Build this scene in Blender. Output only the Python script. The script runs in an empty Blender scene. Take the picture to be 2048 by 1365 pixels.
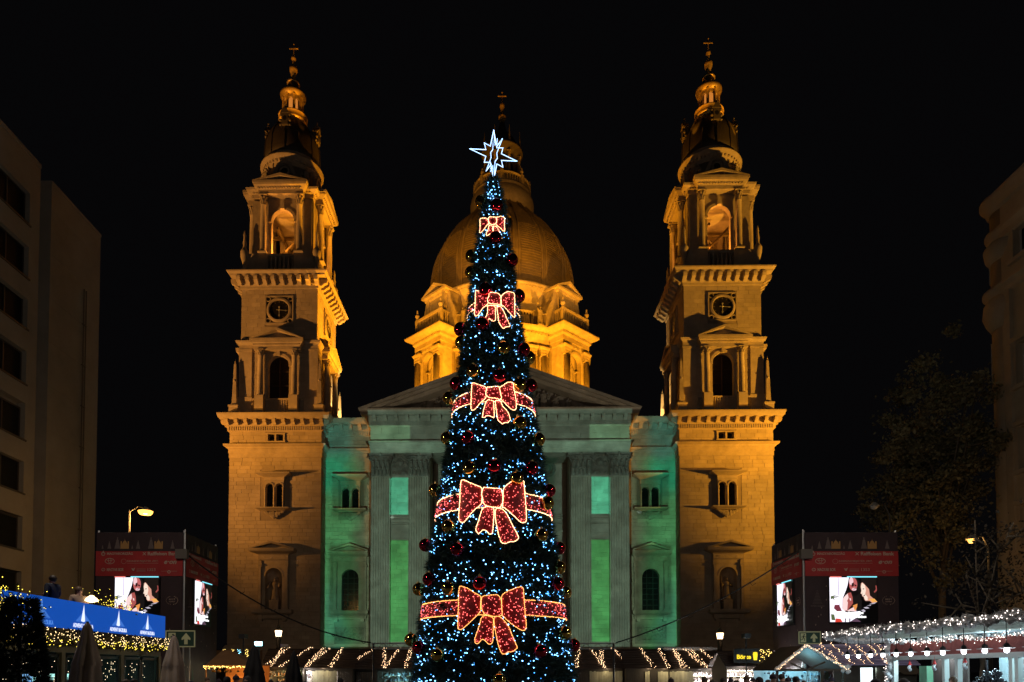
import bpy, bmesh, math, random
from mathutils import Vector, Matrix
random.seed(7)
R = math.radians
sc = bpy.context.scene
COL = sc.collection

# ---------------------------------------------------------------- camera
F, CX, CY, CZ = 1433.0, 990.0, 1292.0, 1.85      # focal length / principal point measured on the 2048 px frame
PIT = R(2.0)
cs, sn = math.cos(PIT), math.sin(PIT)
cd = bpy.data.cameras.new('camera'); cam = bpy.data.objects.new('camera', cd); COL.objects.link(cam)
cam.location = (0, 0, CZ); cam.rotation_euler = (R(90) + PIT, 0, 0)
cd.sensor_width = 36; cd.lens = 36 * F / 2048
cd.shift_x = (1024 - CX) / 2048; cd.shift_y = (CY - 682.5) / 2048
cd.clip_end = 1500; cd.clip_start = 0.1
sc.camera = cam
def zp(py, Y):
    v = (CY - py) / F
    return CZ + Y * (sn + v * cs) / (cs - v * sn)
def xp(px, py, Y):
    v = (CY - py) / F
    return (px - CX) / F * Y / (cs - v * sn)

# ---------------------------------------------------------------- world: a night sky
w = bpy.data.worlds.new('World'); sc.world = w; w.use_nodes = True
wn = w.node_tree; bg = wn.nodes['Background']
bg.inputs[0].default_value = (0.0018, 0.0017, 0.0020, 1); bg.inputs[1].default_value = 1.0
sc.view_settings.view_transform = 'Standard'; sc.view_settings.look = 'None'
sc.view_settings.exposure = 0; sc.view_settings.gamma = 1
sc.cycles.use_light_tree = True
sc.cycles.max_bounces = 5; sc.cycles.diffuse_bounces = 2; sc.cycles.glossy_bounces = 3; sc.cycles.transmission_bounces = 4
sc.cycles.sample_clamp_indirect = 2.0; sc.cycles.use_adaptive_sampling = False

# ---------------------------------------------------------------- floodlights of the place
SOD = (1.0, 0.41, 0.10); YEL = (1.0, 0.37, 0.012); WARM = (1.0, 0.62, 0.30)
def spot(name, loc, aim, power, color, size=50, blend=0.6, rad=0.25, sx=1.0):
    d = bpy.data.lights.new(name, 'SPOT'); d.energy = power; d.color = color
    d.spot_size = R(size); d.spot_blend = blend; d.shadow_soft_size = rad
    o = bpy.data.objects.new(name, d); COL.objects.link(o); o.location = loc
    o.rotation_euler = (Vector(aim) - Vector(loc)).to_track_quat('-Z', 'Y').to_euler()
    o.scale = (sx, 1, 1)
    return o
def point(name, loc, power, color, rad=0.12):
    d = bpy.data.lights.new(name, 'POINT'); d.energy = power; d.color = color; d.shadow_soft_size = rad
    o = bpy.data.objects.new(name, d); COL.objects.link(o); o.location = loc
    return o
for s in (-1, 1):
    k = 1.12 if s < 0 else 1.75; SD = (1.0, .41, .07) if s < 0 else (1.0, .44, .035)
    # floods on the roofs of the neighbouring houses, aimed up at the towers
    spot('roof_flood', (s * 54, 58, 16), (s * 24.2, 72.5, 42), 72000 * k, SD, 110, 0.75, 0.3, 0.13)
    spot('roof_flood', (s * 54, 60, 20), (s * 24.0, 72, 25.2), 48000 * k, YEL, 17, 1.0, 0.3)
    # floods between tower and nave, washing the inner tower sides
    spot('terrace_flood', (s * 9.0, 77, 29), (s * 19, 76, 46), 36000, YEL, 70, 0.8, 0.2)
    spot('terrace_flood', (s * 6.0, 76.6, 31), (s * 20, 76, 60), 30000, YEL, 40, 0.9, 0.2)
    # floods on the nave roof, aimed at the drum
    spot('drum_flood', (s * 12, 88, 30), (s * 6, 108, 47), 58000, YEL, 100, 0.7, 0.3)
    spot('drum_flood', (s * 25, 96, 29), (s * 10, 110, 46), 38000, YEL, 90, 0.7, 0.3)
    spot('dome_flood', (s * 17.6, 80.5, 52), (s * 3.5, 113, 66), 21000, (1.0, .42, .05), 44, 0.9, 0.3)
    # unseen bare lamps, added as street light on the side buildings
    point('street_glow', (s * 13, 20, 11.5), 1350, (1.0, 0.86, 0.72), 0.3)
spot('dome_flood', (0.5, 86, 33), (0.5, 112, 54), 24000, YEL, 60, 0.9, 0.3)

# ---------------------------------------------------------------- materials
MATS = {}
def nm(m): return m.node_tree.nodes, m.node_tree.links
def mat(name, col, rough=0.8, metal=0.0, noise=0.0, nscale=3.0, bump=0.0, island=0.0, emit=None, estr=0.0, spec=0.4, samp=None, stretch=None):
    if name in MATS: return MATS[name]
    m = bpy.data.materials.new(name); m.use_nodes = True; N, L = nm(m); b = N['Principled BSDF']
    b.inputs['Base Color'].default_value = (*col, 1); b.inputs['Roughness'].default_value = rough
    b.inputs['Metallic'].default_value = metal; b.inputs['Specular IOR Level'].default_value = spec
    if noise or bump or island:
        tc = N.new('ShaderNodeTexCoord'); src = tc.outputs['Object']
        if stretch:
            mp = N.new('ShaderNodeMapping'); mp.inputs['Scale'].default_value = stretch
            L.new(src, mp.inputs[0]); src = mp.outputs[0]
        nt = N.new('ShaderNodeTexNoise'); nt.inputs['Scale'].default_value = nscale; nt.inputs['Detail'].default_value = 6
        nt.inputs['Roughness'].default_value = 0.65; L.new(src, nt.inputs['Vector'])
        n2 = N.new('ShaderNodeTexNoise'); n2.inputs['Scale'].default_value = nscale * 0.13; n2.inputs['Detail'].default_value = 4
        L.new(src, n2.inputs['Vector'])
        ad = N.new('ShaderNodeMath'); ad.operation = 'ADD'; L.new(nt.outputs[0], ad.inputs[0]); L.new(n2.outputs[0], ad.inputs[1])
        mr = N.new('ShaderNodeMapRange'); mr.inputs[1].default_value = 0.7; mr.inputs[2].default_value = 1.3
        mr.inputs[3].default_value = 1 - noise; mr.inputs[4].default_value = 1 + noise * 0.7; L.new(ad.outputs[0], mr.inputs[0])
        val = mr.outputs[0]
        if island:
            g = N.new('ShaderNodeNewGeometry'); m2 = N.new('ShaderNodeMapRange')
            m2.inputs[3].default_value = 1 - island; m2.inputs[4].default_value = 1 + island
            L.new(g.outputs['Random Per Island'], m2.inputs[0])
            mu = N.new('ShaderNodeMath'); mu.operation = 'MULTIPLY'; L.new(val, mu.inputs[0]); L.new(m2.outputs[0], mu.inputs[1]); val = mu.outputs[0]
        vm = N.new('ShaderNodeVectorMath'); vm.operation = 'SCALE'; vm.inputs[0].default_value = col
        L.new(val, vm.inputs['Scale']); L.new(vm.outputs[0], b.inputs['Base Color'])
        if bump:
            bp = N.new('ShaderNodeBump'); bp.inputs['Strength'].default_value = bump; bp.inputs['Distance'].default_value = 0.05
            L.new(nt.outputs[0], bp.inputs['Height']); L.new(bp.outputs[0], b.inputs['Normal'])
    if emit:
        b.inputs['Emission Color'].default_value = (*emit, 1); b.inputs['Emission Strength'].default_value = estr
    if samp: m.cycles.emission_sampling = samp
    MATS[name] = m; return m
STONE = mat('limestone', (0.40, 0.33, 0.25), 0.85, noise=0.30, nscale=1.6, bump=0.35)
ASH = mat('ashlar', (0.40, 0.33, 0.25), 0.88, noise=0.28, nscale=0.9, bump=0.35, island=0.09)
MORTAR = mat('wall_bed', (0.27, 0.22, 0.17), 0.9, noise=0.2, nscale=2)
DSTONE = mat('drum_limestone', (0.44, 0.36, 0.24), 0.8, noise=0.38, nscale=1.2, bump=0.3)
CARVE = mat('carved_stone', (0.30, 0.25, 0.20), 0.85, noise=0.35, nscale=4, bump=0.8)
GLASS = mat('dark_glass', (0.012, 0.012, 0.014), 0.15, noise=0.3, nscale=2)
DARK = mat('dark_iron', (0.02, 0.02, 0.02), 0.5, noise=0.2)
LOUV = mat('louvre_wood', (0.05, 0.035, 0.025), 0.7, noise=0.3)
GILT = mat('gilding', (0.62, 0.42, 0.14), 0.42, metal=0.45, noise=0.2)
SLATE = mat('cap_roofing', (0.055, 0.045, 0.038), 0.55, noise=0.3, nscale=4, bump=0.4)
def dome_mat():
    m = mat('dome_shingle', (0.17, 0.13, 0.09), 0.6, noise=0.25, nscale=1.5); N, L = nm(m); b = N['Principled BSDF']
    return m
DOME = dome_mat()

# ---------------------------------------------------------------- mesh builder
class MB:
    def __init__(s): s.v = []; s.f = []; s.m = []; s.sm = []; s.mi = 0; s.T = None; s.smooth = False
    def add(s, vs, fs):
        o = len(s.v)
        if s.T is not None: vs = [tuple(s.T @ Vector(p)) for p in vs]
        s.v += [tuple(p) for p in vs]
        for f in fs: s.f.append([i + o for i in f]); s.m.append(s.mi); s.sm.append(s.smooth)
        return s
    def box(s, x0, x1, y0, y1, z0, z1):
        if x0 > x1: x0, x1 = x1, x0
        return s.add([(x0,y0,z0),(x1,y0,z0),(x1,y1,z0),(x0,y1,z0),(x0,y0,z1),(x1,y0,z1),(x1,y1,z1),(x0,y1,z1)],
              [(0,3,2,1),(4,5,6,7),(0,1,5,4),(1,2,6,5),(2,3,7,6),(3,0,4,7)])
    def taper(s, cx, cy, a0, b0, z0, a1, b1, z1):
        return s.add([(cx-a0,cy-b0,z0),(cx+a0,cy-b0,z0),(cx+a0,cy+b0,z0),(cx-a0,cy+b0,z0),(cx-a1,cy-b1,z1),(cx+a1,cy-b1,z1),(cx+a1,cy+b1,z1),(cx-a1,cy+b1,z1)],
              [(0,3,2,1),(4,5,6,7),(0,1,5,4),(1,2,6,5),(2,3,7,6),(3,0,4,7)])
    def poly(s, pts, y0, y1):
        """pts in (x,z), counter-clockwise seen from -y; extruded from y0 to y1"""
        n = len(pts); vs = [(x, y0, z) for x, z in pts] + [(x, y1, z) for x, z in pts]
        return s.add(vs, [tuple(range(n)), tuple(range(2*n-1, n-1, -1))] + [(i, i+n, (i+1) % n + n, (i+1) % n) for i in range(n)])
    def lathe(s, prof, n=24, cx=0, cy=0, a0=0, a1=360, cap=True):
        full = abs(a1 - a0 - 360) < 1e-6; k = n if full else n + 1; vs = []
        for r, z in prof:
            for i in range(k):
                a = R(a0 + (a1 - a0) * i / n); vs.append((cx + r * math.cos(a), cy + r * math.sin(a), z))
        fs = []
        for j in range(len(prof) - 1):
            for i in range(n):
                a, b = j*k + i, j*k + (i+1) % k; fs.append((a, b, b + k, a + k))
        if cap and full:
            fs.append(tuple(range(k - 1, -1, -1))); fs.append(tuple(range((len(prof)-1)*k, len(prof)*k)))
        return s.add(vs, fs)
    def sweep(s, x0, x1, y0, y1, prof, sides='flrb'):
        """profile (outward, z) carried round a rectangle"""
        vs = []; fs = []
        for o, z in prof: vs += [(x0-o, y0-o, z), (x1+o, y0-o, z), (x1+o, y1+o, z), (x0-o, y1+o, z)]
        for j in range(len(prof) - 1):
            for i in range(4):
                a, b = 4*j + i, 4*j + (i+1) % 4; fs.append((a, b, b+4, a+4))
        fs.append((3, 2, 1, 0)); n = 4*(len(prof)-1); fs.append((n, n+1, n+2, n+3))
        return s.add(vs, fs)
    def tube(s, pts, r, n=6):
        vs = []; P = [Vector(p) for p in pts]
        for i, p in enumerate(P):
            d = (P[min(i+1, len(P)-1)] - P[max(i-1, 0)]).normalized()
            u = d.cross(Vector((0, 0, 1)) if abs(d.z) < 0.9 else Vector((1, 0, 0))).normalized(); v = d.cross(u)
            rr = r[i] if isinstance(r, (list, tuple)) else r
            for k in range(n):
                a = 2 * math.pi * k / n; vs.append(tuple(p + u * (rr * math.cos(a)) + v * (rr * math.sin(a))))
        fs = [(j*n+k, j*n+(k+1) % n, (j+1)*n+(k+1) % n, (j+1)*n+k) for j in range(len(P)-1) for k in range(n)]
        fs += [tuple(range(n-1, -1, -1)), tuple(range((len(P)-1)*n, len(P)*n))]
        return s.add(vs, fs)
    def ball(s, c, r, n=8, m=6, sz=None):
        sz = sz or (1, 1, 1); vs = [(c[0], c[1], c[2] - r*sz[2])]
        for j in range(1, m):
            t = math.pi * j / m
            for i in range(n):
                a = 2*math.pi*i/n; vs.append((c[0]+r*sz[0]*math.sin(t)*math.cos(a), c[1]+r*sz[1]*math.sin(t)*math.sin(a), c[2]-r*sz[2]*math.cos(t)))
        vs.append((c[0], c[1], c[2] + r*sz[2])); fs = [(0, 1+(i+1) % n, 1+i) for i in range(n)]
        for j in range(m-2):
            for i in range(n): fs.append((1+j*n+i, 1+j*n+(i+1) % n, 1+(j+1)*n+(i+1) % n, 1+(j+1)*n+i))
        o = 1+(m-2)*n; fs += [(o+i, o+(i+1) % n, len(vs)-1) for i in range(n)]
        return s.add(vs, fs)
    def octa(s, c, r):
        x, y, z = c
        return s.add([(x+r,y,z),(x-r,y,z),(x,y+r,z),(x,y-r,z),(x,y,z+r),(x,y,z-r)], [(0,2,4),(2,1,4),(1,3,4),(3,0,4),(2,0,5),(1,2,5),(3,1,5),(0,3,5)])
    def mesh(s, name, mats):
        me = bpy.data.meshes.new(name); me.from_pydata(s.v, [], s.f)
        for m in (mats if isinstance(mats, (list, tuple)) else [mats]): me.materials.append(m)
        me.polygons.foreach_set('material_index', s.m); me.polygons.foreach_set('use_smooth', s.sm)
        me.update(); return me
    def obj(s, name, mats, parent=None, loc=(0,0,0), rz=0, kind=None, label=None, world=False):
        return link(name, s.mesh(name, mats), parent, loc, rz, kind, label)
def link(name, me, parent=None, loc=(0,0,0), rz=0, kind=None, label=None):
    o = bpy.data.objects.new(name, me); COL.objects.link(o); o.parent = parent
    o.location = loc; o.rotation_euler = (0, 0, rz)
    if kind: o['kind'] = kind
    if label: o['label'] = label
    return o
def thing(name, label, cat, loc=(0,0,0), rz=0, group=None):
    o = bpy.data.objects.new(name, None); COL.objects.link(o); o.location = loc; o.rotation_euler = (0,0,rz)
    o['label'] = label; o['category'] = cat
    if group: o['group'] = group
    return o
def tag(o, label, cat, group=None):
    o['label'] = label; o['category'] = cat
    if group: o['group'] = group
    return o
def copy_tree(o, parent=None):
    c = o.copy(); COL.objects.link(c); c.parent = parent
    for ch in o.children: copy_tree(ch, c)
    return c

def wall_holes(mb, x0, x1, z0, z1, holes, y=0.0, depth=0.5, bed=None):
    """front wall at y with rectangular holes (x0,x1,z0,z1) that get jambs going back"""
    xs = sorted({x0, x1, *[c for h in holes for c in h[:2]]}); zs = sorted({z0, z1, *[c for h in holes for c in h[2:4]]})
    for i in range(len(xs)-1):
        for j in range(len(zs)-1):
            cx, cz = (xs[i]+xs[i+1])/2, (zs[j]+zs[j+1])/2
            if any(h[0] < cx < h[1] and h[2] < cz < h[3] for h in holes): continue
            mb.add([(xs[i],y,zs[j]),(xs[i+1],y,zs[j]),(xs[i+1],y,zs[j+1]),(xs[i],y,zs[j+1])], [(0,1,2,3)])
    for a, b, c, d in [h[:4] for h in holes]:
        mb.add([(a,y,c),(b,y,c),(b,y,d),(a,y,d),(a,y+depth,c),(b,y+depth,c),(b,y+depth,d),(a,y+depth,d)],
               [(0,4,5,1),(1,5,6,2),(2,6,7,3),(3,7,4,0)])
def ashlar(mb, x0, x1, z0, z1, holes, y=0.0, h=0.4, L=(0.75, 1.4), gap=0.006, seed=1):
    """every stone a shallow block of its own, joints recessed"""
    rnd = random.Random(seed); n = max(1, round((z1-z0)/h)); h = (z1-z0)/n
    for j in range(n):
        za, zb = z0 + j*h, z0 + (j+1)*h; zc = (za+zb)/2
        segs = [(x0, x1)]
        for hh in holes:
            if hh[2] - 0.05 < zb and hh[3] + 0.05 > za:
                ns = []
                for a, b in segs:
                    if hh[1] <= a or hh[0] >= b: ns.append((a, b)); continue
                    if hh[0] > a: ns.append((a, hh[0]))
                    if hh[1] < b: ns.append((hh[1], b))
                segs = ns
        for a, b in segs:
            x = a; first = True
            while x < b - 0.02:
                l = rnd.uniform(*L) * (0.55 if first and j % 2 else 1); first = False
                e = b if b - (x + l) < 0.45 else x + l
                p = rnd.uniform(0.014, 0.030); g = gap
                mb.add([(x+g,y,za+g),(e-g,y,za+g),(e-g,y,zb-g),(x+g,y,zb-g),(x+g+.01,y-p,za+g+.01),(e-g-.01,y-p,za+g+.01),(e-g-.01,y-p,zb-g-.01),(x+g+.01,y-p,zb-g-.01)],
                       [(4,5,6,7),(0,1,5,4),(1,2,6,5),(2,3,7,6),(3,0,4,7)])
                x = e
def arch_plate(mb, cx, z0, zs, r, X0, X1, zt, yf, yb, n=14):
    """plate with a round-arched opening cut through it"""
    inn = [(cx - r, z0)] + [(cx + r*math.cos(math.pi - math.pi*i/n), zs + r*math.sin(math.pi - math.pi*i/n)) for i in range(n+1)] + [(cx + r, z0)]
    out = [(X0, z0)]
    for i in range(n+1):
        a = math.pi - math.pi*i/n; dx, dz = math.cos(a), math.sin(a)
        tx = ((X1-cx) if dx > 0 else (cx-X0)) / max(abs(dx), 1e-6); tz = (zt-zs)/max(dz, 1e-6); t = min(tx, tz)
        out.append((cx + dx*t, zs + dz*t))
    out.append((X1, z0)); k = len(inn)
    # make the two upper corners exact
    def near(c): return min(range(1, k-1), key=lambda i: (out[i][0]-c[0])**2 + (out[i][1]-c[1])**2)
    out[near((X0, zt))] = (X0, zt); out[near((X1, zt))] = (X1, zt)
    vs = [(x, yf, z) for x, z in inn] + [(x, yf, z) for x, z in out] + [(x, yb, z) for x, z in inn] + [(x, yb, z) for x, z in out]
    fs = []
    for i in range(k-1):
        fs += [(i, i+1, k+i+1, k+i), (i, 2*k+i, 2*k+i+1, i+1), (k+i, k+i+1, 3*k+i+1, 3*k+i)]
    fs += [(0, k, 3*k, 2*k), (k-1, 3*k-1, 4*k-1, 2*k-1)]
    mb.add(vs, fs)
def arch_ring(mb, cx, z0, zs, r, w, yf, yb, n=14):
    inn = [(cx-r, z0)] + [(cx + r*math.cos(math.pi-math.pi*i/n), zs + r*math.sin(math.pi-math.pi*i/n)) for i in range(n+1)] + [(cx+r, z0)]
    ro = r + w
    out = [(cx-ro, z0)] + [(cx + ro*math.cos(math.pi-math.pi*i/n), zs + ro*math.sin(math.pi-math.pi*i/n)) for i in range(n+1)] + [(cx+ro, z0)]
    k = len(inn); vs = [(x, yf, z) for x, z in inn] + [(x, yf, z) for x, z in out] + [(x, yb, z) for x, z in inn] + [(x, yb, z) for x, z in out]; fs = []
    for i in range(k-1): fs += [(i, i+1, k+i+1, k+i), (i, 2*k+i, 2*k+i+1, i+1), (k+i, k+i+1, 3*k+i+1, 3*k+i)]
    fs += [(0, k, 3*k, 2*k), (k-1, 3*k-1, 4*k-1, 2*k-1)]
    mb.add(vs, fs)
def pediment(mb, cx, hw, z0, z1, yf, yb, t=0.22, over=0.0, dent=0):
    """triangular gable: raking cornices proud of a recessed tympanum, on a thin horizontal cornice"""
    mb.box(cx-hw, cx+hw, yf, yb, z0, z0+t)
    s = (z1-z0-t)/hw
    for sg in (-1, 1):
        pts = [(cx+sg*hw, z0+t), (cx+sg*hw*0.86, z0+t), (cx, z1-t*1.15), (cx, z1)]
        if sg > 0: pts = pts[::-1]
        pts = [(x, z) for x, z in pts]
        mb.poly(pts if sg < 0 else pts, yf, yb)
    d = (yb-yf)*0.55
    mb.poly([(cx-hw*0.86, z0+t), (cx+hw*0.86, z0+t), (cx, z1-t*1.1)], yf+d, yb)
def column(mb, r, z0, z1, cap=0.9, n=14, flute=False, cx=0, cy=0):
    b = 0.35*r/0.3*0.5; zc = z1-cap
    mb.box(cx-r*1.5, cx+r*1.5, cy-r*1.5, cy+r*1.5, z0, z0+b*0.6)
    mb.smooth = True
    mb.lathe([(r*1.4, z0+b*.6), (r*1.45, z0+b*.9), (r*1.15, z0+b*1.1), (r*1.3, z0+b*1.4), (r*1.02, z0+b*1.6), (r, z0+b*1.7),
              (r*0.99, z0+(z1-z0)*.4), (r*.87, zc-.05), (r*1.0, zc-.03), (r*1.0, zc), (r*.85, zc+.02), (r*.9, zc+cap*.5), (r*1.25, zc+cap*.85)], n, cx, cy)
    mb.smooth = False
    for tier, (za, zb, ro) in enumerate(((zc, zc+cap*.42, 1.18), (zc+cap*.3, zc+cap*.78, 1.38))):
        for i in range(8):
            a = math.pi/4*i + tier*math.pi/8; ca, sa = math.cos(a), math.sin(a); t = (-sa*r*.28, ca*r*.28)
            def q(rad, k, z): return (cx+ca*rad+t[0]*k, cy+sa*rad+t[1]*k, z)
            mb.add([q(r*.88,-1,za), q(r*.88,1,za), q(r*1.02,1,(za+zb)/2), q(r*1.02,-1,(za+zb)/2), q(r*ro,.6,zb-.06*r), q(r*ro,-.6,zb-.06*r), q(r*ro*1.04,0,zb-.3*r)],
                   [(0,1,2,3),(3,2,4,5),(5,4,6)])
    mb.box(cx-r*1.35, cx+r*1.35, cy-r*1.35, cy+r*1.35, z1-cap*.13, z1)
def relief(mb, x0, x1, z0, z1, y, amp=0.1, nx=12, nz=8, seed=0, blobs=7):
    rnd = random.Random(seed)
    B = [(rnd.uniform(x0, x1), rnd.uniform(z0, z1), rnd.uniform(.08, .25)*min(x1-x0, z1-z0)*1.6) for _ in range(blobs)]
    vs = []
    for j in range(nz+1):
        for i in range(nx+1):
            x, z = x0+(x1-x0)*i/nx, z0+(z1-z0)*j/nz; hgt = 0
            for bx, bz, br in B:
                d = math.hypot(x-bx, z-bz)/br; hgt = max(hgt, math.cos(min(d, 1)*math.pi/2)*(0.6+0.4*math.sin(d*9+bx)))
            e = 0 if i in (0, nx) or j in (0, nz) else 1
            vs.append((x, y - amp*hgt*e - (rnd.uniform(0, amp*.15) if e else 0), z))
    mb.add(vs, [(j*(nx+1)+i, j*(nx+1)+i+1, (j+1)*(nx+1)+i+1, (j+1)*(nx+1)+i) for j in range(nz) for i in range(nx)])
def statue_mesh(seed, h=2.2, seated=False, staff=False):
    rnd = random.Random(seed); mb = MB(); mb.smooth = True; H = h
    if seated:
        prof = [(.26, 0), (.27, .12), (.24, .28), (.25, .42), (.17, .52), (.15, .62), (.17, .74), (.06, .80), (.05, .83)]
    else:
        prof = [(.19, 0), (.18, .1), (.15, .3), (.145, .45), (.12, .58), (.15, .72), (.155, .79), (.05, .85), (.045, .87)]
    n = 14; vs = []
    for r, z in prof:
        for i in range(n):
            a = 2*math.pi*i/n; k = r*H*(1+0.10*math.sin(i*2.6+seed+z*5))
            vs.append((k*math.cos(a), k*math.sin(a)*.75 - (0.06*H if seated and z < .45 else 0), z*H))
    mb.add(vs, [(j*n+i, j*n+(i+1) % n, (j+1)*n+(i+1) % n, (j+1)*n+i) for j in range(len(prof)-1) for i in range(n)])
    mb.ball((0, -.01*H, .925*H), .062*H, 10, 8, (1, 1.1, 1.25)); mb.ball((0, -.08*H, .92*H), .014*H, 5, 4)
    for sg in (-1, 1):
        e = (sg*.2*H, -.04*H, (.62 if rnd.random() < .6 else .86)*H); hnd = (sg*.09*H if rnd.random() < .5 else sg*.27*H, -.17*H, rnd.uniform(.55, .8)*H)
        mb.tube([(sg*.13*H, 0, .78*H), e, hnd], [.05*H, .045*H, .03*H], 7); mb.ball(hnd, .035*H, 6, 5)
        mb.ball((sg*.07*H, -.13*H, .03*H), .05*H, 6, 4, (.8, 1.4, .6))
    if staff: mb.tube([(-.2*H, -.15*H, 0), (-.3*H, -.17*H, 1.05*H)], .015*H, 5)
    mb.smooth = False; mb.box(-.22*H, .22*H, -.2*H, .18*H, -.07*H, 0)
    return mb
def modillion_mesh(w, d, h, m):
    mb = MB(); mb.poly([(-d, h), (-d, h*.75), (-d*.9, h*.4), (-d*.6, h*.3), (-d*.25, 0), (0, 0), (0, h)][::-1], -w/2, w/2)
    # profile drawn in (x,z) then turned so it sticks out along -y
    mb.v = [(y, x, z) for x, y, z in mb.v]
    return mb.mesh('modillion', m)
# ================================================================= BASILICA
BX, BY, BR = 0.48, 72.0, R(-0.9)
basilica = thing('basilica', 'floodlit stone basilica with twin bell towers, pediment and big dome behind the Christmas tree', 'basilica', (BX, BY, 0), BR)
def cache(d, key, fn):
    if key not in d: d[key] = fn()
    return d[key]
MESH = {}
STAT = [statue_mesh(k, 2.2, False, k == 1).mesh('statue', CARVE) for k in range(4)] + [statue_mesh(9, 2.0, True).mesh('statue', CARVE)]

def twin_window(parent, loc, hw, z_hood0, z_hood1, z_top, z_bot, z_orn, wide, seed=0):
    """paired round arches under a flat hood, on a bracketed sill"""
    mb = MB()
    arch_plate(mb, -hw*.52, z_bot, z_top-.42, .37, -hw, 0, z_hood0, -.28, .15)
    arch_plate(mb, hw*.52, z_bot, z_top-.42, .37, 0, hw, z_hood0, -.28, .15)
    arch_ring(mb, -hw*.52, z_top-.42, z_top-.42, .37, .12, -.36, -.27); arch_ring(mb, hw*.52, z_top-.42, z_top-.42, .37, .12, -.36, -.27)
    mb.smooth = True
    for cx in (-hw*.96, 0, hw*.96): mb.lathe([(.13, z_bot+.05), (.09, z_bot+.2), (.085, z_top-.62), (.14, z_top-.47)], 8, cx, -.3)
    mb.smooth = False
    f = mb.obj('twin_window', STONE, parent, loc)
    g = MB(); g.box(-hw+.05, hw-.05, .3, .34, z_bot, z_top+.1)
    for cx in (-hw*.52, hw*.52):
        g.box(cx-.02, cx+.02, .26, .3, z_bot, z_top)
        for k in range(1, 5): g.box(cx-.37, cx+.37, .27, .3, z_bot+k*(z_top-z_bot)/5-.012, z_bot+k*(z_top-z_bot)/5+.012)
    g.obj('window_pane', GLASS, parent, loc)
    h = MB(); h.sweep(-hw, hw, -.3, .1, [(0, z_hood0), (.06, z_hood0+.02), (.06, z_hood0+(z_hood1-z_hood0)*.5), (wide-hw-.12, z_hood1-.16), (wide-hw, z_hood1-.12), (wide-hw, z_hood1), (0, z_hood1+.06)])
    h.sweep(-hw, hw, -.25, .1, [(wide-hw-.28, z_hood1+.05), (wide-hw-.28, z_hood1+.16)])
    h.obj('window_hood', STONE, parent, loc)
    b = MB(); b.sweep(-hw, hw, -.3, .1, [(.18, z_bot-.26), (.22, z_bot-.2), (wide-hw-.1, z_bot-.12), (wide-hw-.06, z_bot)])
    for k in range(18): b.box(-hw-.2+k*(2*hw+.4)/18, -hw-.2+(k+.5)*(2*hw+.4)/18, -.58, -.5, z_bot-.24, z_bot-.15)
    b.obj('window_sill', STONE, parent, loc)
    o = MB(); rnd = random.Random(seed)
    for k in range(16):
        t = (k+.5)/16*2-1; dz = (1-abs(t))**.8*(z_bot-.3-z_orn)
        o.ball((t*hw, -.22, z_bot-.3-dz*.5), .16+.05*rnd.random(), 6, 5, (1, .8, max(.8, dz*3)))
    o.obj('window_bracket', CARVE, parent, loc)

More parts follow.
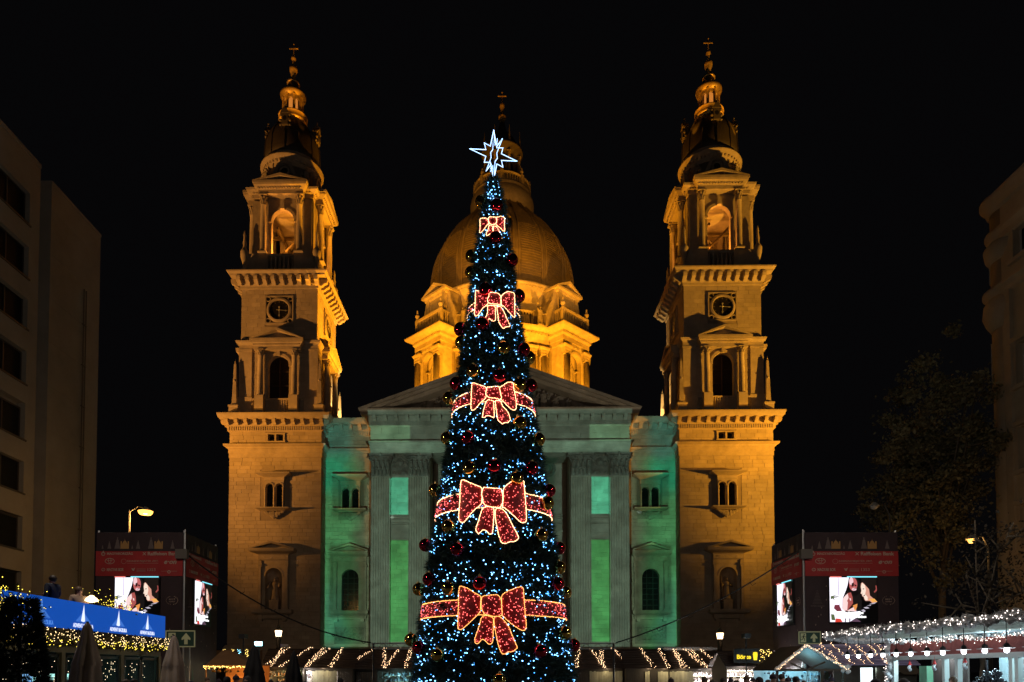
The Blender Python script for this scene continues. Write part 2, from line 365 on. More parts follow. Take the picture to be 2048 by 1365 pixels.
def niche_window(parent, loc, hw, r, z_bot, z_crown, z_ent0, z_ped0, z_apex, phw, glazed, seed=0):
    zs = z_crown-r; mb = MB()
    arch_plate(mb, 0, z_bot, zs, r, -hw*.78, hw*.78, z_ent0-.5, -.18, .3, 16)
    arch_ring(mb, 0, zs, zs, r, .14, -.24, -.17, 16)
    for sg in (-1, 1):
        mb.box(sg*hw*.8, sg*hw, -.34, .1, z_bot, z_ent0-.05); mb.box(sg*hw*.84, sg*hw*.96, -.38, -.33, z_bot+.25, z_ent0-.75)
        mb.box(sg*hw*.76, sg*hw*1.04, -.4, .1, z_bot, z_bot+.2); mb.box(sg*hw*.76, sg*hw*1.04, -.42, .1, z_ent0-.55, z_ent0-.32)
    mb.box(-hw*.78, hw*.78, -.22, .1, z_ent0-.5, z_ent0)
    f = mb.obj('arched_surround', STONE, parent, loc)
    e = MB(); e.sweep(-hw, hw, -.36, .1, [(0, z_ent0), (0, z_ped0-.42), (.1, z_ped0-.3), (phw-hw-.1, z_ped0-.12), (phw-hw, z_ped0)])
    relief(e, -hw*.8, hw*.8, z_ent0+.06, z_ped0-.45, -.37, .05, 14, 3, seed, 10)
    e.obj('entablature', STONE, parent, loc)
    p = MB(); pediment(p, 0, phw, z_ped0+.003, z_apex, -.36-(phw-hw), .1, .2); p.obj('pediment', STONE, parent, loc)
    s = MB(); s.sweep(-hw, hw, -.36, .1, [(0, z_bot-.9), (.04, z_bot-.55), (.02, z_bot-.5), (phw-hw-.4, z_bot-.42), (phw-hw-.28, z_bot-.3), (phw-hw-.28, z_bot)])
    for sg in (-1, 1): s.taper(sg*hw*.8, -.3, .16, .2, z_bot-1.15, .2, .3, z_bot-.5)
    s.obj('window_sill', STONE, parent, loc)
    g = MB()
    if glazed:
        g.box(-r-.05, r+.05, .28, .31, z_bot, z_crown+.05)
        g.mi = 1
        for k in range(1, 7): g.box(-r, r, .22, .28, z_bot+k*(z_crown-z_bot)/7.5-.02, z_bot+k*(z_crown-z_bot)/7.5+.02)
        for cx in (-r*.36, r*.36): g.box(cx-.02, cx+.02, .22, .28, z_bot, z_crown-.1)
        g.obj('window_pane', [GLASS, DARK], parent, loc)
    else:
        g.smooth = True
        n = 12; vs = []; fs = []; prof = [z_bot+(zs-z_bot)*i/4 for i in range(5)]
        for z in prof: vs += [(r*math.cos(math.pi*i/n), .28+r*.8*math.sin(math.pi*i/n), z) for i in range(n+1)]
        for q in range(1, 6):
            c, s2 = math.cos(q*math.pi/10), math.sin(q*math.pi/10); vs += [(r*c*math.cos(math.pi*i/n), .28+r*.8*c*math.sin(math.pi*i/n), zs+r*s2) for i in range(n+1)]
        for j in range(9):
            for i in range(n): fs.append((j*(n+1)+i, j*(n+1)+i+1, (j+1)*(n+1)+i+1, (j+1)*(n+1)+i))
        g.add(vs, fs); g.obj('niche', STONE, parent, loc)
        o = link('statue', STAT[1 if seed % 2 else 2], parent, (loc[0], loc[1]+.3, z_bot+1.0)); o.scale = (1.02,)*3
        q = MB(); q.box(-.45, .45, -.1, .7, z_bot, z_bot+.85); q.obj('plinth', CARVE, parent, loc)

Z = dict(ctop=zp(822, 71), cm1=zp(836, 71.3), cm0=zp(848, 71.6), cd0=zp(860, 71.9), led=zp(885, 71.5), arc=zp(914, 72))
def main_cornice_prof(over=1.0):
    return [(0, Z['cd0']-.05), (.12, Z['cd0']), (.16, Z['cm0']-.08), (.3, Z['cm0']), (.3, Z['cm1']), (over-.22, Z['cm1']+.02), (over-.2, Z['cm1']+.12), (over-.1, Z['cm1']+.16), (over, Z['ctop']-.12), (over, Z['ctop']), (-.3, Z['ctop']+.04)]
def dentils(mb, x0, x1, y, z0, z1, w=.13, d=.12):
    n = int((x1-x0)/(w*1.75)); p = (x1-x0)/n
    for k in range(n): mb.box(x0+k*p, x0+k*p+w, y-d, y+.02, z0, z1)
MODM = modillion_mesh(.34, .55, .5, STONE)
MODB = modillion_mesh(.40, .78, .78, STONE)
def modillions(parent, me, n, hw, y, z, rz=0, cx=0, cy=0, step=None):
    for k in range(n):
        x = -hw + 2*hw*k/(n-1); v = Matrix.Rotation(rz, 3, 'Z') @ Vector((x, y, 0))
        link('modillion', me, parent, (cx+v.x, cy+v.y, z), rz)

def build_tower(s):
    H1, H2, H3 = 4.72, 3.95, 3.13; ty = 4.72
    T = (s*22.87, ty, 0)
    body = MB(); yf = -H1
    z_ground = 0.0
    # --- lower block: walls
    tw_bot, tw_top = zp(1017, 72), zp(966, 72); n_bot, n_cr = zp(1220, 72), zp(1134, 72)
    holes = [(-.98, .98, tw_bot, tw_top), (-1.2, 1.2, n_bot, n_cr), (-.78, -.12, zp(881, 72), zp(867, 72)), (.12, .78, zp(881, 72), zp(867, 72))]
    wall_holes(body, -H1, H1, z_ground, Z['cd0'], holes, yf, .9)
    body.box(-H1, H1, yf+.95, H1, z_ground, Z['ctop']-.05)
    for a, b in ((-H1, -H1+.02), (H1-.02, H1)): body.box(a, b, yf, yf+1, z_ground, Z['cd0'])
    # --- stage 2 core
    z2, z2c = Z['ctop'], zp(567, 72.6); y2 = -H2
    ah = 1.08; a_bot, a_cr = zp(797, 73), zp(711, 73)
    z2t = zp(536, 71.7)
    body.box(-H2+.9, H2-.9, y2+.9, H2-.9, z2, z2t)
    tower = body.obj('tower', MORTAR, basilica, T)
    def S(name, mb, mats, rz=0, kind=None, loc=(0,0,0)): return mb.obj(name, mats, tower, loc, rz, kind)
    # ashlar facing
    m = MB(); ashlar(m, -H1+.01, H1-.01, 3.0, Z['arc'], [(-1.5, 1.5, tw_bot-1, zp(945, 72)), (-1.62, 1.62, n_bot-.9, zp(1100, 72))], yf, .40, seed=3+s)
    m.add([(0,0,0)], []); S('ashlar_facing', m, ASH, kind='stuff')
    m = MB(); ashlar(m, -H1+.01, H1-.01, Z['led']+.1, Z['cd0'], [(-1.0, 1.0, zp(882, 72), zp(866, 72))], yf, .45, seed=9+s)
    S('frieze_facing', m, ASH, kind='stuff')
    for rz in (R(90), R(-90)):
        m = MB(); ashlar(m, -H1+.01, H1-.01, 3.0, Z['cd0'], [], yf, .40, seed=5+s); S('ashlar_facing', m, ASH, rz, 'stuff')
    # plinth, string courses
    m = MB(); m.sweep(-H1, H1, -H1, H1, [(.45, 0), (.45, 3.6), (.35, 3.75), (.3, zp(1290, 72)-.3), (.12, zp(1290, 72))]); S('plinth', m, STONE)
    m = MB(); m.sweep(-H1, H1, -H1, H1, [(.0, zp(1087, 72)-.1), (.05, zp(1087, 72)), (.0, zp(1087, 72)+.1)]); m.sweep(-H1, H1, -H1, H1, [(.0, zp(1225, 72)-.1), (.06, zp(1225, 72)), (.0, zp(1225, 72)+.1)])
    S('string_course', m, STONE)
    m = MB(); m.sweep(-H1, H1, -H1, H1, [(.0, Z['arc']), (.05, Z['arc']+.02), (.05, Z['arc']+.45), (.1, Z['arc']+.47), (.1, Z['arc']+.9), (.2, Z['arc']+1.0), (.24, Z['led']-.25), (.5, Z['led']-.16), (.5, Z['led']), (0, Z['led']+.05)])
    for rz in (0, R(90), R(-90)):
        m.T = Matrix.Rotation(rz, 4, 'Z'); dentils(m, -H1, H1, yf-.1, Z['arc']+.92, Z['arc']+.99, .1, .06)
    m.T = None
    S('architrave', m, STONE)
    m = MB(); m.sweep(-H1, H1, -H1, H1, main_cornice_prof()); S('cornice', m, STONE)
    for rz in (0, R(90), R(-90)):
        m = MB(); dentils(m, -H1-.1, H1+.1, yf-.14, Z['cd0']+.06, Z['cm0']-.1); S('dentil_course', m, STONE, rz, 'stuff')
    for rz in ((0, R(90), R(-90))): modillions(tower, MODM, 11, H1+.1, yf-.3, Z['cm1']-.48, rz)
    # windows
    twin_window(tower, (0, yf, 0), .95, zp(962, 72), zp(946, 71.6), tw_top, tw_bot, zp(1038, 72), 1.75, seed=1)
    niche_window(tower, (0, yf, 0), 1.5, .86, n_bot, n_cr-.1, zp(1120, 72), zp(1101, 71.5), zp(1083, 71.5), 2.3, False, seed=2+(s > 0))
    m = MB(); m.box(-1.1, 1.1, yf+.55, yf+.6, zp(882, 72), zp(866, 72)); m.obj('attic_window', GLASS, tower)
    m = MB()
    for x in (-.95, -.09, .79): m.box(x, x+.17, yf-.12, yf+.02, zp(881, 72), zp(867, 72))
    m.box(-1.0, 1.0, yf-.14, yf+.02, zp(867, 72), zp(865, 72)); m.box(-1.0, 1.0, yf-.16, yf+.02, zp(883.5, 72), zp(881, 72)); m.obj('attic_window_frame', STONE, tower)

    # ---------------- stage 2 (arch window, clock)
    def face2():
        mb = MB(); hs = [(-ah-.2, ah+.2, a_bot, a_cr+.15)]
        wall_holes(mb, -H2, H2, z2, z2c, hs, y2, .85); return mb.mesh('stage_wall', MORTAR)
    def ash2():
        mb = MB(); ashlar(mb, -H2+.01, H2-.01, zp(676, 72.8), z2c, [(-1.5, 1.5, zp(619, 73)-1.5, zp(619, 73)+1.5)], y2, .42, seed=31)
        ashlar(mb, -2.85, 2.85, a_bot, zp(697, 72.8), [(-1.5, 1.5, a_bot, a_cr+.5)], y2, .42, seed=32)
        return mb.mesh('ashlar_facing', ASH)
    def trim2(sg):
        mb = MB(); mb.sweep(min(sg*2.9, sg*(H2+.02)), max(sg*2.9, sg*(H2+.02)), y2-.04, y2+.1, [(.22, z2), (.22, a_bot+.1), (.12, a_bot+.1), (.12, zp(701, 72.8)), (.18, zp(701, 72.8)), (.18, zp(697, 72.8))]); return mb.mesh('corner_pilaster', STONE)
    def arch2():
        mb = MB(); arch_plate(mb, 0, a_bot, a_cr-ah, ah, -ah-.35, ah+.35, a_cr+.4, y2-.06, y2+.5, 18); arch_ring(mb, 0, a_cr-ah, a_cr-ah, ah, .26, y2-.18, y2-.05, 18)
        mb.box(-.2, .2, y2-.4, y2-.05, a_cr-.05, a_cr+.62)
        for sg in (-1, 1): mb.box(sg*ah, sg*(ah+.32), y2-.24, y2, a_cr-ah-.14, a_cr-ah+.02)
        return mb.mesh('arch_surround', STONE)
    def louv2():
        mb = MB(); z = a_bot
        while z < a_cr: mb.add([(-ah, y2+.42, z), (ah, y2+.42, z), (ah, y2+.56, z+.13), (-ah, y2+.56, z+.13)], [(0, 1, 2, 3)]); z += .15
        mb.box(-ah, ah, y2+.6, y2+.65, a_bot, a_cr+.1); mb.box(-.06, .06, y2+.36, y2+.44, a_bot, a_cr)
        for q in (.33, .66): mb.box(-ah, ah, y2+.37, y2+.43, a_bot+(a_cr-a_bot)*q-.04, a_bot+(a_cr-a_bot)*q+.04)
        return mb.mesh('louvred_shutter', LOUV)
    def ped2():
        mb = MB(); z0, z1 = zp(696, 72), zp(676, 71.7)
        mb.sweep(-H2, H2, y2, -y2, [(.12, z0), (.12, z0+.45), (.2, z0+.5), (.2, z1-.35), (.45, z1-.15), (.5, z1), (0, z1+.05)]) if False else None
        mb.sweep(-2.4, 2.4, y2-.72, y2+.2, [(0, z0+.01), (0, z0+.4), (.08, z0+.44), (.08, z1-.4), (.28, z1-.22), (.3, z1)])
        pediment(mb, 0, 2.75, z1+.004, zp(648, 71.4), y2-1.05, y2+.1, .2)
        dentils(mb, -2.4, 2.4, y2-.8, z1-.4, z1-.28, .08, .1)
        return mb.mesh('aedicule_pediment', STONE)
    def col2():
        mb = MB(); mb.box(-.45, .45, -.45, .45, z2, a_bot-.05); column(mb, .3, a_bot-.05, zp(697, 72.2), .6); return mb.mesh('column', STONE)
    def bal2():
        mb = MB(); mb.box(-2.8, 2.8, y2-.3, y2-.05, a_bot-.2, a_bot-.06)
        for k in range(22):
            x = -2.6+k*5.2/21; mb.lathe([(.06, z2), (.1, z2+.35), (.045, z2+.7), (.07, a_bot-.2)], 6, x, y2-.18)
        mb.box(-2.8, 2.8, y2-.05, y2+.02, z2, a_bot-.2); return mb.mesh('parapet', STONE)
    zk = zp(620, 73)
    def clock():
        mb = MB(); arch = []
        n = 28
        # square frame with a ring, spandrel roundels
        for (a, b, c, d) in ((-1.48, 1.48, -1.48, -1.36), (-1.48, 1.48, 1.36, 1.48), (-1.48, -1.36, -1.36, 1.36), (1.36, 1.48, -1.36, 1.36)): mb.box(a, b, y2-.16, y2-.0, zk+c, zk+d)
        vs = []; fs = []
        for rr, yy in ((1.02, y2-.02), (1.02, y2-.2), (1.1, y2-.24), (1.28, y2-.2), (1.34, y2-.1), (1.34, y2-.0)):
            vs += [(rr*math.cos(2*math.pi*i/n), yy, zk+rr*math.sin(2*math.pi*i/n)) for i in range(n)]
        for j in range(5):
            for i in range(n): fs.append((j*n+i, j*n+(i+1) % n, (j+1)*n+(i+1) % n, (j+1)*n+i))
        mb.add(vs, fs)
        for sx in (-1, 1):
            for sz in (-1, 1):
                vs = []; 
                for rr, yy in ((.2, y2-.03), (.2, y2-.14), (.28, y2-.14), (.28, y2-.03)): vs += [(sx*1.14+rr*math.cos(2*math.pi*i/10), yy, zk+sz*1.14+rr*math.sin(2*math.pi*i/10)) for i in range(10)]
                mb.add(vs, [(j*10+i, j*10+(i+1) % 10, (j+1)*10+(i+1) % 10, (j+1)*10+i) for j in range(3) for i in range(10)])
        mb.mi = 1; mb.add([(-1.36, y2-.015, zk-1.36), (1.36, y2-.015, zk-1.36), (1.36, y2-.015, zk+1.36), (-1.36, y2-.015, zk+1.36)], [(0, 1, 2, 3)])
        return mb.mesh('clock_frame', [STONE, DARK])
    def dial():
        mb = MB(); mb.add([(1.03*math.cos(2*math.pi*i/28), y2-.05, zk+1.03*math.sin(2*math.pi*i/28)) for i in range(28)], [tuple(range(28))])
        mb.mi = 1
        for k in range(12):
            a = math.pi/6*k; c, s_ = math.cos(a), math.sin(a); t = .035 if k % 3 else .055
            mb.add([(.76*c-t*s_, y2-.075, zk+.76*s_+t*c), (.76*c+t*s_, y2-.075, zk+.76*s_-t*c), (.96*c+t*s_, y2-.075, zk+.96*s_-t*c), (.96*c-t*s_, y2-.075, zk+.96*s_+t*c)], [(0, 1, 2, 3)])
        return mb.mesh('clock_dial', [mat('clock_black', (.012, .012, .014), .35), mat('numeral_gold', (.16, .13, .08), .4, metal=.5)])
    def hands():
        mb = MB()
        # six-sixteen: short hand down, long hand to the right
        mb.poly([(-.05, zk+.3), (-.03, zk-.45), (-.1, zk-.55), (0, zk-.75), (.1, zk-.55), (.03, zk-.45), (.05, zk+.3)], y2-.12, y2-.1)
        mb.poly([(-.3, zk+.04), (-.3, zk-.04), (.55, zk-.09), (.66, zk-.17), (.9, zk-.1), (.66, zk-.01), (.55, zk-.04)], y2-.15, y2-.13)
        mb.ball((0, y2-.13, zk), .09, 8, 6); mb.ball((0, y2-.12, zk+.3), .09, 6, 5); return mb.mesh('clock_hands', mat('hand_silver', (.5, .48, .42), .35, metal=.6))
    for k, rz in enumerate((0, R(90), R(-90))):
        for nm_, fn, kd in (('stage_wall', face2, None), ('ashlar_facing', ash2, 'stuff'), ('arch_surround', arch2, None), ('louvred_shutter', louv2, None),
                        ('aedicule_pediment', ped2, None), ('parapet', bal2, None), ('clock_frame', clock, None), ('clock_dial', dial, None), ('clock_hands', hands, None)):
            link(nm_, cache(MESH, nm_+'2', fn), tower, (0, 0, 0), rz, kd)
        for sg in (-1, 1):
            link('corner_pilaster', cache(MESH, 'cp%d' % sg, lambda: trim2(sg)), tower, (0, 0, 0), rz)
            v = Matrix.Rotation(rz, 3, 'Z') @ Vector((sg*1.75, y2-.5, 0)); link('column', cache(MESH, 'col2', col2), tower, (v.x, v.y, 0), rz)
    m = MB(); z0, z1 = zp(697, 72.8), zp(678, 72.4)
    m.sweep(-H2, H2, -H2, H2, [(.16, z0+.01), (.16, z0+.4), (.22, z0+.44), (.22, z1-.35), (.4, z1-.2), (.45, z1), (0, z1+.05)]); S('entablature', m, STONE)
    zA, zB, zC = zp(570, 72.7), zp(563, 72.4), zp(549, 72)
    m = MB(); m.sweep(-H2, H2, -H2, H2, [(0, zA-.25), (.1, zA-.2), (.14, zA), (.3, zB), (.3, zC), (.95, zC+.04), (1.0, zC+.2), (1.08, zC+.25), (1.2, z2t-.12), (1.2, z2t), (0, z2t+.04)]); S('upper_cornice', m, STONE)
    for rz in (0, R(90), R(-90)): modillions(tower, MODB, 10, H2+.05, -H2-.3, zC-.76, rz)
    # ---------------- stage 3: open belfry
    z3b = zp(507, 73.3); z3e = zp(386, 73); b_cr = zp(414, 73.4); ar = 1.2; y3 = -H3
    m = MB(); m.sweep(-3.45, 3.45, -3.45, 3.45, [(0, z2t), (.05, z3b-.3)])
    base = MB()
    for sx in (-1, 1):
        for sy in (-1, 1): base.box(sx*1.35, sx*3.75, sy*1.35, sy*3.75, z2t, z3b)
    base.box(-1.3, 1.3, -1.3, 1.3, z2t, z2t+.2)
    base.sweep(-3.6, 3.6, -3.6, 3.6, [(.0, z3b-.2), (.12, z3b-.12), (.12, z3b), (-.4, z3b+.01)])
    S('belfry_base', base, STONE)
    def bal3():
        mb = MB(); mb.box(-1.36, 1.36, y3-.3, y3-.1, z2t, z2t+.35)
        for k in range(6):
            x = -1.1+k*2.2/5; mb.lathe([(.1, z2t+.3), (.17, z2t+.75), (.07, z3b-.5), (.12, z3b-.18)], 8, x, y3-.2)
        return mb.mesh('balustrade', STONE)
    def wall3():
        mb = MB(); arch_plate(mb, 0, z3b, b_cr-ar, ar, -H3+.55, H3-.55, z3e+.02, y3, y3+.5, 18)
        arch_ring(mb, 0, b_cr-ar, b_cr-ar, ar, .28, y3-.12, y3+.02, 18); mb.box(-.22, .22, y3-.38, y3, b_cr-.05, b_cr+.72)
        for sg in (-1, 1): mb.box(sg*ar, sg*(ar+.34), y3-.2, y3+.3, b_cr-ar-.18, b_cr-ar+.02); mb.box(sg*(H3-.55), sg*H3, y3, y3+.55, z3b, z3e+.02)
        for sg in (-1, 1): mb.box(sg*(H3-.85), sg*(H3-.05), y3-.1, y3, z3b+.1, z3e-.3)
        return mb.mesh('belfry_wall', STONE)
    def col3():
        mb = MB(); column(mb, .32, z3b, z3e, 1.05); return mb.mesh('column', STONE)
    z3t = zp(363, 72.6)
    def ped3():
        mb = MB(); mb.sweep(-2.35, 2.35, y3-.85, y3+.3, [(0, z3e+.005), (0, z3e+.4), (.06, z3e+.44), (.06, z3t-.5), (.4, z3t-.2), (.45, z3t)])
        dentils(mb, -2.35, 2.35, y3-.91, z3t-.5, z3t-.22, .16, .2)
        pediment(mb, 0, 2.85, z3t+.004, zp(339, 72.2), y3-1.3, y3+.2, .24)
        s_ = (zp(339, 72.2)-z3t)/2.85
        for sg in (-1, 1):
            for k in range(1, 8): x = sg*k*.3; zz = z3t+(2.85-abs(x))*s_; mb.box(x-.07, x+.07, y3-1.15, y3-.6, zz-.52, zz-.33)
        return mb.mesh('gable_pediment', STONE)
    for rz in (0, R(90), R(-90), R(180)):
        link('belfry_wall', cache(MESH, 'wall3', wall3), tower, (0,0,0), rz)
        link('balustrade', cache(MESH, 'bal3', bal3), tower, (0,0,0), rz)
        link('gable_pediment', cache(MESH, 'ped3', ped3), tower, (0,0,0), rz)
        for sg in (-1, 1):
            v = Matrix.Rotation(rz, 3, 'Z') @ Vector((sg*1.9, y3-.52, 0)); link('column', cache(MESH, 'col3', col3), tower, (v.x, v.y, 0), rz)
    m = MB(); m.sweep(-H3, H3, -H3, H3, [(.1, z3e), (.1, z3e+.4), (.16, z3e+.44), (.16, z3t-.6), (.6, z3t-.3), (.65, z3t-.1), (-.2, z3t)])
    for rz in (0, R(90), R(-90)):
        m.T = Matrix.Rotation(rz, 4, 'Z'); dentils(m, -H3, H3, y3-.2, z3t-.58, z3t-.35, .16, .2)
    S('belfry_entablature', m, STONE)
    m = MB(); m.box(-H3+.5, H3-.5, -H3+.5, H3-.5, z3b-.15, z3b-.02); m.obj('belfry_floor', STONE, tower)
    # bell frame inside
    m = MB()
    m.box(-2.4, 2.4, -.15, .15, b_cr-1.3, b_cr-1.0); m.box(-.9, -.7, -2.4, 2.4, b_cr-1.6, b_cr-1.3); m.tube([(-.4, -1, b_cr-3.2), (1.9, -1, b_cr-.8)], .12)
    m.smooth = True; m.lathe([(.75, b_cr-2.9), (.7, b_cr-2.7), (.45, b_cr-2.2), (.35, b_cr-1.8), (.12, b_cr-1.6), (.05, b_cr-1.4)], 16, .2, 1.0)
    S('bell', m, mat('bell_bronze', (.12, .09, .05), .5, metal=.6))
    um = cache(MESH, 'urn', lambda: (lambda u: (setattr(u, 'smooth', True), u.lathe([(.26, 0), (.3, .12), (.14, .3), (.2, .5), (.42, 1.0), (.46, 1.4), (.36, 1.55), (.3, 1.6), (.16, 1.8), (.2, 2.1), (.12, 2.5), (.16, 2.7), (.05, 3.0), (.02, 3.1)], 12), u.mesh('urn', STONE))[-1])(MB()))
    for sx in (-1, 1):
        for sy in (-1, 1): o = link('urn', um, tower, (sx*3.78, sy*3.78, z2t)); o.scale = (.95, .95, (zp(452, 72.6)-z2t-.6)/3.1); o.location.z += .6
    m = MB()
    for sx in (-1, 1):
        for sy in (-1, 1): m.box(sx*3.4, sx*4.1, sy*3.4, sy*4.1, z2t, z2t+.62)
    S('urn_pedestal', m, STONE)
    # ---------------- obelisks
    ob = cache(MESH, 'obel', lambda: (lambda u: (u.sweep(-.36, .36, -.36, .36, [(.1, z2), (.1, z2+.9), (.16, z2+.95), (.16, z2+1.1), (0, z2+1.15)]), u.taper(0, 0, .3, .3, z2+1.15, .27, .27, z2+1.3), u.taper(0, 0, .24, .24, z2+1.3, .1, .1, zp(722, 72)), u.taper(0, 0, .1, .1, zp(722, 72), .01, .01, zp(719, 72)),
           u.ball((0, 0, zp(718, 72)), .07), u.ball((0, -.18, zp(757, 72)), .12, 6, 5), u.lathe([(.03, zp(718, 72)), (.01, zp(713, 72))], 5), u.mesh('obelisk', STONE))[-1])(MB()))
    for sx in (-1, 1):
        for sy in (-1, 1): link('obelisk', ob, tower, (sx*4.38, sy*4.38, 0))
    # ---------------- stage 4: round drum
    c = 76.7
    zr = zp(343, c); zb0 = z3t
    m = MB(); m.smooth = True
    m.lathe([(2.95, zb0-.1), (2.95, zb0+1.3), (2.72, zb0+1.35), (2.72, zr-.9)], 40)
    S('round_drum', m, STONE)
    m = MB(); m.smooth = True
    m.lathe([(2.72, zr-1.0), (2.8, zr-.9), (2.85, zr-.65), (2.95, zr-.6), (3.2, zr-.2), (3.36, zr-.14), (3.38, zr), (2.95, zr+.06), (2.95, zr+.12), (3.1, zr+.3), (3.1, zr+.42), (2.7, zr+.45)], 40); m.smooth = False
    for k in range(44):
        m.T = Matrix.Rotation(2*math.pi*k/44, 4, 'Z'); m.box(-.08, .08, -3.1, -2.85, zr-.62, zr-.42)
    m.T = None; S('round_cornice', m, STONE)
    m = MB()
    for k in range(8):
        m.T = Matrix.Rotation(math.pi/4*k, 4, 'Z'); vs = []; zc_ = zb0+(zr-zb0)*.58
        for rr, yy in ((.36, -2.70), (.36, -2.84), (.5, -2.88), (.62, -2.72)): vs += [(rr*math.cos(2*math.pi*i/16), yy, zc_+rr*math.sin(2*math.pi*i/16)) for i in range(16)]
        m.mi = 0; m.add(vs, [(j*16+i, j*16+(i+1) % 16, (j+1)*16+(i+1) % 16, (j+1)*16+i) for j in range(3) for i in range(16)])
        m.mi = 1; m.add([(.36*math.cos(2*math.pi*i/16), -2.76, zc_+.36*math.sin(2*math.pi*i/16)) for i in range(16)], [tuple(range(16))])
        if k % 2 == 0:
            m.mi = 0; m.poly([(-1.5, zb0+1.2), (-1.2, zc_-.3), (-.7, zc_+.75), (0, zc_+1.0), (.7, zc_+.75), (1.2, zc_-.3), (1.5, zb0+1.2), (1.2, zb0+1.2), (.8, zc_-.4), (.5, zc_+.55), (0, zc_+.75), (-.5, zc_+.55), (-.8, zc_-.4), (-1.2, zb0+1.2)], -3.0, -2.6)
    m.T = None; S('oculus', m, [STONE, GLASS])
    for k in range(4):
        a = R(45+90*k); o = link('statue', STAT[k % 4], tower, (3.0*math.cos(a), 3.0*math.sin(a), zb0+.55), a+R(90)); o.scale = (1.15, 1.15, 1.15)
    # ---------------- cap, little lantern, spire
    zbal = zp(243, c)
    prof = [(2.95, zr+.4), (2.98, zr+1.2), (2.88, zp(296, c)), (2.62, zp(281, c)), (2.2, zp(267, c)), (1.75, zp(257, c)), (1.35, zp(251, c)), (1.0, zp(247, c))]
    m = MB(); m.smooth = True; m.lathe(prof, 48); m.smooth = False
    cap = S('tower_cap', m, SLATE)
    m = MB()
    for k in range(12):
        m.T = Matrix.Rotation(math.pi/6*k, 4, 'Z'); m.tube([(0, -(r+.03), z) for r, z in prof], .07, 5)
    m.T = None; S('cap_rib', m, SLATE)
    for k in range(4):
        m = MB(); r_, z_ = 2.5, zp(275, c); zz = z_-.3
        m.box(-.34, .34, -2.95, -1.6, zz-.2, zz+1.0); m.poly([(-.5, zz+1.0), (.5, zz+1.0), (.2, zz+1.5), (.12, zz+1.55), (-.12, zz+1.55), (-.2, zz+1.5)], -3.0, -2.3); m.ball((0, -2.7, zz+1.75), .18); m.ball((0, -2.7, zz+2.1), .1)
        for sg in (-1, 1): m.ball((sg*.5, -2.8, zz+.3), .16); m.ball((sg*.45, -2.8, zz+.9), .14); m.ball((sg*.5, -2.7, zz-.1), .14)
        m.mi = 1; m.add([(.2*math.cos(2*math.pi*i/12), -2.97, zz+.45+.25*math.sin(2*math.pi*i/12)) for i in range(12)], [tuple(range(12))])
        S('dormer', m, [mat('dormer_metal', (.22, .18, .13), .45, metal=.4, noise=.2), DARK], R(90)*k)
    m = MB(); m.smooth = True
    m.lathe([(.95, zbal-.75), (1.05, zbal-.5), (1.2, zbal-.4), (1.3, zbal-.2), (1.52, zbal-.1), (1.56, zbal+.05), (1.5, zbal+.1), (1.5, zbal+.5), (1.57, zbal+.54), (1.57, zbal+.64), (1.4, zbal+.66), (1.4, zbal)], 32); m.smooth = False
    for k in range(16):
        a = 2*math.pi*k/16; m.tube([(1.15*math.cos(a), 1.15*math.sin(a), zbal-.6), (1.45*math.cos(a), 1.45*math.sin(a), zbal-.12)], [.05, .1], 5)
    S('gallery', m, GILT)
    zl1 = zp(196, c); m = MB()
    for k in range(8):
        a0 = math.pi/4*k; m.T = Matrix.Rotation(a0, 4, 'Z'); arch_plate(m, 0, zbal+.1, zl1-.55, .24, -.4, .4, zl1+.02, -.97, -.8, 8)
    m.T = None; S('lantern_wall', m, mat('lantern_stone', (.28, .2, .12), .6))
    m = MB()
    for k in range(8):
        a = math.pi/8+math.pi/4*k; m.lathe([(.14, zbal+.1), (.09, zbal+.3), (.085, zl1-.3), (.15, zl1)], 8, 1.08*math.cos(a), 1.08*math.sin(a))
    S('lantern_column', m, GILT)
    m = MB(); m.smooth = True; m.lathe([(.5, zbal+.1), (.5, zl1)], 12); S('lantern_core', m, mat('core_glow', (.75, .55, .35), .8, emit=(1.0, .33, .05), estr=.55))  # emission on the core stands in for lamps inside the lantern
    z155, z162, z133, z137 = zp(153, c), zp(163, c), zp(132, c), zp(138, c)
    m = MB(); m.smooth = True
    m.lathe([(1.05, zl1), (1.15, zl1+.15), (1.38, zl1+.25), (1.42, zl1+.45), (1.3, zl1+.5), (1.1, zl1+.6), (1.0, zl1+.8), (.8, zl1+1.1), (.62, z162-.3), (.58, z162-.1)], 28); S('lantern_roof', m, mat('old_gilding', (.22, .15, .06), .42, metal=.4))
    m = MB(); m.smooth = True
    m.lathe([(.58, z162-.12), (.7, z162-.08), (.72, z162+.05), (.55, z162+.1), (.3, z162+.35), (.2, z155+.1), (.24, z155+.3), (.28, z137-.4), (.42, z137), (.46, z133), (.3, z133+.05), (.1, z133+.1), (.07, zp(123, c)), (.14, zp(120, c)), (.09, zp(118, c)), (.1, zp(117, c)), (.25, zp(114, c)), (.25, zp(111, c)), (.1, zp(108, c)), (.06, zp(105, c)), (.035, zp(96, c)), (.035, zp(84, c))], 16)
    m.smooth = False; zx = zp(92, c); m.box(-.42, .42, -.035, .035, zx-.04, zx+.05)
    for sg in (-1, 1): m.ball((sg*.44, 0, zx), .075, 6, 5)
    m.ball((0, 0, zp(83.5, c)), .08, 6, 5); S('spire', m, GILT)
    return tower

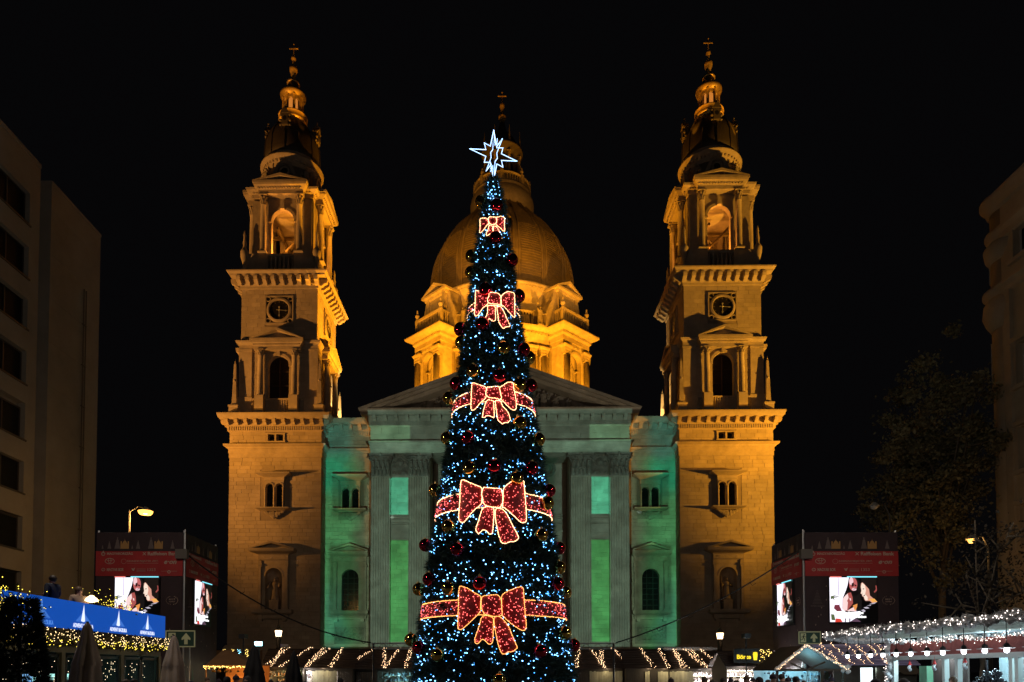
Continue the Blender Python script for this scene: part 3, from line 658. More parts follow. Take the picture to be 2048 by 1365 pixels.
towers = []
for s in (-1, 1):
    towers.append(build_tower(s))
    # the lamps that burn inside the open belfries
    cx = BX + s*22.87; zbf = zp(507, 73.3)
    point('belfry_lamp', (cx - s*.6, 75.2 , zbf+.9), 1000, (1.0, .36, .04), .25)
    point('belfry_lamp', (cx + .3, 77.9, zbf+2.6), 300, (1.0, .36, .04), .2)
    for dx in (-1, 1): spot('spire_fill', (cx+dx*3.4, 76.7-3.6, zp(343, 76.7)), (cx, 76.7, zp(178, 76.7)), 2800, YEL, 20, .7, .05)  # unseen spots added off the cornice to brighten the gilded spire
    # bright little floods at the feet of the rear obelisks
    spot('obelisk_flood', (BX + s*17.0, 79.6, 28.6), (BX + s*18.45, 81.0, 31), 6000, (1, .62, .2), 90, .5, .05)

# ================================================================= wings with the green light show
def build_wing(s):
    hw = 2.72; loc = (s*15.48, 1.7, 0); yf = 0
    tb, tt = zp(1020, 73.7), zp(976, 73.7); nb, nc = zp(1222, 73.7), zp(1139, 73.7)
    m = MB(); wall_holes(m, -hw, hw, 0, Z['cd0'], [(-.95, .95, tb, tt), (-1.0, 1.0, nb, nc)], 0, .6); m.box(-hw, hw, .65, 6, 0, Z['ctop']-.1)
    wg = m.obj('facade_wing', MORTAR, basilica, loc)
    m = MB(); ashlar(m, -hw, hw, 3, Z['arc'], [(-1.3, 1.3, tb-.6, zp(950, 73.7)), (-1.32, 1.32, nb-.7, zp(1106, 73.7)), (-1.62, 1.62, zp(1284, 73.7), zp(1250, 73.7))], 0, .4, seed=50+s); m.obj('ashlar_facing', ASH, wg, kind='stuff')
    m = MB(); ashlar(m, -hw, hw, Z['led']+.1, Z['cd0'], [], 0, .45, seed=60+s); m.obj('frieze_facing', ASH, wg, kind='stuff')
    m = MB(); m.sweep(-hw, hw, 0, 2, [(.0, Z['arc']), (.05, Z['arc']+.02), (.05, Z['arc']+.45), (.1, Z['arc']+.47), (.1, Z['arc']+.9), (.2, Z['arc']+1.0), (.24, Z['led']-.25), (.5, Z['led']-.16), (.5, Z['led']), (0, Z['led']+.05)]); m.obj('architrave', STONE, wg)
    m = MB(); m.sweep(-hw, hw, 0, 2, main_cornice_prof()); m.obj('cornice', STONE, wg)
    m = MB(); dentils(m, -hw, hw, -.14, Z['cd0']+.06, Z['cm0']-.1); m.obj('dentil_course', STONE, wg, kind='stuff')
    modillions(wg, MODM, 5, 1.95, -.3, Z['cm1']-.48)
    m = MB(); m.sweep(-hw, hw, 0, 2, [(.3, 0), (.3, 3.6), (.15, zp(1290, 73.7))]); m.obj('plinth', STONE, wg)
    twin_window(wg, (0, 0, 0), .98, zp(972, 73.7), zp(951, 73.3), tt, tb, zp(1042, 73.7), 1.82, seed=4)
    niche_window(wg, (0, 0, 0), 1.7, .88, nb, nc, zp(1124, 73.7), zp(1106, 73.2), zp(1087, 73.2), 2.22, True, seed=7)
    m = MB(); z0, z1 = zp(1284, 73.7), zp(1252, 73.7); relief(m, -1.45, 1.45, z0+.15, z1-.15, -.02, .12, 26, 14, 5+s, 16)
    for a in ((-1.6, 1.6, z0, z0+.14), (-1.6, 1.6, z1-.14, z1), (-1.6, -1.46, z0+.14, z1-.14), (1.46, 1.6, z0+.14, z1-.14)): m.box(a[0], a[1], -.12, .02, a[2], a[3])
    m.obj('relief_panel', CARVE, wg)
for s in (-1, 1): build_wing(s)

# ================================================================= portico and pediment
PW, PF = 12.9, -1.5
ZP = dict(a0=zp(905, 70.4), a1=zp(880, 70.0), f1=zp(850, 70.3), d1=zp(842, 70.2), m1=zp(829, 69.8), c1=zp(813, 69.2), cap0=zp(951, 70.4))
m = MB()
for s in (-1, 1):
    m.box(s*7.0, s*PW, -.95, 3, 0, ZP['a0'])
m.box(-7.0, 7.0, 2.4, 3, 0, ZP['a0']); m.box(-PW, PW, PF+.05, 3, ZP['a0']+.01, ZP['c1']-.02)
portico = m.obj('portico', STONE, basilica)
def PS(name, mb, mats=STONE, kind=None, loc=(0,0,0), rz=0): return mb.obj(name, mats, portico, loc, rz, kind)
m = MB(); e = ZP
m.sweep(-PW, PW, PF, 2.6, [(0, e['a0']), (0, e['a0']+.4), (.06, e['a0']+.42), (.06, e['a0']+.8), (.12, e['a0']+.84), (.14, e['a1']-.2), (.4, e['a1']-.1), (.42, e['a1']), (0, e['a1']+.04)])
dentils(m, -PW, PW, PF-.06, e['a0']+.78, e['a0']+.85, .1, .05); PS('architrave', m)
m = MB(); ashlar(m, -PW+.01, PW-.01, e['a1']+.05, e['f1'], [], PF+.05, .8, (1.6, 2.6), seed=77); PS('frieze_facing', m, ASH, 'stuff')
m = MB(); m.sweep(-PW, PW, PF, 2.6, [(0, e['f1']-.1), (.14, e['f1']), (.16, e['d1']-.05), (.3, e['d1']), (.3, e['m1']), (.82, e['m1']+.03), (.86, e['m1']+.2), (1.0, e['c1']-.1), (1.05, e['c1']), (0, e['c1']+.03)]); PS('cornice', m)
m = MB(); dentils(m, -PW, PW, PF-.14, e['f1']+.02, e['d1']-.06); PS('dentil_course', m, kind='stuff')
for k in range(24): link('modillion', MODM, portico, (-12.4+k*24.8/23, PF-.3, e['m1']-.5))
# tympanum, raking cornice
apx = zp(711, 69.2); hwp = PW+1.05
m = MB(); sl = (apx-e['c1'])/hwp
for sg in (-1, 1):
    o = 0
    for t0, t1, yo in ((0, .32, 0), (.32, .62, .25), (.62, 1.0, .6)):
        pts = [(sg*(hwp-t0*2.6), e['c1']+.03), (sg*(hwp-t1*2.6), e['c1']+.03), (0, apx-t1*1.05), (0, apx-t0*1.05)]
        m.poly(pts, PF-1.05+yo, .5)
PS('raking_cornice', m)
m = MB(); m.poly([(-11.4, e['c1']), (11.4, e['c1']), (0, apx-1.0)], -.5, -.2); PS('tympanum', m, CARVE)
rnd = random.Random(4)
for k, x in enumerate((-9.0, -7.6, -6.2, -4.9, -3.6, -2.3, -1.0, .5, 1.8, 3.1, 4.4, 5.6, 6.9, 8.1, 9.4)):
    hmax = (hwp-abs(x))*sl-1.25; h = min(3.0, hmax)*rnd.uniform(.86, 1.0); seated = abs(x) > 5 or rnd.random() < .3
    st = STAT[4] if seated else STAT[k % 4]; o = link('pediment_figure', st, portico, (x, -1.0, e['c1']+.15), rnd.uniform(-.5, .5)); q = h/(1.9 if seated else 2.15); o.scale = (q*1.15, q, q)
m = MB()
for k in range(26): x = -10.5+k*21/25; m.ball((x, -1.1, e['c1']+.08), .35+.2*rnd.random(), 7, 5, (1.3, .8, .7))
PS('carved_foliage', m, CARVE)
# pilasters with fluting and acanthus capitals
def pilaster():
    mb = MB(); hw = .98; z0, z1 = 3.4, ZP['cap0']; n = 8; pts = []
    xs = []
    for i in range(n):
        a = -hw+2*hw*(i+.14)/n; b = -hw+2*hw*(i+.86)/n; xs += [(a, 0), (a+.03, .09), (b-.03, .09), (b, 0)]
    prof = [(-hw, .45), (-hw, 0)] + [(x, y) for x, y in xs] + [(hw, 0), (hw, .45)]
    k = len(prof); vs = [(x, y-.35, z0) for x, y in prof] + [(x, y-.35, z1) for x, y in prof]
    mb.add(vs, [(i, i+1, k+i+1, k+i) for i in range(k-1)])
    mb.box(-hw-.02, hw+.02, -.39, 0, z1-.06, z1); mb.box(-hw-.15, hw+.15, -.5, 0, z0-.3, z0+.15); return mb.mesh('pilaster', STONE)
def capital():
    mb = MB(); hw = .98; z0, z1 = ZP['cap0'], ZP['a0']-.02; H = z1-z0
    mb.poly([(-hw, z0), (hw, z0), (hw*1.0, z0+H*.6), (hw*1.28, z1-.22), (-hw*1.28, z1-.22), (-hw, z0+H*.6)], -.38, 0)
    mb.box(-hw*1.34, hw*1.34, -.62, 0, z1-.2, z1)
    rr = random.Random(3)
    for tier, (za, zb, n) in enumerate(((z0, z0+H*.4, 5), (z0+H*.25, z0+H*.68, 4))):
        for i in range(n):
            x = -hw+2*hw*(i+.5)/n
            mb.smooth = True; mb.ball((x, -.42-tier*.05, (za+zb)/2), .2, 8, 6, (1.0, .7, (zb-za)*2.4)); mb.ball((x, -.6-tier*.08, zb-.1), .13, 6, 5, (1.2, .9, .7)); mb.smooth = False
    for sg in (-1, 1):
        for (x, r) in ((hw*1.08, .3), (hw*.38, .2)):
            pts = [(sg*x+sg*(r*(1-t/14)*math.cos(t*.75)), -.52, z1-.45+r*(1-t/14)*math.sin(t*.75)) for t in range(13)]; mb.tube(pts, .06, 5)
    mb.ball((0, -.62, z1-.15), .17, 8, 6)
    return mb.mesh('capital', CARVE)
pm, cm = pilaster(), capital()
for s in (-1, 1):
    for x in (11.87, 8.07): link('pilaster', pm, portico, (s*x, -.95, 0)); link('capital', cm, portico, (s*x, -.95, 0))
    # field between the pilasters
    x0, x1 = 9.15, 10.8
    m = MB(); z0, z1 = zp(950, 70.9), zp(907, 70.9); relief(m, x0, x1, z0, z1, -.98, .16, 16, 18, 3, 14); m.ball(((x0+x1)/2, -1.08, (z0+z1)/2+.2), .38, 12, 8, (1, .6, 1)); m.ball(((x0+x1)/2, -1.2, (z0+z1)/2+.2), .2, 8, 6)
    if s < 0: m.v = [(-x, y, z) for x, y, z in m.v]
    PS('relief_panel', m, CARVE)
    for za, zb_ in ((1028, 955), (1283, 1080)):
        a, b = zp(za, 70.9), zp(zb_, 70.9); m = MB(); ashlar(m, min(s*x0, s*x1)-.05, max(s*x0, s*x1)+.05, a, b, [], -.95, .42, (.6, 1.1), seed=za); PS('wall_panel', m, ASH, 'stuff')
    m = MB()
    for py in (1031, 1037, 1046, 1062, 1066, 1078): m.box(s*(x0-.05), s*(x1+.05), -1.0-.08*(py % 3), -.9, zp(py+2, 70.9), zp(py, 70.9))
    m.box(s*(x0-.05), s*(x1+.05), -1.02, -.9, zp(1076, 70.9), zp(1049, 70.9)); PS('string_course', m)
    # recessed centre bay, hardly seen beside the tree
    m = MB(); xc = s*4.9
    vs = []
    for rr, yy in ((.55, 2.3), (.7, 2.2), (.85, 2.2), (.95, 2.38)): vs += [(xc+rr*math.cos(2*math.pi*i/20), yy, zp(938, 74.4)+rr*math.sin(2*math.pi*i/20)) for i in range(20)]
    m.add(vs, [(j*20+i, j*20+(i+1) % 20, (j+1)*20+(i+1) % 20, (j+1)*20+i) for j in range(3) for i in range(20)]); m.ball((xc, 2.35, zp(938, 74.4)), .4, 10, 8, (1, .5, 1.2))
    PS('medallion', m, CARVE)
    m = MB(); zt, zb_ = zp(912, 74.4), zp(1280, 74.4)
    for a in ((s*6.9, s*6.6), (s*3.3, s*3.0)): m.box(a[0], a[1], 2.15, 2.4, 3, zt)
    for py in (1030, 1036, 1046, 1062): m.box(s*3.3, s*6.6, 2.18, 2.4, zp(py+3, 74.4), zp(py, 74.4))
    m.box(s*3.3, s*6.6, 2.15, 2.4, zt-.3, zt); PS('bay_frame', m)
m = MB(); arch_ring(m, 0, 3, 14, 2.6, .5, 2.0, 2.4, 20); m.mi = 1; m.box(-2.6, 2.6, 2.34, 2.38, 3, 16.4); m.mi = 0; m.box(-.05, .05, 2.2, 2.36, 3, 12); PS('portal', m, [STONE, LOUV])
# roofs behind
m = MB(); rz_ = apx-.3
m.add([(-14.1, 1.5, e['c1']-.6), (14.1, 1.5, e['c1']-.6), (0, 1.5, rz_), (-14.1, 34, e['c1']-.6), (14.1, 34, e['c1']-.6), (0, 34, rz_)], [(0, 2, 5, 3), (1, 4, 5, 2), (0, 1, 2)])
m.box(-27, 27, 9.6, 60, 0, Z['ctop']-.6); m.obj('nave_roof', SLATE, basilica)

# ================================================================= the great dome
DC = (0, 45, 0); YC = 117.0
zf = YC-13.3
ZD = dict(cor0=zp(668, 103.5), cor1=zp(640, 102), bal=zp(610, 103.2))
RD = 13.2
def sect_prof(mb, rprof, n=64): mb.smooth = True; mb.lathe(rprof, n); mb.smooth = False
m = MB(); sect_prof(m, [(RD, 26), (RD, ZD['cor0'])])
for k in range(4):
    m.T = Matrix.Rotation(math.pi/4+math.pi/2*k, 4, 'Z'); wall_holes(m, -2.85, 2.85, 26, ZD['cor0'], [(-1.5, 1.5, 26.5, zp(702, 105))], -15.6, .9)
    for sg in (-1, 1): m.box(sg*2.83, sg*2.85, -15.6, -12, 26, ZD['cor0'])
    m.box(-2.83, 2.83, -14.6, -12, 26, ZD['cor0'])
m.T = None
drum = m.obj('dome_drum', DSTONE, basilica, DC)
def DS(name, mb, mats=DSTONE, kind=None, rz=0, parent=None): return mb.obj(name, mats, parent or drum, (0,0,0), rz, kind)
e0, e1 = ZD['cor0'], ZD['cor1']
cprof = [(0, e0-1.4), (.12, e0-1.35), (.12, e0-.7), (.2, e0-.65), (.2, e0), (.45, e0+.25), (.45, e0+.6), (1.1, e0+.9), (1.2, e0+1.0), (1.35, e1-.15), (1.35, e1), (0, e1+.05)]
m = MB(); sect_prof(m, [(RD+o, z) for o, z in cprof])
for k in range(4):
    m.T = Matrix.Rotation(math.pi/4+math.pi/2*k, 4, 'Z'); m.sweep(-2.85, 2.85, -15.6, -12, cprof); dentils(m, -2.85, 2.85, -15.85, e0+.28, e0+.58, .2, .3)
for k in range(150):
    m.T = Matrix.Rotation(2*math.pi*k/150, 4, 'Z'); m.box(-.13, .13, -RD-.75, -RD-.4, e0+.28, e0+.58)
m.T = None; DS('drum_cornice', m)
def dpil():
    mb = MB(); z0, z1 = 26, e0-1.4; mb.smooth = True; mb.lathe([(.56, z0), (.56, z0+8), (.5, z1-1.5)], 16, 0, -.25); mb.smooth = False; mb.box(-.75, .75, -.12, .2, z0, z1-1.5); mb.sweep(-.6, .6, -.35, .2, [(0, z1-1.5), (.1, z1-1.45), (.1, z1-1.35), (.0, z1-1.3), (.1, z1-.5), (.28, z1-.2), (.3, z1-.01)])
    for i in range(4):
        for t in range(2): mb.ball((-.45+i*.3, -.42, z1-1.1+t*.5), .16, 6, 5, (1, .8, 1.6))
    return mb.mesh('drum_pilaster', DSTONE)
dpm = dpil()
for k in range(4):
    a = math.pi/4+math.pi/2*k; Rm = Matrix.Rotation(a, 3, 'Z')
    for sg in (-1, 1):
        v = Rm @ Vector((sg*2.25, -15.6, 0)); link('drum_pilaster', dpm, drum, (v.x, v.y, 0), a)
    for da in (-28, -20, 20, 28):
        b = math.pi/2*k + R(da); v = Matrix.Rotation(b, 3, 'Z') @ Vector((0, -RD, 0)); link('drum_pilaster', dpm, drum, (v.x, v.y, 0), b)
    m = MB(); zc_ = zp(702, 105); arch_plate(m, 0, 26.5, zc_-1.3, 1.15, -1.5, 1.5, zc_, -15.6, -14.9, 16); arch_ring(m, 0, 26.5, zc_-1.3, 1.15, .3, -15.75, -15.58, 16); relief(m, -1.4, 1.4, zc_+.5, zc_+1.9, -15.65, .2, 20, 10, 4, 14)
    DS('niche', m, rz=a)
    v = Rm @ Vector((0, -14.7, 0)); o = link('statue', STAT[k % 4], drum, (v.x, v.y, zp(764, 105)), a); o.scale = (1.5,)*3
    # front bay window
    m = MB(); zc_ = zp(708, 104.5); arch_ring(m, 0, 30, zc_-1.7, 1.5, .45, -RD-.3, -RD+.6, 18); arch_ring(m, 0, 30, zc_-1.7, 1.2, .22, -RD-.1, -RD+.6, 18); m.mi = 1; m.poly([(-1.4, 30), (1.4, 30), (1.4, zc_-1.7)] + [(1.4*math.cos(R(t)), zc_-1.7+1.4*math.sin(R(t))) for t in range(15, 180, 15)] + [(-1.4, zc_-1.7)], -RD-.06, -RD)
    m.mi = 0
    for t in (45, 90, 135): m.tube([(0, -RD-.1, zc_-1.7), (1.4*math.cos(R(t)), -RD-.1, zc_-1.7+1.4*math.sin(R(t)))], .06, 4)
    relief(m, -2.6, 2.6, zc_+.5, zc_+1.7, -RD-.12, .25, 30, 10, 8, 20)
    DS('arched_window', m, [DSTONE, GLASS], rz=math.pi/2*k)
# balustrade
m = MB(); zb_, zt_ = e1+.04, ZD['bal']
sect_prof(m, [(12.7, zb_+.35), (12.95, zb_+.35), (12.95, zb_), (13.0, zb_)]); sect_prof(m, [(12.6, zt_-.3), (13.05, zt_-.3), (13.05, zt_), (12.6, zt_)])
bprof = [(.09, zb_+.3), (.17, zb_+.6), (.07, zt_-.8), (.12, zt_-.28)]
for k in range(176):
    a = 2*math.pi*k/176
    if k % 11 in (0,): m.T = Matrix.Rotation(a, 4, 'Z'); m.box(-.35, .35, -13.1, -12.5, zb_, zt_-.005); m.T = None
    else: m.lathe(bprof, 5, 12.83*math.cos(a), 12.83*math.sin(a), cap=False)
for k in range(4):
    m.T = Matrix.Rotation(math.pi/4+math.pi/2*k, 4, 'Z')
    m.box(-2.9, 2.9, -15.75, -15.35, zt_-.31, zt_+.01); m.box(-2.9, 2.9, -15.7, -15.4, zb_, zb_+.36)
    for sg in (-1, 1):
        m.box(sg*2.5, sg*3.0, -15.8, -15.3, zb_, zt_+.02); m.box(sg*2.6, sg*2.9, -15.3, -12.6, zt_-.305, zt_+.005); m.box(sg*2.55, sg*2.95, -13.9, -13.4, zb_, zt_+.015)
        for y in (-15.0, -14.6, -14.2): m.lathe(bprof, 5, sg*2.75, y, cap=False)
    for i in range(13): m.lathe(bprof, 5, -2.3+i*4.6/12, -15.55, cap=False)
m.T = None; DS('balustrade', m, kind='stuff')
um = MESH['urn']
for k in range(4):
    for sg in (-1, 1):
        v = Matrix.Rotation(math.pi/4+math.pi/2*k, 3, 'Z') @ Vector((sg*4.9, -14.2, 0))
    v = Matrix.Rotation(math.pi/4+math.pi/2*k, 3, 'Z') @ Vector((-5.2 if k in (0,) else 5.2, -13.2, 0))
    for sg in (-1, 1): v2 = Matrix.Rotation(math.pi/4+math.pi/2*k, 3, 'Z') @ Vector((sg*2.75, -15.55, 0)); o = link('urn', um, drum, (v2.x, v2.y, ZD['bal'])); o.scale = (.8, .8, .55)
    o = link('statue', STAT[k], drum, (v.x, v.y, e1+.1), math.pi/4+math.pi/2*k); o.scale = (1.3,)*3
# attic ring with diagonal gabled dormers
za1 = zp(556, 105.2)
RA = 12.0
m = MB(); aprof = [(RA, e1), (RA, za1-2.0), (RA+.15, za1-1.9), (RA+.15, za1-1.2), (RA+.5, za1-.8), (RA+.55, za1-.5), (RA+.2, za1-.45), (RA-.2, za1), (RA-.6, za1+.1)]
sect_prof(m, aprof)
for k in range(160):
    m.T = Matrix.Rotation(2*math.pi*k/160, 4, 'Z'); m.box(-.12, .12, -RA-.38, -RA-.1, za1-1.15, za1-.95)
m.T = None; attic = DS('attic_ring', m)
for k in range(4):
    m = MB(); zg = za1-1.6; y0 = -14.1
    wall_holes(m, -2.3, 2.3, e1, zg, [(-.75, .75, e1+2.0, e1+4.2)], y0, .7); m.box(-2.3, -2.28, y0, -11, e1, zg); m.box(2.28, 2.3, y0, -11, e1, zg); m.box(-2.3, 2.3, y0+.8, -11, e1, zg)
    for sg in (-1, 1): m.box(sg*1.5, sg*2.2, y0-.2, y0, e1, zg)
    m.sweep(-2.3, 2.3, y0, -11, [(0, zg-.5), (.2, zg-.4), (.25, zg-.1), (.55, zg)]); pediment(m, 0, 2.9, zg+.01, zg+1.75, y0-.6, -11, .3)
    arch_ring(m, 0, e1+2.0, e1+3.5, .75, .25, y0-.15, y0+.02, 12)
    for sg in (-1, 1): m.poly([(sg*2.3, e1), (sg*4.6, e1), (sg*4.3, e1+2.4), (sg*3.8, e1+3.6), (sg*3.2, e1+4.5), (sg*2.8, zg-.2), (sg*2.3, zg-.15)][::sg], y0+.25, y0+2.6)
    m.mi = 1; m.box(-.8, .8, y0+.5, y0+.55, e1+2, e1+4.3)
    DS('attic_dormer', m, [DSTONE, GLASS], rz=math.pi/4+math.pi/2*k)
# cupola: courses of shingles laid as stepped rings
dp = [(11.55, za1-.1), (11.6, zp(577, YC)), (11.3, zp(556, YC)), (10.95, zp(541, YC)), (10.25, zp(520, YC)), (9.05, zp(498, YC)), (8.0, zp(480, YC)), (6.9, zp(467, YC)), (6.2, zp(459, YC)), (5.2, zp(446, YC)), (4.6, zp(436, YC))]
def interp(pr, t):
    L = [0]
    for a, b in zip(pr, pr[1:]): L.append(L[-1]+math.hypot(b[0]-a[0], b[1]-a[1]))
    d = t*L[-1]
    for i in range(len(pr)-1):
        if d <= L[i+1]+1e-9: q = (d-L[i])/(L[i+1]-L[i]); return (pr[i][0]+(pr[i+1][0]-pr[i][0])*q, pr[i][1]+(pr[i+1][1]-pr[i][1])*q)
fine = []
NR = 46
for i in range(NR):
    r, z = interp(dp, i/NR); r2, z2_ = interp(dp, (i+1)/NR); fine += [(r+.06, z), (r2+.0, z2_-.01)]
m = MB(); m.smooth = False
for i in range(0, len(fine), 2):
    m.lathe([fine[i], fine[i+1]] + ([fine[i+2]] if i+2 < len(fine) else []), 120, a0=(i % 4)*.75, a1=360+(i % 4)*.75, cap=False)
cupola = m.obj('cupola', DOME, basilica, DC)
m = MB()
rib = [interp(dp, t/24) for t in range(25)]
for k in range(16):
    m.T = Matrix.Rotation(2*math.pi*(k+.5)/16, 4, 'Z')
    for off in (-.42, .42): m.tube([(off*(.45+.55*r/11.5), -(r+.12), z) for r, z in rib], .17, 6)
    vs = [];
    for r, z in rib: vs += [(-.4*(.45+.55*r/11.5), -(r+.1), z), (.4*(.45+.55*r/11.5), -(r+.1), z)]
    m.add(vs, [(2*i, 2*i+1, 2*i+3, 2*i+2) for i in range(24)])
m.T = None; m.obj('cupola_rib', DOME, cupola)
for k in range(4):
    m = MB(); zz = zp(560, YC)
    m.box(-1.0, 1.0, -12.6, -10.6, zz, zz+2.2); pediment(m, 0, 1.4, zz+2.2, zz+3.2, -12.9, -10.6, .2); m.taper(0, -12.4, .7, .5, zz-1.0, 1.0, .6, zz)
    m.obj('cupola_dormer', DSTONE, cupola, (0,0,0), R(90)*k+R(90) if k % 2 else R(90)*k)
# gallery and lantern
g0, g1 = zp(428, YC), zp(397, YC); LS = mat('lantern_limestone', (.33, .27, .21), .8, noise=.3, nscale=2, bump=.3)
m = MB(); m.smooth = True
gp = [(4.3, zp(441, YC)), (4.9, zp(437, YC)), (5.25, zp(427, YC)), (5.32, zp(418, YC)), (5.15, zp(409, YC)), (4.6, zp(402, YC)), (4.55, g1-.35), (4.85, g1-.25), (4.85, g1), (4.5, g1)]
m.lathe(gp, 48); m.smooth = False
gallery = m.obj('gallery', LS, basilica, DC)
zt_ = zp(379, YC); m = MB()
for k in range(64):
    a = 2*math.pi*k/64
    if k % 8 == 0: m.T = Matrix.Rotation(a, 4, 'Z'); m.box(-.28, .28, -4.8, -4.3, g1, zt_+.1); m.ball((0, -4.5, zt_+.6), .3, 8, 6, (1, 1, 1.3)); m.ball((0, -4.5, zt_+1.15), .16); m.T = None
    else: m.lathe([(.1, g1), (.17, g1+.4), (.08, zt_-.5), (.12, zt_-.2)], 6, 4.5*math.cos(a), 4.5*math.sin(a), cap=False)
m.smooth = True; m.lathe([(4.35, zt_-.22), (4.72, zt_-.22), (4.72, zt_), (4.35, zt_)], 48); m.obj('balustrade', LS, gallery, kind='stuff')
l0, l1, l2 = g1, zp(326, YC), zp(305, YC)
m = MB()
for k in range(8): m.T = Matrix.Rotation(math.pi/4*k, 4, 'Z'); arch_plate(m, 0, l0, l1-1.6, .6, -1.02, 1.02, l1, -2.45, -2.0, 12)
m.T = None; lantern = m.obj('lantern', LS, basilica, DC)
m = MB()
for k in range(8):
    a = math.pi/8+math.pi/4*k; column(m, .26, l0, l1, .7, 10, cx=3.0*math.cos(a), cy=3.0*math.sin(a))
m.obj('lantern_column', LS, lantern)
m = MB(); m.smooth = True; m.lathe([(2.6, l1), (3.1, l1+.1), (3.1, l1+.8), (3.45, l1+1.1), (3.5, l1+1.4), (2.9, l1+1.5), (2.7, l2+.2), (2.6, l2+.3), (2.5, zp(296, YC)), (2.2, zp(287, YC)), (1.7, zp(278, YC)), (1.0, zp(270, YC)), (.7, zp(262, YC)), (.5, zp(252, YC)), (.42, zp(247, YC))], 32); m.smooth = False
for k in range(8):
    a = math.pi/8+math.pi/4*k; m.lathe([(.25, l1+1.4), (.3, l1+1.6), (.12, l1+2.3), (.16, l1+2.6), (.04, zp(281, YC)), (.03, zp(276, YC))], 6, 3.15*math.cos(a), 3.15*math.sin(a))
m.obj('lantern_cupola', mat('lantern_lead', (.10, .085, .08), .6, noise=.2), lantern)
m = MB(); m.lathe([(.5, l0), (.5, l1)], 10); m.obj('lantern_core', STONE, lantern)
m = MB(); m.smooth = True
def q(py): return zp(py, YC)
m.lathe([(.35, q(247)), (.4, q(244)), (.35, q(242)), (.62, q(239)), (.66, q(235)), (.5, q(232)), (.2, q(231)), (.25, q(228)), (.2, q(222)), (.24, q(219)), (.4, q(215)), (.42, q(211)), (.25, q(209)), (.08, q(208)), (.06, q(186))], 16)
m.smooth = False; m.box(-.62, .62, -.06, .06, q(193.6), q(192.4))
for sg in (-1, 1): m.ball((sg*.62, 0, q(193)), .12, 6, 5)
m.ball((0, 0, q(186)), .12, 6, 5); m.obj('cross_finial', GILT, lantern)
# ================================================================= ground
m = MB(); m.add([(-600, -300, 0), (600, -300, 0), (600, 900, 0), (-600, 900, 0)], [(0, 1, 2, 3)])
m.obj('ground', mat('square_paving', (.16, .15, .14), .75, noise=.3, nscale=.8, bump=.2), kind='structure')
m = MB()
for k in range(8): m.box(-30, 31, 64.5+k*.36, 72.5, k*.16, (k+1)*.16)
m.obj('stair', STONE, basilica, (-BX, -BY, 0))

# ================================================================= text helper
def text_mesh(txt, size, material, width=None, ext=.004, shear=0.0, bold=0.0, spacing=1.0):
    cu = bpy.data.curves.new('lettering', 'FONT'); cu.body = txt; cu.size = size; cu.extrude = ext; cu.align_x = 'CENTER'; cu.align_y = 'CENTER'
    cu.shear = shear; cu.offset = bold; cu.space_character = spacing; cu.resolution_u = 3
    o = bpy.data.objects.new('lettering_source', cu); COL.objects.link(o); dg = bpy.context.evaluated_depsgraph_get(); dg.update()
    me = bpy.data.meshes.new_from_object(o.evaluated_get(dg)); bpy.data.objects.remove(o); bpy.data.curves.remove(cu)
    me.transform(Matrix.Rotation(R(90), 4, 'X'))
    if width:
        xs = [v.co.x for v in me.vertices]; me.transform(Matrix.Diagonal((width/(max(xs)-min(xs)), 1, 1, 1)))
    me.materials.clear(); me.materials.append(material); me.name = 'lettering'; return me

# ================================================================= CHRISTMAS TREE
TY = 28.0; TX = xp(987, 1300, TY)
sil = [(1365, 158), (1290, 147), (1200, 135), (1100, 121), (1000, 105), (900, 89), (800, 73), (700, 57), (600, 42), (520, 33), (440, 21), (400, 13), (370, 8), (355, 3)]
cone = [(zp(py, TY), hw/F*TY/(cs-(CY-py)/F*sn)) for py, hw in sil]
cone = [(0.4, 3.75)] + cone
TOP = cone[-1][0]
def crad(z):
    for (a, ra), (b, rb) in zip(cone, cone[1:]):
        if z <= b: return ra + (rb-ra)*(z-a)/(b-a)
    return .03
FOL = mat('pine_needles', (.028, .060, .045), .6, noise=.5, nscale=9, island=.4)
xmas = thing('christmas_tree', 'tall slender Christmas tree covered in blue-white lights in front of the basilica', 'Christmas tree', (TX, TY, 0))
m = MB(); m.lathe([(r*.86, z) for z, r in cone], 40); m.obj('light_blocker', mat('blocker_dark', (.008, .014, .011), .9), xmas)  # dark cone added inside the foliage to block light
m = MB(); m.lathe([(.35, 0), (.3, 1.2)], 12); m.obj('trunk', mat('bark', (.06, .045, .03), .9, noise=.4, bump=.5), xmas)
import numpy as np
rng = np.random.RandomState(5)
def tuft_mesh(name, pts, nrm, length, nblade, mats, width=.028, spread=.9):
    """numpy: a spray of thin needles at each point, pointing outward"""
    P = np.repeat(np.array(pts), nblade, 0); Nn = np.repeat(np.array(nrm), nblade, 0); n = len(P)
    d = Nn + rng.normal(0, spread*.6, (n, 3)); d /= np.linalg.norm(d, axis=1)[:, None]
    s = np.cross(d, rng.normal(0, 1, (n, 3))); s /= np.linalg.norm(s, axis=1)[:, None]
    L = length*rng.uniform(.55, 1.25, n)[:, None]; w_ = width
    V = np.stack([P - s*w_, P + s*w_, P + d*L + s*w_*.25], 1).reshape(-1, 3)
    me = bpy.data.meshes.new(name); me.vertices.add(n*3); me.vertices.foreach_set('co', V.ravel())
    me.loops.add(n*3); me.loops.foreach_set('vertex_index', np.arange(n*3)); me.polygons.add(n)
    me.polygons.foreach_set('loop_start', np.arange(0, n*3, 3)); me.update(); me.validate()
    for q_ in mats: me.materials.append(q_)
    return me
pts, nrm = [], []
zs_ = []
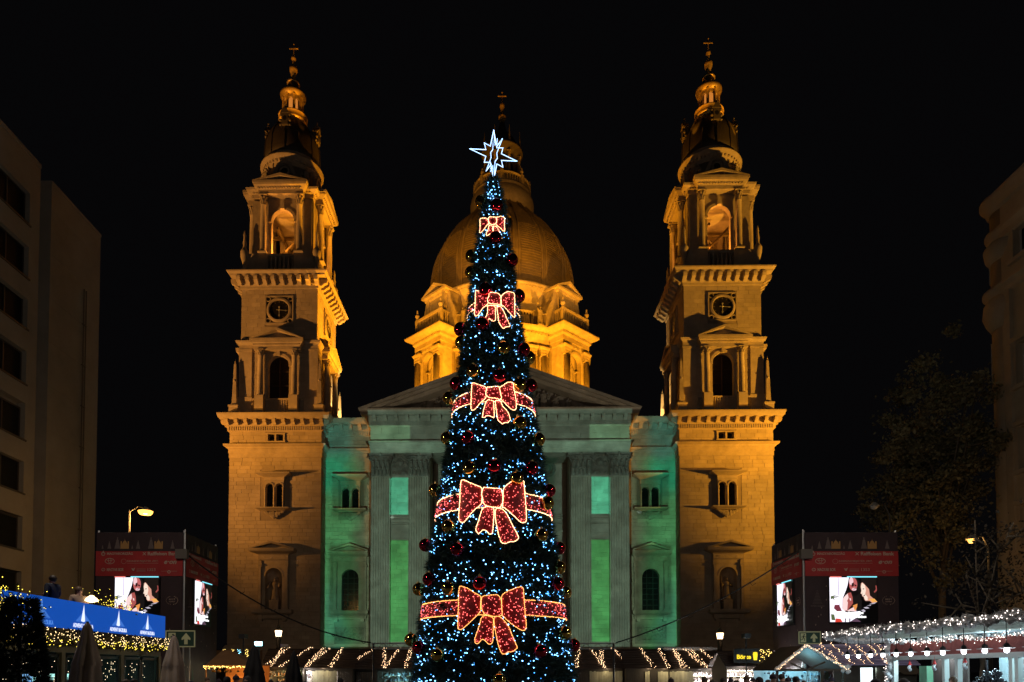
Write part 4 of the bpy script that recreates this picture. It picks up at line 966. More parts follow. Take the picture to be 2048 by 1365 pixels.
while len(pts) < 15000:
    z = random.uniform(.4, TOP); r = crad(z)
    if random.random() > (r+.12)/3.9: continue
    a = random.uniform(0, 2*math.pi); b = 1 - .10*(math.sin(a*9+z*3)*.5+.5)*random.random() + .05*random.random()+.06*math.sin(a*13+z*9)*random.random()
    pts.append((r*b*math.cos(a)*.95, r*b*math.sin(a)*.95, z)); nrm.append((math.cos(a), math.sin(a), -.15 + random.uniform(-.3, .5)))
link('foliage', tuft_mesh('foliage', pts, nrm, .28, 14, [FOL], .02), xmas, kind='stuff')
def emis(name, col, st, samp=None): return mat(name, (.02, .02, .02), .5, emit=col, estr=st, samp=samp)
LBLUE = emis('led_blue_white', (.17, .50, 1.0), 8)
LCYAN = emis('led_cyan', (.06, .38, 1.0), 4)
# dark and bright bands of lights as in the photo (z ranges)
dark = [(zp(945, TY), zp(905, TY)), (zp(1142, TY), zp(1112, TY)), (zp(760, TY), zp(722, TY)*1.0-.35), (zp(1350, TY), zp(1332, TY)), (zp(560, TY), zp(540, TY))]
m = MB(); n_led = 0
bow_zones = []
def led_pass(mb, n, r_led, seed):
    rr = random.Random(seed); c_ = 0; tries = 0
    while c_ < n and tries < n*20:
        tries += 1
        z = rr.uniform(1.2, TOP-.1); r = crad(z)
        if rr.random() > (r+.25)/3.9: continue
        # lights run in level garlands that sag a little
        a = rr.uniform(0, 2*math.pi); g = .55; row = math.floor(z/g)
        z = row*g + g*.5 + rr.gauss(0, .13) + .08*math.sin(a*5+row)
        if z >= TOP-.05 or z < 1: continue
        if any(a0 < z < a1 for a0, a1 in dark) and rr.random() < .85: continue
        r = crad(z)+rr.uniform(-.02, .10); mb.mi = 0 if rr.random() < .68 else 1
        mb.octa((r*math.cos(a), r*math.sin(a), z), r_led*(1.0 if mb.mi == 0 else .8)*rr.uniform(.75, 1.2)); c_ += 1
led_pass(m, 4700, .025, 11)
for py, xs_ in ((380, (-3, 3)), (372, (0,)), (390, (-4, 2, 5)), (400, (-6, 0, 5)), (415, (-5, 3, 8)), (425, (-8, -2, 6)), (436, (-9, 0, 8))):
    for x in xs_: z = zp(py, TY-.3); m.mi = 0; m.octa((x/50, -crad(z)-.08, z), .026)
m.obj('light_garland', [LBLUE, LCYAN], xmas, kind='stuff')

# ---- star on top
zst = zp(311, TY)
star = thing('tree_star', 'white glowing three-dimensional star outline on the tip of the Christmas tree', 'star', (TX, TY, zst), R(20))
SW = emis('star_led', (.38, .62, 1.0), 4.5)
def star_outline(rl, rv, rm, ri):
    out = []
    for k in range(8):
        a = math.pi/4*k; rad = rv if k in (2, 6) else rl if k in (0, 4) else rm
        out.append((rad*math.cos(a), rad*math.sin(a))); b = a+math.pi/8; out.append((ri*math.cos(b), ri*math.sin(b)))
    return out
for k, (rl, rz) in enumerate(((1.0, 0), (.95, 90))):
    o = star_outline(rl, 1.02, .56, .36); m = MB()
    for (x0, z0), (x1, z1) in zip(o, o[1:]+o[:1]): m.tube([(x0, 0, z0), (x1, 0, z1)], .011, 5)
    m.obj('star_frame', mat('star_wire', (.25, .25, .27), .4, metal=.8, emit=(.4, .6, 1), estr=.5), star, rz=R(rz))
    m = MB()
    for (x0, z0), (x1, z1) in zip(o, o[1:]+o[:1]):
        n = max(2, int(math.hypot(x1-x0, z1-z0)/.045))
        for i in range(n): t = i/n; m.octa((x0+(x1-x0)*t, -.015, z0+(z1-z0)*t), .021)
    m.obj('rope_light', SW, star, rz=R(rz), kind='stuff')
m = MB(); m.tube([(0, 0, -1.05), (0, 0, -1.35)], .03); m.tube([(0, 0, -1), (0, 0, 1)], .012); m.obj('mast', DARK, star)

# ---- bows: outlines traced on the biggest one, in metres around the knot
U = .2234/F*1.0
BO = dict(
 left_loop=[(525,512),(545,500),(600,525),(660,560),(728,592),(724,660),(722,742),(690,755),(640,810),(580,880),(545,902),(512,885),(516,740)],
 right_loop=[(905,590),(960,560),(1010,530),(1060,508),(1105,510),(1112,560),(1120,740),(1130,880),(1105,905),(1070,890),(990,830),(930,770),(910,770),(912,700)],
 left_tail=[(724,762),(826,777),(830,840),(825,1010),(800,1022),(760,985),(735,975),(700,1015),(675,1010),(668,985),(700,880)],
 right_tail=[(838,777),(905,777),(960,850),(1000,930),(1048,1040),(1045,1060),(1020,1080),(975,1085),(940,1108),(905,1100),(880,1040),(855,930)],
 knot=[(735,600),(760,596),(865,594),(890,597),(905,640),(912,700),(907,762),(895,774),(840,775),(760,760),(728,735),(720,700),(725,650)])
REDF = mat('red_tinsel', (.34, .004, .014), .45, noise=.45, nscale=22, bump=.6)
LRED = emis('led_red', (1.0, .14, .13), 4); 
def inside(p, poly):
    c = False; n = len(poly)
    for i in range(n):
        (x1, y1), (x2, y2) = poly[i], poly[i-1]
        if (y1 > p[1]) != (y2 > p[1]) and p[0] < (x2-x1)*(p[1]-y1)/(y2-y1)+x1: c = not c
    return c
def smooth_poly(P, n=3):
    for _ in range(2):
        P = [q for (a, b) in zip(P, P[1:]+P[:1]) for q in ((a[0]*.78+b[0]*.22, a[1]*.78+b[1]*.22), (a[0]*.22+b[0]*.78, a[1]*.22+b[1]*.78))]
    return P
def poly_area(p): return abs(sum(a[0]*b[1]-b[0]*a[1] for a, b in zip(p, p[1:]+p[:1])))/2
def make_bow(cpx, cpy, k, label, bandh, ledc, band=True, skew=0.0):
    z0 = zp(cpy, TY-crad(zp(cpy, TY))); r0 = crad(z0); Y = TY-r0-.18
    z0 = zp(cpy, Y); x0 = xp(cpx, cpy, Y); t = Y/(cs-(CY-cpy)/F*sn)
    bow = thing('bow', label, 'bow', (x0, Y, z0), 0, 'red light bows down the front of the tree'); jr = random.Random(int(cpy)*3); jig = {}
    def jit(q):
        k_ = (q[0], q[1])
        if k_ not in jig: jig[k_] = (q[0]+jr.gauss(0, 5+12*(1-k)), q[1]+jr.gauss(0, 5+12*(1-k)))
        return jig[k_]
    def mp(q): return ((q[0]-818)*.2234*k*t/F, -(q[1]-690)*.2234*k*t/F*1.02)
    def curve(x, z):   # the bow leans against the cone: its wings curve back and it follows the slope
        rr = r0+.2; xx = max(-rr*.98, min(rr*.98, x+(x0-TX))); return -(math.sqrt(max(rr*rr-xx*xx, 0))-rr)*.9 - (crad(z0+z)-r0)*.8
    WL = emis('led_warm_%s' % ledc[0], ledc[1], ledc[2])
    for nm_ in ('left_loop', 'right_loop', 'left_tail', 'right_tail', 'knot'):
        P = smooth_poly([mp(jit(q)) for q in BO[nm_]]); off = -.12 if nm_ == 'knot' else -.05 if 'loop' in nm_ else 0.0
        mb = MB(); n = len(P)
        # grid fill: fan from centroid with rings so that it can curve
        cxp = sum(p[0] for p in P)/n; czp = sum(p[1] for p in P)/n; vs = [(cxp, curve(cxp, czp)+off-.06, czp)]
        rings = [.4, .75, 1.0]
        for q_ in rings:
            for p in P:
                x, z = cxp+(p[0]-cxp)*q_, czp+(p[1]-czp)*q_; vs.append((x, curve(x, z)+off-.05*(1-q_*q_), z))
        for p in P: vs.append((p[0], curve(*p)+off+.05, p[1]))
        fs = [(0, 1+i, 1+(i+1) % n) for i in range(n)]
        for j in range(3):
            for i in range(n): fs.append((1+j*n+i, 1+(j+1)*n+i, 1+(j+1)*n+(i+1) % n, 1+j*n+(i+1) % n))
        mb.smooth = True; mb.add(vs, fs)
        pc = mb.obj('knot' if nm_ == 'knot' else 'loop' if 'loop' in nm_ else 'tail', REDF, bow)
        mb = MB(); rr = random.Random(int(cpy)+n)
        L = 0
        for a, b in zip(P, P[1:]+P[:1]):
            d = math.hypot(b[0]-a[0], b[1]-a[1]); s_ = .034 if k > .8 else .03
            while L < d: tt = L/d; x, z = a[0]+(b[0]-a[0])*tt, a[1]+(b[1]-a[1])*tt; mb.octa((x+rr.gauss(0, .004), curve(x, z)+off-.03, z+rr.gauss(0, .004)), .0165 if k > .8 else .0145); L += s_
            L -= d
        mb.obj('edge_lights', WL, pc, kind='stuff')
        mb = MB(); cnt = int(poly_area(P)*(75 if k > .8 else 100)); xs = [p[0] for p in P]; zz = [p[1] for p in P]; g = 0
        while g < cnt:
            x, z = rr.uniform(min(xs), max(xs)), rr.uniform(min(zz), max(zz))
            if inside((x, z), P): mb.octa((x, curve(x, z)+off-.075, z), rr.uniform(.011, .021)); g += 1
        mb.obj('red_lights', LRED, pc, kind='stuff')
    if band:
        hb = bandh/2*t/F; mb = MB(); ml = MB(); mr_ = MB(); n = 72; rr = random.Random(int(cpx*3))
        cxl, cyl = TX-x0, TY-Y
        for i in range(n):
            for zz_, key in ((-hb, 0),): pass
        vs = []; fs = []
        for i in range(n+1):
            a = 2*math.pi*i/n
            for q_ in (-1, 0, 1):
                r = crad(z0+q_*hb)+.07+.02*(q_ == 0); vs.append((cxl+r*math.cos(a), cyl+r*math.sin(a), q_*hb))
        for i in range(n):
            for j in range(2): fs.append((3*i+j, 3*i+3+j, 3*i+4+j, 3*i+1+j))
        mb.smooth = True; mb.add(vs, fs); bd = mb.obj('band', REDF, bow)
        for q_ in (-1, 1):
            r = crad(z0+q_*hb)+.10; nn = int(2*math.pi*r/.036)
            for i in range(nn): a = 2*math.pi*i/nn; ml.octa((cxl+r*math.cos(a), cyl+r*math.sin(a), q_*hb+rr.gauss(0, .006)), .0165)
        for i in range(int(2*math.pi*r0*2*hb*60)):
            a = rr.uniform(0, 2*math.pi); q_ = rr.uniform(-.9, .9); r = crad(z0+q_*hb)+.115; mr_.octa((cxl+r*math.cos(a), cyl+r*math.sin(a), q_*hb), rr.uniform(.012, .022))
        ml.obj('edge_lights', WL, bd, kind='stuff'); mr_.obj('red_lights', LRED, bd, kind='stuff')
    return bow
make_bow(983, 1214, 1.0, 'lowest and widest red bow with an amber lit outline on the tree', 32, ('amber', (1, .40, .10), 3.5))
make_bow(985, 998, .98, 'large red bow with a warm white outline, second from the bottom of the tree', 34, ('warm', (1, .55, .26), 6))
make_bow(986.5, 790, .66, 'middle red light bow at the height of the basilica gable', 26, ('warm',  (1, .55, .26), 6))
make_bow(990, 603, .60, 'small red light bow in front of the dome balustrade', 15, ('warm', (1, .55, .26), 6))
make_bow(985, 447, .37, 'smallest and topmost red light bow just under the star', 10, ('warm', (1, .55, .26), 6), band=False)

# ---- baubles
GOLD = mat('gold_mirror', (.62, .42, .10), .07, metal=1.0); RUBY = mat('red_mirror', (.42, .025, .045), .07, metal=1.0)
def bauble_mesh(col):
    b = MB(); b.smooth = True; b.ball((0, 0, 0), 1.0, 28, 18); return b.mesh('bauble', col)
bm_ = {'g': bauble_mesh(GOLD), 'r': bauble_mesh(RUBY)}
cm_ = MB(); cm_.lathe([(.2, .96), (.2, 1.12), (.12, 1.16), (.03, 1.18), (.03, 1.3)], 10); capm = cm_.mesh('bauble_cap', GILT)
BB = [
 ('g',962.4,404,'gold bauble left of the tree tip, highest of the gold ones'),('r',993,411,'topmost red bauble, just above the smallest bow'),
 ('r',991,476,'red bauble hanging under the tails of the topmost bow'),('g',943,513,'gold bauble on the left edge beside the dome, upper of two'),
 ('g',942,546,'gold bauble on the left edge beside the dome, lower of two'),('r',1024,521,'dark red bauble on the right edge in front of the dome'),
 ('r',971,580,'red bauble touching the left loop of the second bow from the top'),('r',1037,593,'dark red bauble at the right end of the second bow from the top'),
 ('r',920.6,659,'dark red bauble on the left edge against the lit drum'),('r',965,649,'dark red bauble left of the tails of the second bow from the top'),
 ('g',923,686,'gold bauble on the left edge just below a red one against the drum'),('g',1007,697,'gold bauble alone in the middle between the second and third bow'),
 ('r',1047,700,'red bauble on the right edge, above a gold one, against the drum'),('g',1057,716,'gold bauble on the right edge right under a red one, against the drum'),
 ('g',947,743,'gold bauble above the left loop of the middle bow'),('r',999,752,'red bauble directly above the knot of the middle bow'),
 ('r',912.5,768,'red bauble on the left edge beside the pediment, upper of a pair'),('g',898.6,797,'gold bauble at the left end of the middle ribbon'),
 ('g',1039,770,'gold bauble touching the right loop of the middle bow'),('r',1061,772,'dark red bauble on the right edge beside the middle bow'),
 ('g',1039,847,'gold bauble below the right loop of the middle bow'),('g',894.6,877,'gold bauble on the left edge in front of the facade architrave'),
 ('r',936,876,'dark red bauble left of centre in front of the facade architrave'),('g',1076.7,880,'gold bauble on the right edge in front of the facade architrave'),
 ('g',939,937,'gold bauble above the left loop of the second bow from the bottom'),('r',988,933,'red bauble in the dark gap above the knot of the second bow from the bottom'),
 ('r',1063,937,'red bauble at the right in the dark gap beside the capitals'),('g',1033,957,'gold bauble touching the right loop of the second bow from the bottom'),
 ('g',870.4,981,'gold bauble on the left edge above the ribbon of the second bow from the bottom'),('r',1097.8,982,'dark red bauble on the right edge, above a gold one, beside a pilaster'),
 ('g',1094,1007,'gold bauble on the right edge touching the ribbon of the second bow from the bottom'),('g',897.4,1054,'gold bauble left below the ribbon of the second bow from the bottom'),
 ('g',1082,1071,'gold bauble right below the ribbon of the second bow from the bottom'),('r',851,1091,'dark red bauble on the left edge halfway between the two big bows'),
 ('r',915,1099,'red bauble left of centre halfway between the two big bows'),('r',1118,1097,'dark red bauble on the right edge halfway between the two big bows'),
 ('g',1118,1136,'gold bauble on the right edge in the dark band above the lowest bow'),('r',858.5,1159,'red bauble on the left edge above the lowest ribbon'),
 ('g',838,1179,'gold bauble sticking out at the left end of the lowest ribbon'),('g',896.5,1177,'gold bauble just left of the lowest bow'),
 ('r',959.7,1167,'red bauble directly above the lowest bow'),('r',1115,1168,'red bauble at the right above the lowest ribbon'),
 ('g',1130,1186,'gold bauble sticking out at the right end of the lowest ribbon'),('g',1129,1266,'gold bauble on the right edge below the lowest ribbon'),
 ('g',822,1280,'gold bauble low on the left edge beside the steel truss'),('r',838,1296,'dark red bauble low on the left edge beside a gold one'),
 ('g',876,1311,'gold bauble low on the left in the bottom lights'),('r',1080,1303,'red bauble low on the right in the bottom lights'),
 ('r',1147,1291,'dark red bauble low on the right edge in front of the hut roofs'),('g',998,1361,'gold bauble at the very bottom in the middle of the tree')]
for c_, px, py, lab in BB:
    Y = TY
    for _ in range(6):
        z = zp(py, Y); x = xp(px, py, Y)-TX; rr = crad(z)+.18
        Y = TY-math.sqrt(max(rr*rr-x*x, 0))-(.12 if abs(x) < rr*.9 else 0)
    o = link('bauble', bm_[c_], None, (TX+x, Y, z)); k = .262 if py > 560 else .245; o.scale = (k,)*3
    tag(o, lab, 'bauble', 'mirror baubles on the Christmas tree'); o.rotation_euler = (random.uniform(-.2, .2), random.uniform(-.2, .2), random.uniform(0, 6))
    link('bauble_cap', capm, o)

# ================================================================= the light show on the facade
# two projectors on the truss behind the tree throw a slide of mint and green patches and falling snow, one for each half
PY, PX0 = 36.0, 12.5
def projector(S):
    prd = bpy.data.lights.new('facade_projector', 'SPOT'); prd.energy = 74000; prd.spot_size = R(104); prd.spot_blend = .05; prd.shadow_soft_size = .05
    prj = bpy.data.objects.new('facade_projector', prd); COL.objects.link(prj)
    pd0 = BY - PY; prj.location = Matrix.Rotation(BR, 3, 'Z') @ Vector((S*PX0, -pd0, 0)) + Vector((BX, BY, 3.6)); prj.rotation_euler = (R(90), 0, BR)
    prd.use_nodes = True; PN, PL = prd.node_tree.nodes, prd.node_tree.links; pem = PN['Emission']
    tc = PN.new('ShaderNodeTexCoord'); sp = PN.new('ShaderNodeSeparateXYZ'); PL.new(tc.outputs['Normal'], sp.inputs[0])
    def PM(op, a, b=None):
        q_ = PN.new('ShaderNodeMath'); q_.operation = op
        for i, x in enumerate((a, b)):
            if x is None: continue
            if isinstance(x, (int, float)): q_.inputs[i].default_value = x
            else: PL.new(x, q_.inputs[i])
        return q_.outputs[0]
    nz = PM('ABSOLUTE', sp.outputs[2]); pu = PM('DIVIDE', sp.outputs[0], nz); pv = PM('DIVIDE', sp.outputs[1], nz); au = PM('MULTIPLY', pu, S)
    vmn = PN.new('ShaderNodeCombineXYZ'); PL.new(pu, vmn.inputs[0]); PL.new(pv, vmn.inputs[1])
    wob = PN.new('ShaderNodeTexNoise'); wob.inputs['Scale'].default_value = 14; PL.new(vmn.outputs[0], wob.inputs['Vector'])
    auw = PM('ADD', au, PM('MULTIPLY', PM('SUBTRACT', wob.outputs[0], .5), .05)); pvw = PM('ADD', pv, PM('MULTIPLY', PM('SUBTRACT', wob.outputs[0], .5), -.06))
    acc = None
    def step(x, a, w_, rev=False):
        r_ = PN.new('ShaderNodeMapRange'); r_.inputs[1].default_value = a-w_; r_.inputs[2].default_value = a+w_; r_.interpolation_type = 'SMOOTHSTEP'
        if rev: r_.inputs[3].default_value = 1; r_.inputs[4].default_value = 0
        PL.new(x, r_.inputs[0]); return r_.outputs[0]
    def rmask(px0, px1, py0, py1, Yl, wi, wo, wy, wob_=False):
        pm_ = (py0+py1)/2; X0, X1 = abs(xp(px0, pm_, BY+Yl)-BX), abs(xp(px1, pm_, BY+Yl)-BX); D = pd0+Yl
        a0, a1 = (X1-PX0)/D, (X0-PX0)/D; v0, v1 = (zp(py1, BY+Yl)-3.6)/D, (zp(py0, BY+Yl)-3.6)/D
        U_, V_ = (auw, pvw) if wob_ else (au, pv)
        return PM('MULTIPLY', PM('MULTIPLY', step(U_, a0, wi), step(au, a1, wo, True)), PM('MULTIPLY', step(V_, v0, wy), step(V_, v1, wy, True)))
    def rect(px0, px1, py0, py1, Yl, col, wi=.0015, wo=.0012, wy=.0015, wob_=False):
        nonlocal acc
        k_ = rmask(px0, px1, py0, py1, Yl, wi, wo, wy, wob_)
        s_ = PN.new('ShaderNodeVectorMath'); s_.operation = 'SCALE'; s_.inputs[0].default_value = col; PL.new(k_, s_.inputs['Scale'])
        if acc is None: acc = s_.outputs[0]
        else: a_ = PN.new('ShaderNodeVectorMath'); PL.new(acc, a_.inputs[0]); PL.new(s_.outputs[0], a_.inputs[1]); acc = a_.outputs[0]
    rect(648.5, 737, 812, 1294, 1.7, (.14, .24, .165))
    rect(648.5, 712, 912, 1294, 1.7, (-.055, .24, .05), .03, .0012, .02, True)
    rect(648.5, 690, 1170, 1300, 1.7, (-.02, -.05, .06), .02, .0012, .05, True)
    rect(648.5, 700, 835, 985, 1.7, (-.07, .10, .13), .02, .0012, .03, True)
    rect(737, 985, 812, 1294, -1.5, (.105, .20, .175))
    rect(890, 985, 905, 1294, 2.4, (-.09, -.10, -.10), .006, .01, .01)
    rect(720, 985, 712, 811, -1.0, (.105, .095, .07), .01, .004, .004)
    rect(738, 820, 849, 881, -1.5, (.10, .30, .17))
    rect(738, 985, 881, 906, -1.5, (.08, .20, .16))
    rect(780, 816, 955, 1029, -1.0, (.02, .70, .46), .0009, .0009, .0009)
    rect(780, 816, 1080, 1284, -1.0, (-.03, .30, .0), .0009, .0009, .0009)
    att = None
    for q_ in ((662, 729, 948, 1032, 1.7, .5), (657, 731, 1089, 1236, 1.7, .55), (776, 820, 905, 952, -1.0, .35), (736, 866, 903, 950, -1.5, .25), (665, 727, 1251, 1284, 1.7, .35)):
        k_ = PM('SUBTRACT', 1.0, PM('MULTIPLY', rmask(*q_[:5], .006, .006, .006), q_[5])); att = k_ if att is None else PM('MULTIPLY', att, k_)
    vo = PN.new('ShaderNodeTexVoronoi'); vo.inputs['Scale'].default_value = 15; PL.new(vmn.outputs[0], vo.inputs['Vector'])
    sel = PN.new('ShaderNodeSeparateXYZ'); PL.new(vo.outputs['Color'], sel.inputs[0])
    fl = PM('MULTIPLY', PM('LESS_THAN', vo.outputs['Distance'], PM('MULTIPLY', sel.outputs[1], .10)), PM('GREATER_THAN', sel.outputs[0], .3))
    nzt = PN.new('ShaderNodeTexNoise'); nzt.inputs['Scale'].default_value = 22; nzt.inputs['Detail'].default_value = 5; PL.new(vmn.outputs[0], nzt.inputs['Vector']); mod = PN.new('ShaderNodeMapRange'); mod.inputs[1].default_value = .3; mod.inputs[2].default_value = .7; mod.inputs[3].default_value = .72; mod.inputs[4].default_value = 1.28; PL.new(nzt.outputs[0], mod.inputs[0])
    inb = PM('MULTIPLY', rmask(649, 940, 905, 1290, 1.7, .002, .002, .002), 1.0)
    mx_ = PN.new('ShaderNodeVectorMath'); mx_.operation = 'MAXIMUM'; PL.new(acc, mx_.inputs[0]); mx_.inputs[1].default_value = (0, 0, 0)
    sc_ = PN.new('ShaderNodeVectorMath'); sc_.operation = 'SCALE'; PL.new(mx_.outputs[0], sc_.inputs[0]); PL.new(PM('MULTIPLY', mod.outputs[0], att), sc_.inputs['Scale'])
    sf = PN.new('ShaderNodeVectorMath'); sf.operation = 'SCALE'; sf.inputs[0].default_value = (.26, .42, .42); PL.new(PM('MULTIPLY', fl, inb), sf.inputs['Scale'])
    ad_ = PN.new('ShaderNodeVectorMath'); PL.new(sc_.outputs[0], ad_.inputs[0]); PL.new(sf.outputs[0], ad_.inputs[1]); PL.new(ad_.outputs[0], pem.inputs[0])
    prt = thing('projector', 'small black projector on a pole %s of the tree among the hut roofs' % ('left' if S < 0 else 'right'), 'projector', (prj.location.x, prj.location.y-.3, 3.1))
    m = MB(); m.box(-.15, .15, -.35, .12, .36, .58); m.obj('housing', DARK, prt); m = MB(); m.tube([(0, -.1, -3.1), (0, -.1, .37)], .035); m.obj('pole', DARK, prt)
for S in (-1, 1): projector(S)
# ================================================================= BUILDINGS AT THE SIDES
DGL = mat('dull_window_glass', (.012, .012, .013), .6, noise=.3, spec=.08)
PLAS = mat('grey_brown_render', (.28, .26, .22), .9, noise=.22, nscale=.5, bump=.15)
TRIM = mat('window_frame', (.05, .045, .04), .5)
CURT = mat('curtain', (.06, .055, .05), .9, noise=.3, nscale=6, stretch=(1, 1, .1))
XL = -30.0
def yl(px): return XL*F/(px-CX)           # depth on the left building line at eye height
roofL = zp(338, 46.2)
office = thing('office_block', 'dark grey office block with a column of recessed windows at the left edge', 'building', (XL, 46.2, 0))
# wall plane faces +X: local x runs away from the camera along +Y
def facade_frame(parent, x, y, rz): return None
rows = [(388, 451), (495, 558), (599, 659), (703, 769), (807, 880), (924, 987), (1034, 1100)]
Ye = 45.2
holes = []
L0 = 24.0
m = MB()
wz = [(zp(b, Ye), zp(a, Ye)) for a, b in rows]
for k in range(5):
    xr = -1.0 - k*4.6
    for zb_, zt_ in wz: holes.append((xr-3.4, xr, zb_, zt_))
for k in range(5):
    xr = -1.0 - k*4.6; holes.append((xr-3.4, xr, wz[-1][0]-3.5, wz[-1][0]-1.4))
wall_holes(m, -L0, 0, 0, roofL, holes, 0, .5); m.box(-L0, 0, .55, 14, 0, roofL); m.box(-L0, .0, -.06, .4, roofL, roofL+.25)
m.add([(0, 0, 0), (0, .55, 0), (0, .55, roofL), (0, 0, roofL)], [(0, 1, 2, 3)])
RL = R(90)
m.obj('wall', PLAS, office, rz=RL)
wm = None
for i, h in enumerate(holes):
    b = MB(); w_, hh = h[1]-h[0], h[3]-h[2]
    for a in ((0, .08), (w_/2-.04, w_/2+.04), (w_-.08, w_), (w_*.25-.03, w_*.25+.03)): b.box(a[0], a[1], .3, .38, 0, hh)
    b.box(0, w_, .3, .38, 0, .08); b.box(0, w_, .3, .38, hh-.08, hh); b.box(-.1, w_+.1, -.08, .3, -.1, 0)
    if wm is None: wm = b.mesh('window_frame', TRIM); pn = MB(); pn.box(.05, w_-.05, .36, .38, .05, hh-.05); pm_ = pn.mesh('window_pane', DGL); cu_ = MB(); cu_.box(w_*.55, w_*.82, .40, .42, .05, hh-.1); cu_ = cu_.mesh('curtain', CURT)
    v = Matrix.Rotation(RL, 3, 'Z') @ Vector((h[0], 0, h[2]))
    o = link('window_frame', wm, office, v, RL); link('window_pane', pm_, o)
    if i % 3 != 1: link('curtain', cu_, o, (-.01*(i % 4)*w_, .0, 0))
annex = thing('stair_tower', 'blank grey-brown stair tower with a vertical duct right of the office block', 'building', (XL, 47.4, 0))
m = MB(); Lb = 53.4-47.4; m.box(0, Lb, 0, 12, 0, zp(475, 53.4)); m.box(-.02, Lb+.02, -.04, 1, zp(475, 53.4), zp(475, 53.4)+.2)
for z in range(3, 34, 3): m.box(.0, Lb, -.012, .0, z, z+.03)
m.obj('wall', PLAS, annex, rz=RL)
m = MB(); m.box(-1.2, 0, .9, 12, 0, zp(475, 53.4)-.6); m.obj('recessed_wall', PLAS, annex, rz=RL)
m = MB(); xq = 3.85
for a in (xq, xq+.28): m.tube([(a, -.09, 1), (a, -.09, zp(580, 51.3))], .045, 6)
for z in range(3, 30, 3): m.box(xq-.08, xq+.38, -.12, 0, z, z+.06)
m.obj('conduit', mat('conduit_metal', (.12, .10, .08), .6), annex, rz=RL)

# right: cream corner building with a rounded corner
XR = 33.0; YR = 47.2
CREAM = mat('cream_stucco', (.36, .30, .21), .9, noise=.22, nscale=.7, bump=.2)
corner = thing('corner_building', 'old cream corner building with a rounded bay and heavy cornices at the right edge', 'building', (XR, YR, 0))
RRt = R(-90)                                # wall faces -X: local x runs towards the camera
zr0 = zp(417, YR); m = MB(); Lr = 26
hl = []
levels = [zp(560, YR), zp(800, YR), zp(960, YR), zp(1110, YR)]
for z in levels:
    for k in range(5): hl.append((2.6+k*4.4, 4.4+k*4.4, z, z+2.6))
wall_holes(m, .6, Lr, 0, zr0, hl, 0, .6); m.box(.6, Lr, .65, 16, 0, zr0)
m.obj('wall', CREAM, corner, rz=RRt)
m = MB(); m.smooth = True; TR = 1.25
m.lathe([(TR, 0), (TR, zr0-.4)], 28, .9, TR-.1); m.obj('corner_turret', CREAM, corner, rz=RRt)
def band(z0, z1, o, name='cornice'):
    m = MB(); pr = [(0, z0), (o*.35, z0+.1), (o*.5, z0+(z1-z0)*.45), (o, z1-.2), (o, z1), (0, z1+.05)]
    m.smooth = True; m.lathe([(TR+a, b) for a, b in pr], 28, .9, TR-.1); m.smooth = False
    m.sweep(.9, Lr, -.02, 10, pr); m.obj(name, CREAM, corner, rz=RRt)
band(zr0-.9, zr0, .55); band(zp(500, YR)-.3, zp(482, YR), .3, 'string_course'); band(zp(608, YR)-.3, zp(596, YR), .5)
m = MB(); m.smooth = True; zb_ = zp(640, YR); m.lathe([(TR, zp(672, YR)), (TR+.35, zp(655, YR)), (TR+.52, zb_), (TR+.45, zp(620, YR)), (TR+.1, zp(606, YR))], 28, .9, TR-.1); m.obj('balcony_bulge', CREAM, corner, rz=RRt)
m = MB(); m.smooth = True; m.lathe([(TR, zp(540, YR)), (TR+.3, zp(528, YR)), (TR+.4, zp(510, YR)), (TR+.1, zp(500, YR))], 28, .9, TR-.1); m.obj('carved_swag', CREAM, corner, rz=RRt)
m = MB()
for k in range(7): x = 1.6+k*4.4*.5*1.0; m.box(2.05+k*4.4-.25, 2.05+k*4.4+.25, -.22, 0, 0, zp(612, YR)); m.box(4.95+k*4.4-.25-.4, 4.95+k*4.4-.15, -.18, 0, 0, zp(612, YR)) if k < 4 else None
m.obj('pilaster', CREAM, corner, rz=RRt, kind='stuff')
m = MB(); m.lathe([(TR*.96, 2), (TR*.96, 3)], 6, 50, 0) if False else None
wf = None
for i, h in enumerate(hl):
    if wf is None:
        b = MB(); w_, hh = 1.8, 2.6
        for a in ((0, .09), (w_/2-.05, w_/2+.05), (w_-.09, w_)): b.box(a[0], a[1], .35, .45, 0, hh)
        b.box(0, w_, .35, .45, hh*.68, hh*.68+.08); b.box(0, w_, .35, .45, 0, .1); b.box(0, w_, .35, .45, hh-.1, hh); wf = b.mesh('window_frame', mat('white_frame', (.42, .40, .36), .6))
        b = MB(); b.box(.05, w_-.05, .42, .44, .05, hh-.05); wp = b.mesh('window_pane', DGL)
        b = MB()
        for a in ((-.3, 0), (w_, w_+.3)): b.box(a[0], a[1], -.12, .02, -.1, hh+.1)
        b.box(-.45, w_+.45, -.25, .02, hh+.1, hh+.4); b.box(-.4, w_+.4, -.25, .02, -.35, -.1); ws = b.mesh('window_surround', CREAM)
    v = Matrix.Rotation(RRt, 3, 'Z') @ Vector((h[0], 0, h[2])); o = link('window_frame', wf, corner, v, RRt); link('window_pane', wp, o); link('window_surround', ws, corner, v, RRt)
for z0, z1 in ((zp(572, YR), zp(512, YR)), (zp(780, YR), zp(690, YR)), (zp(930, YR), zp(850, YR))):
    m = MB(); a = R(215); 
    for t in (-14, 14): m.tube([(.9+(TR+.02)*math.cos(a+R(t)), TR-.1+(TR+.02)*math.sin(a+R(t)), z0), (.9+(TR+.02)*math.cos(a+R(t)), TR-.1+(TR+.02)*math.sin(a+R(t)), z1)], .07, 4)
    m.mi = 1; m.lathe([(TR+.02, z0), (TR+.02, z1)], 5, .9, TR-.1, a0=201, a1=229, cap=False)
    m.obj('turret_window', [CREAM, GLASS], corner, rz=RRt)

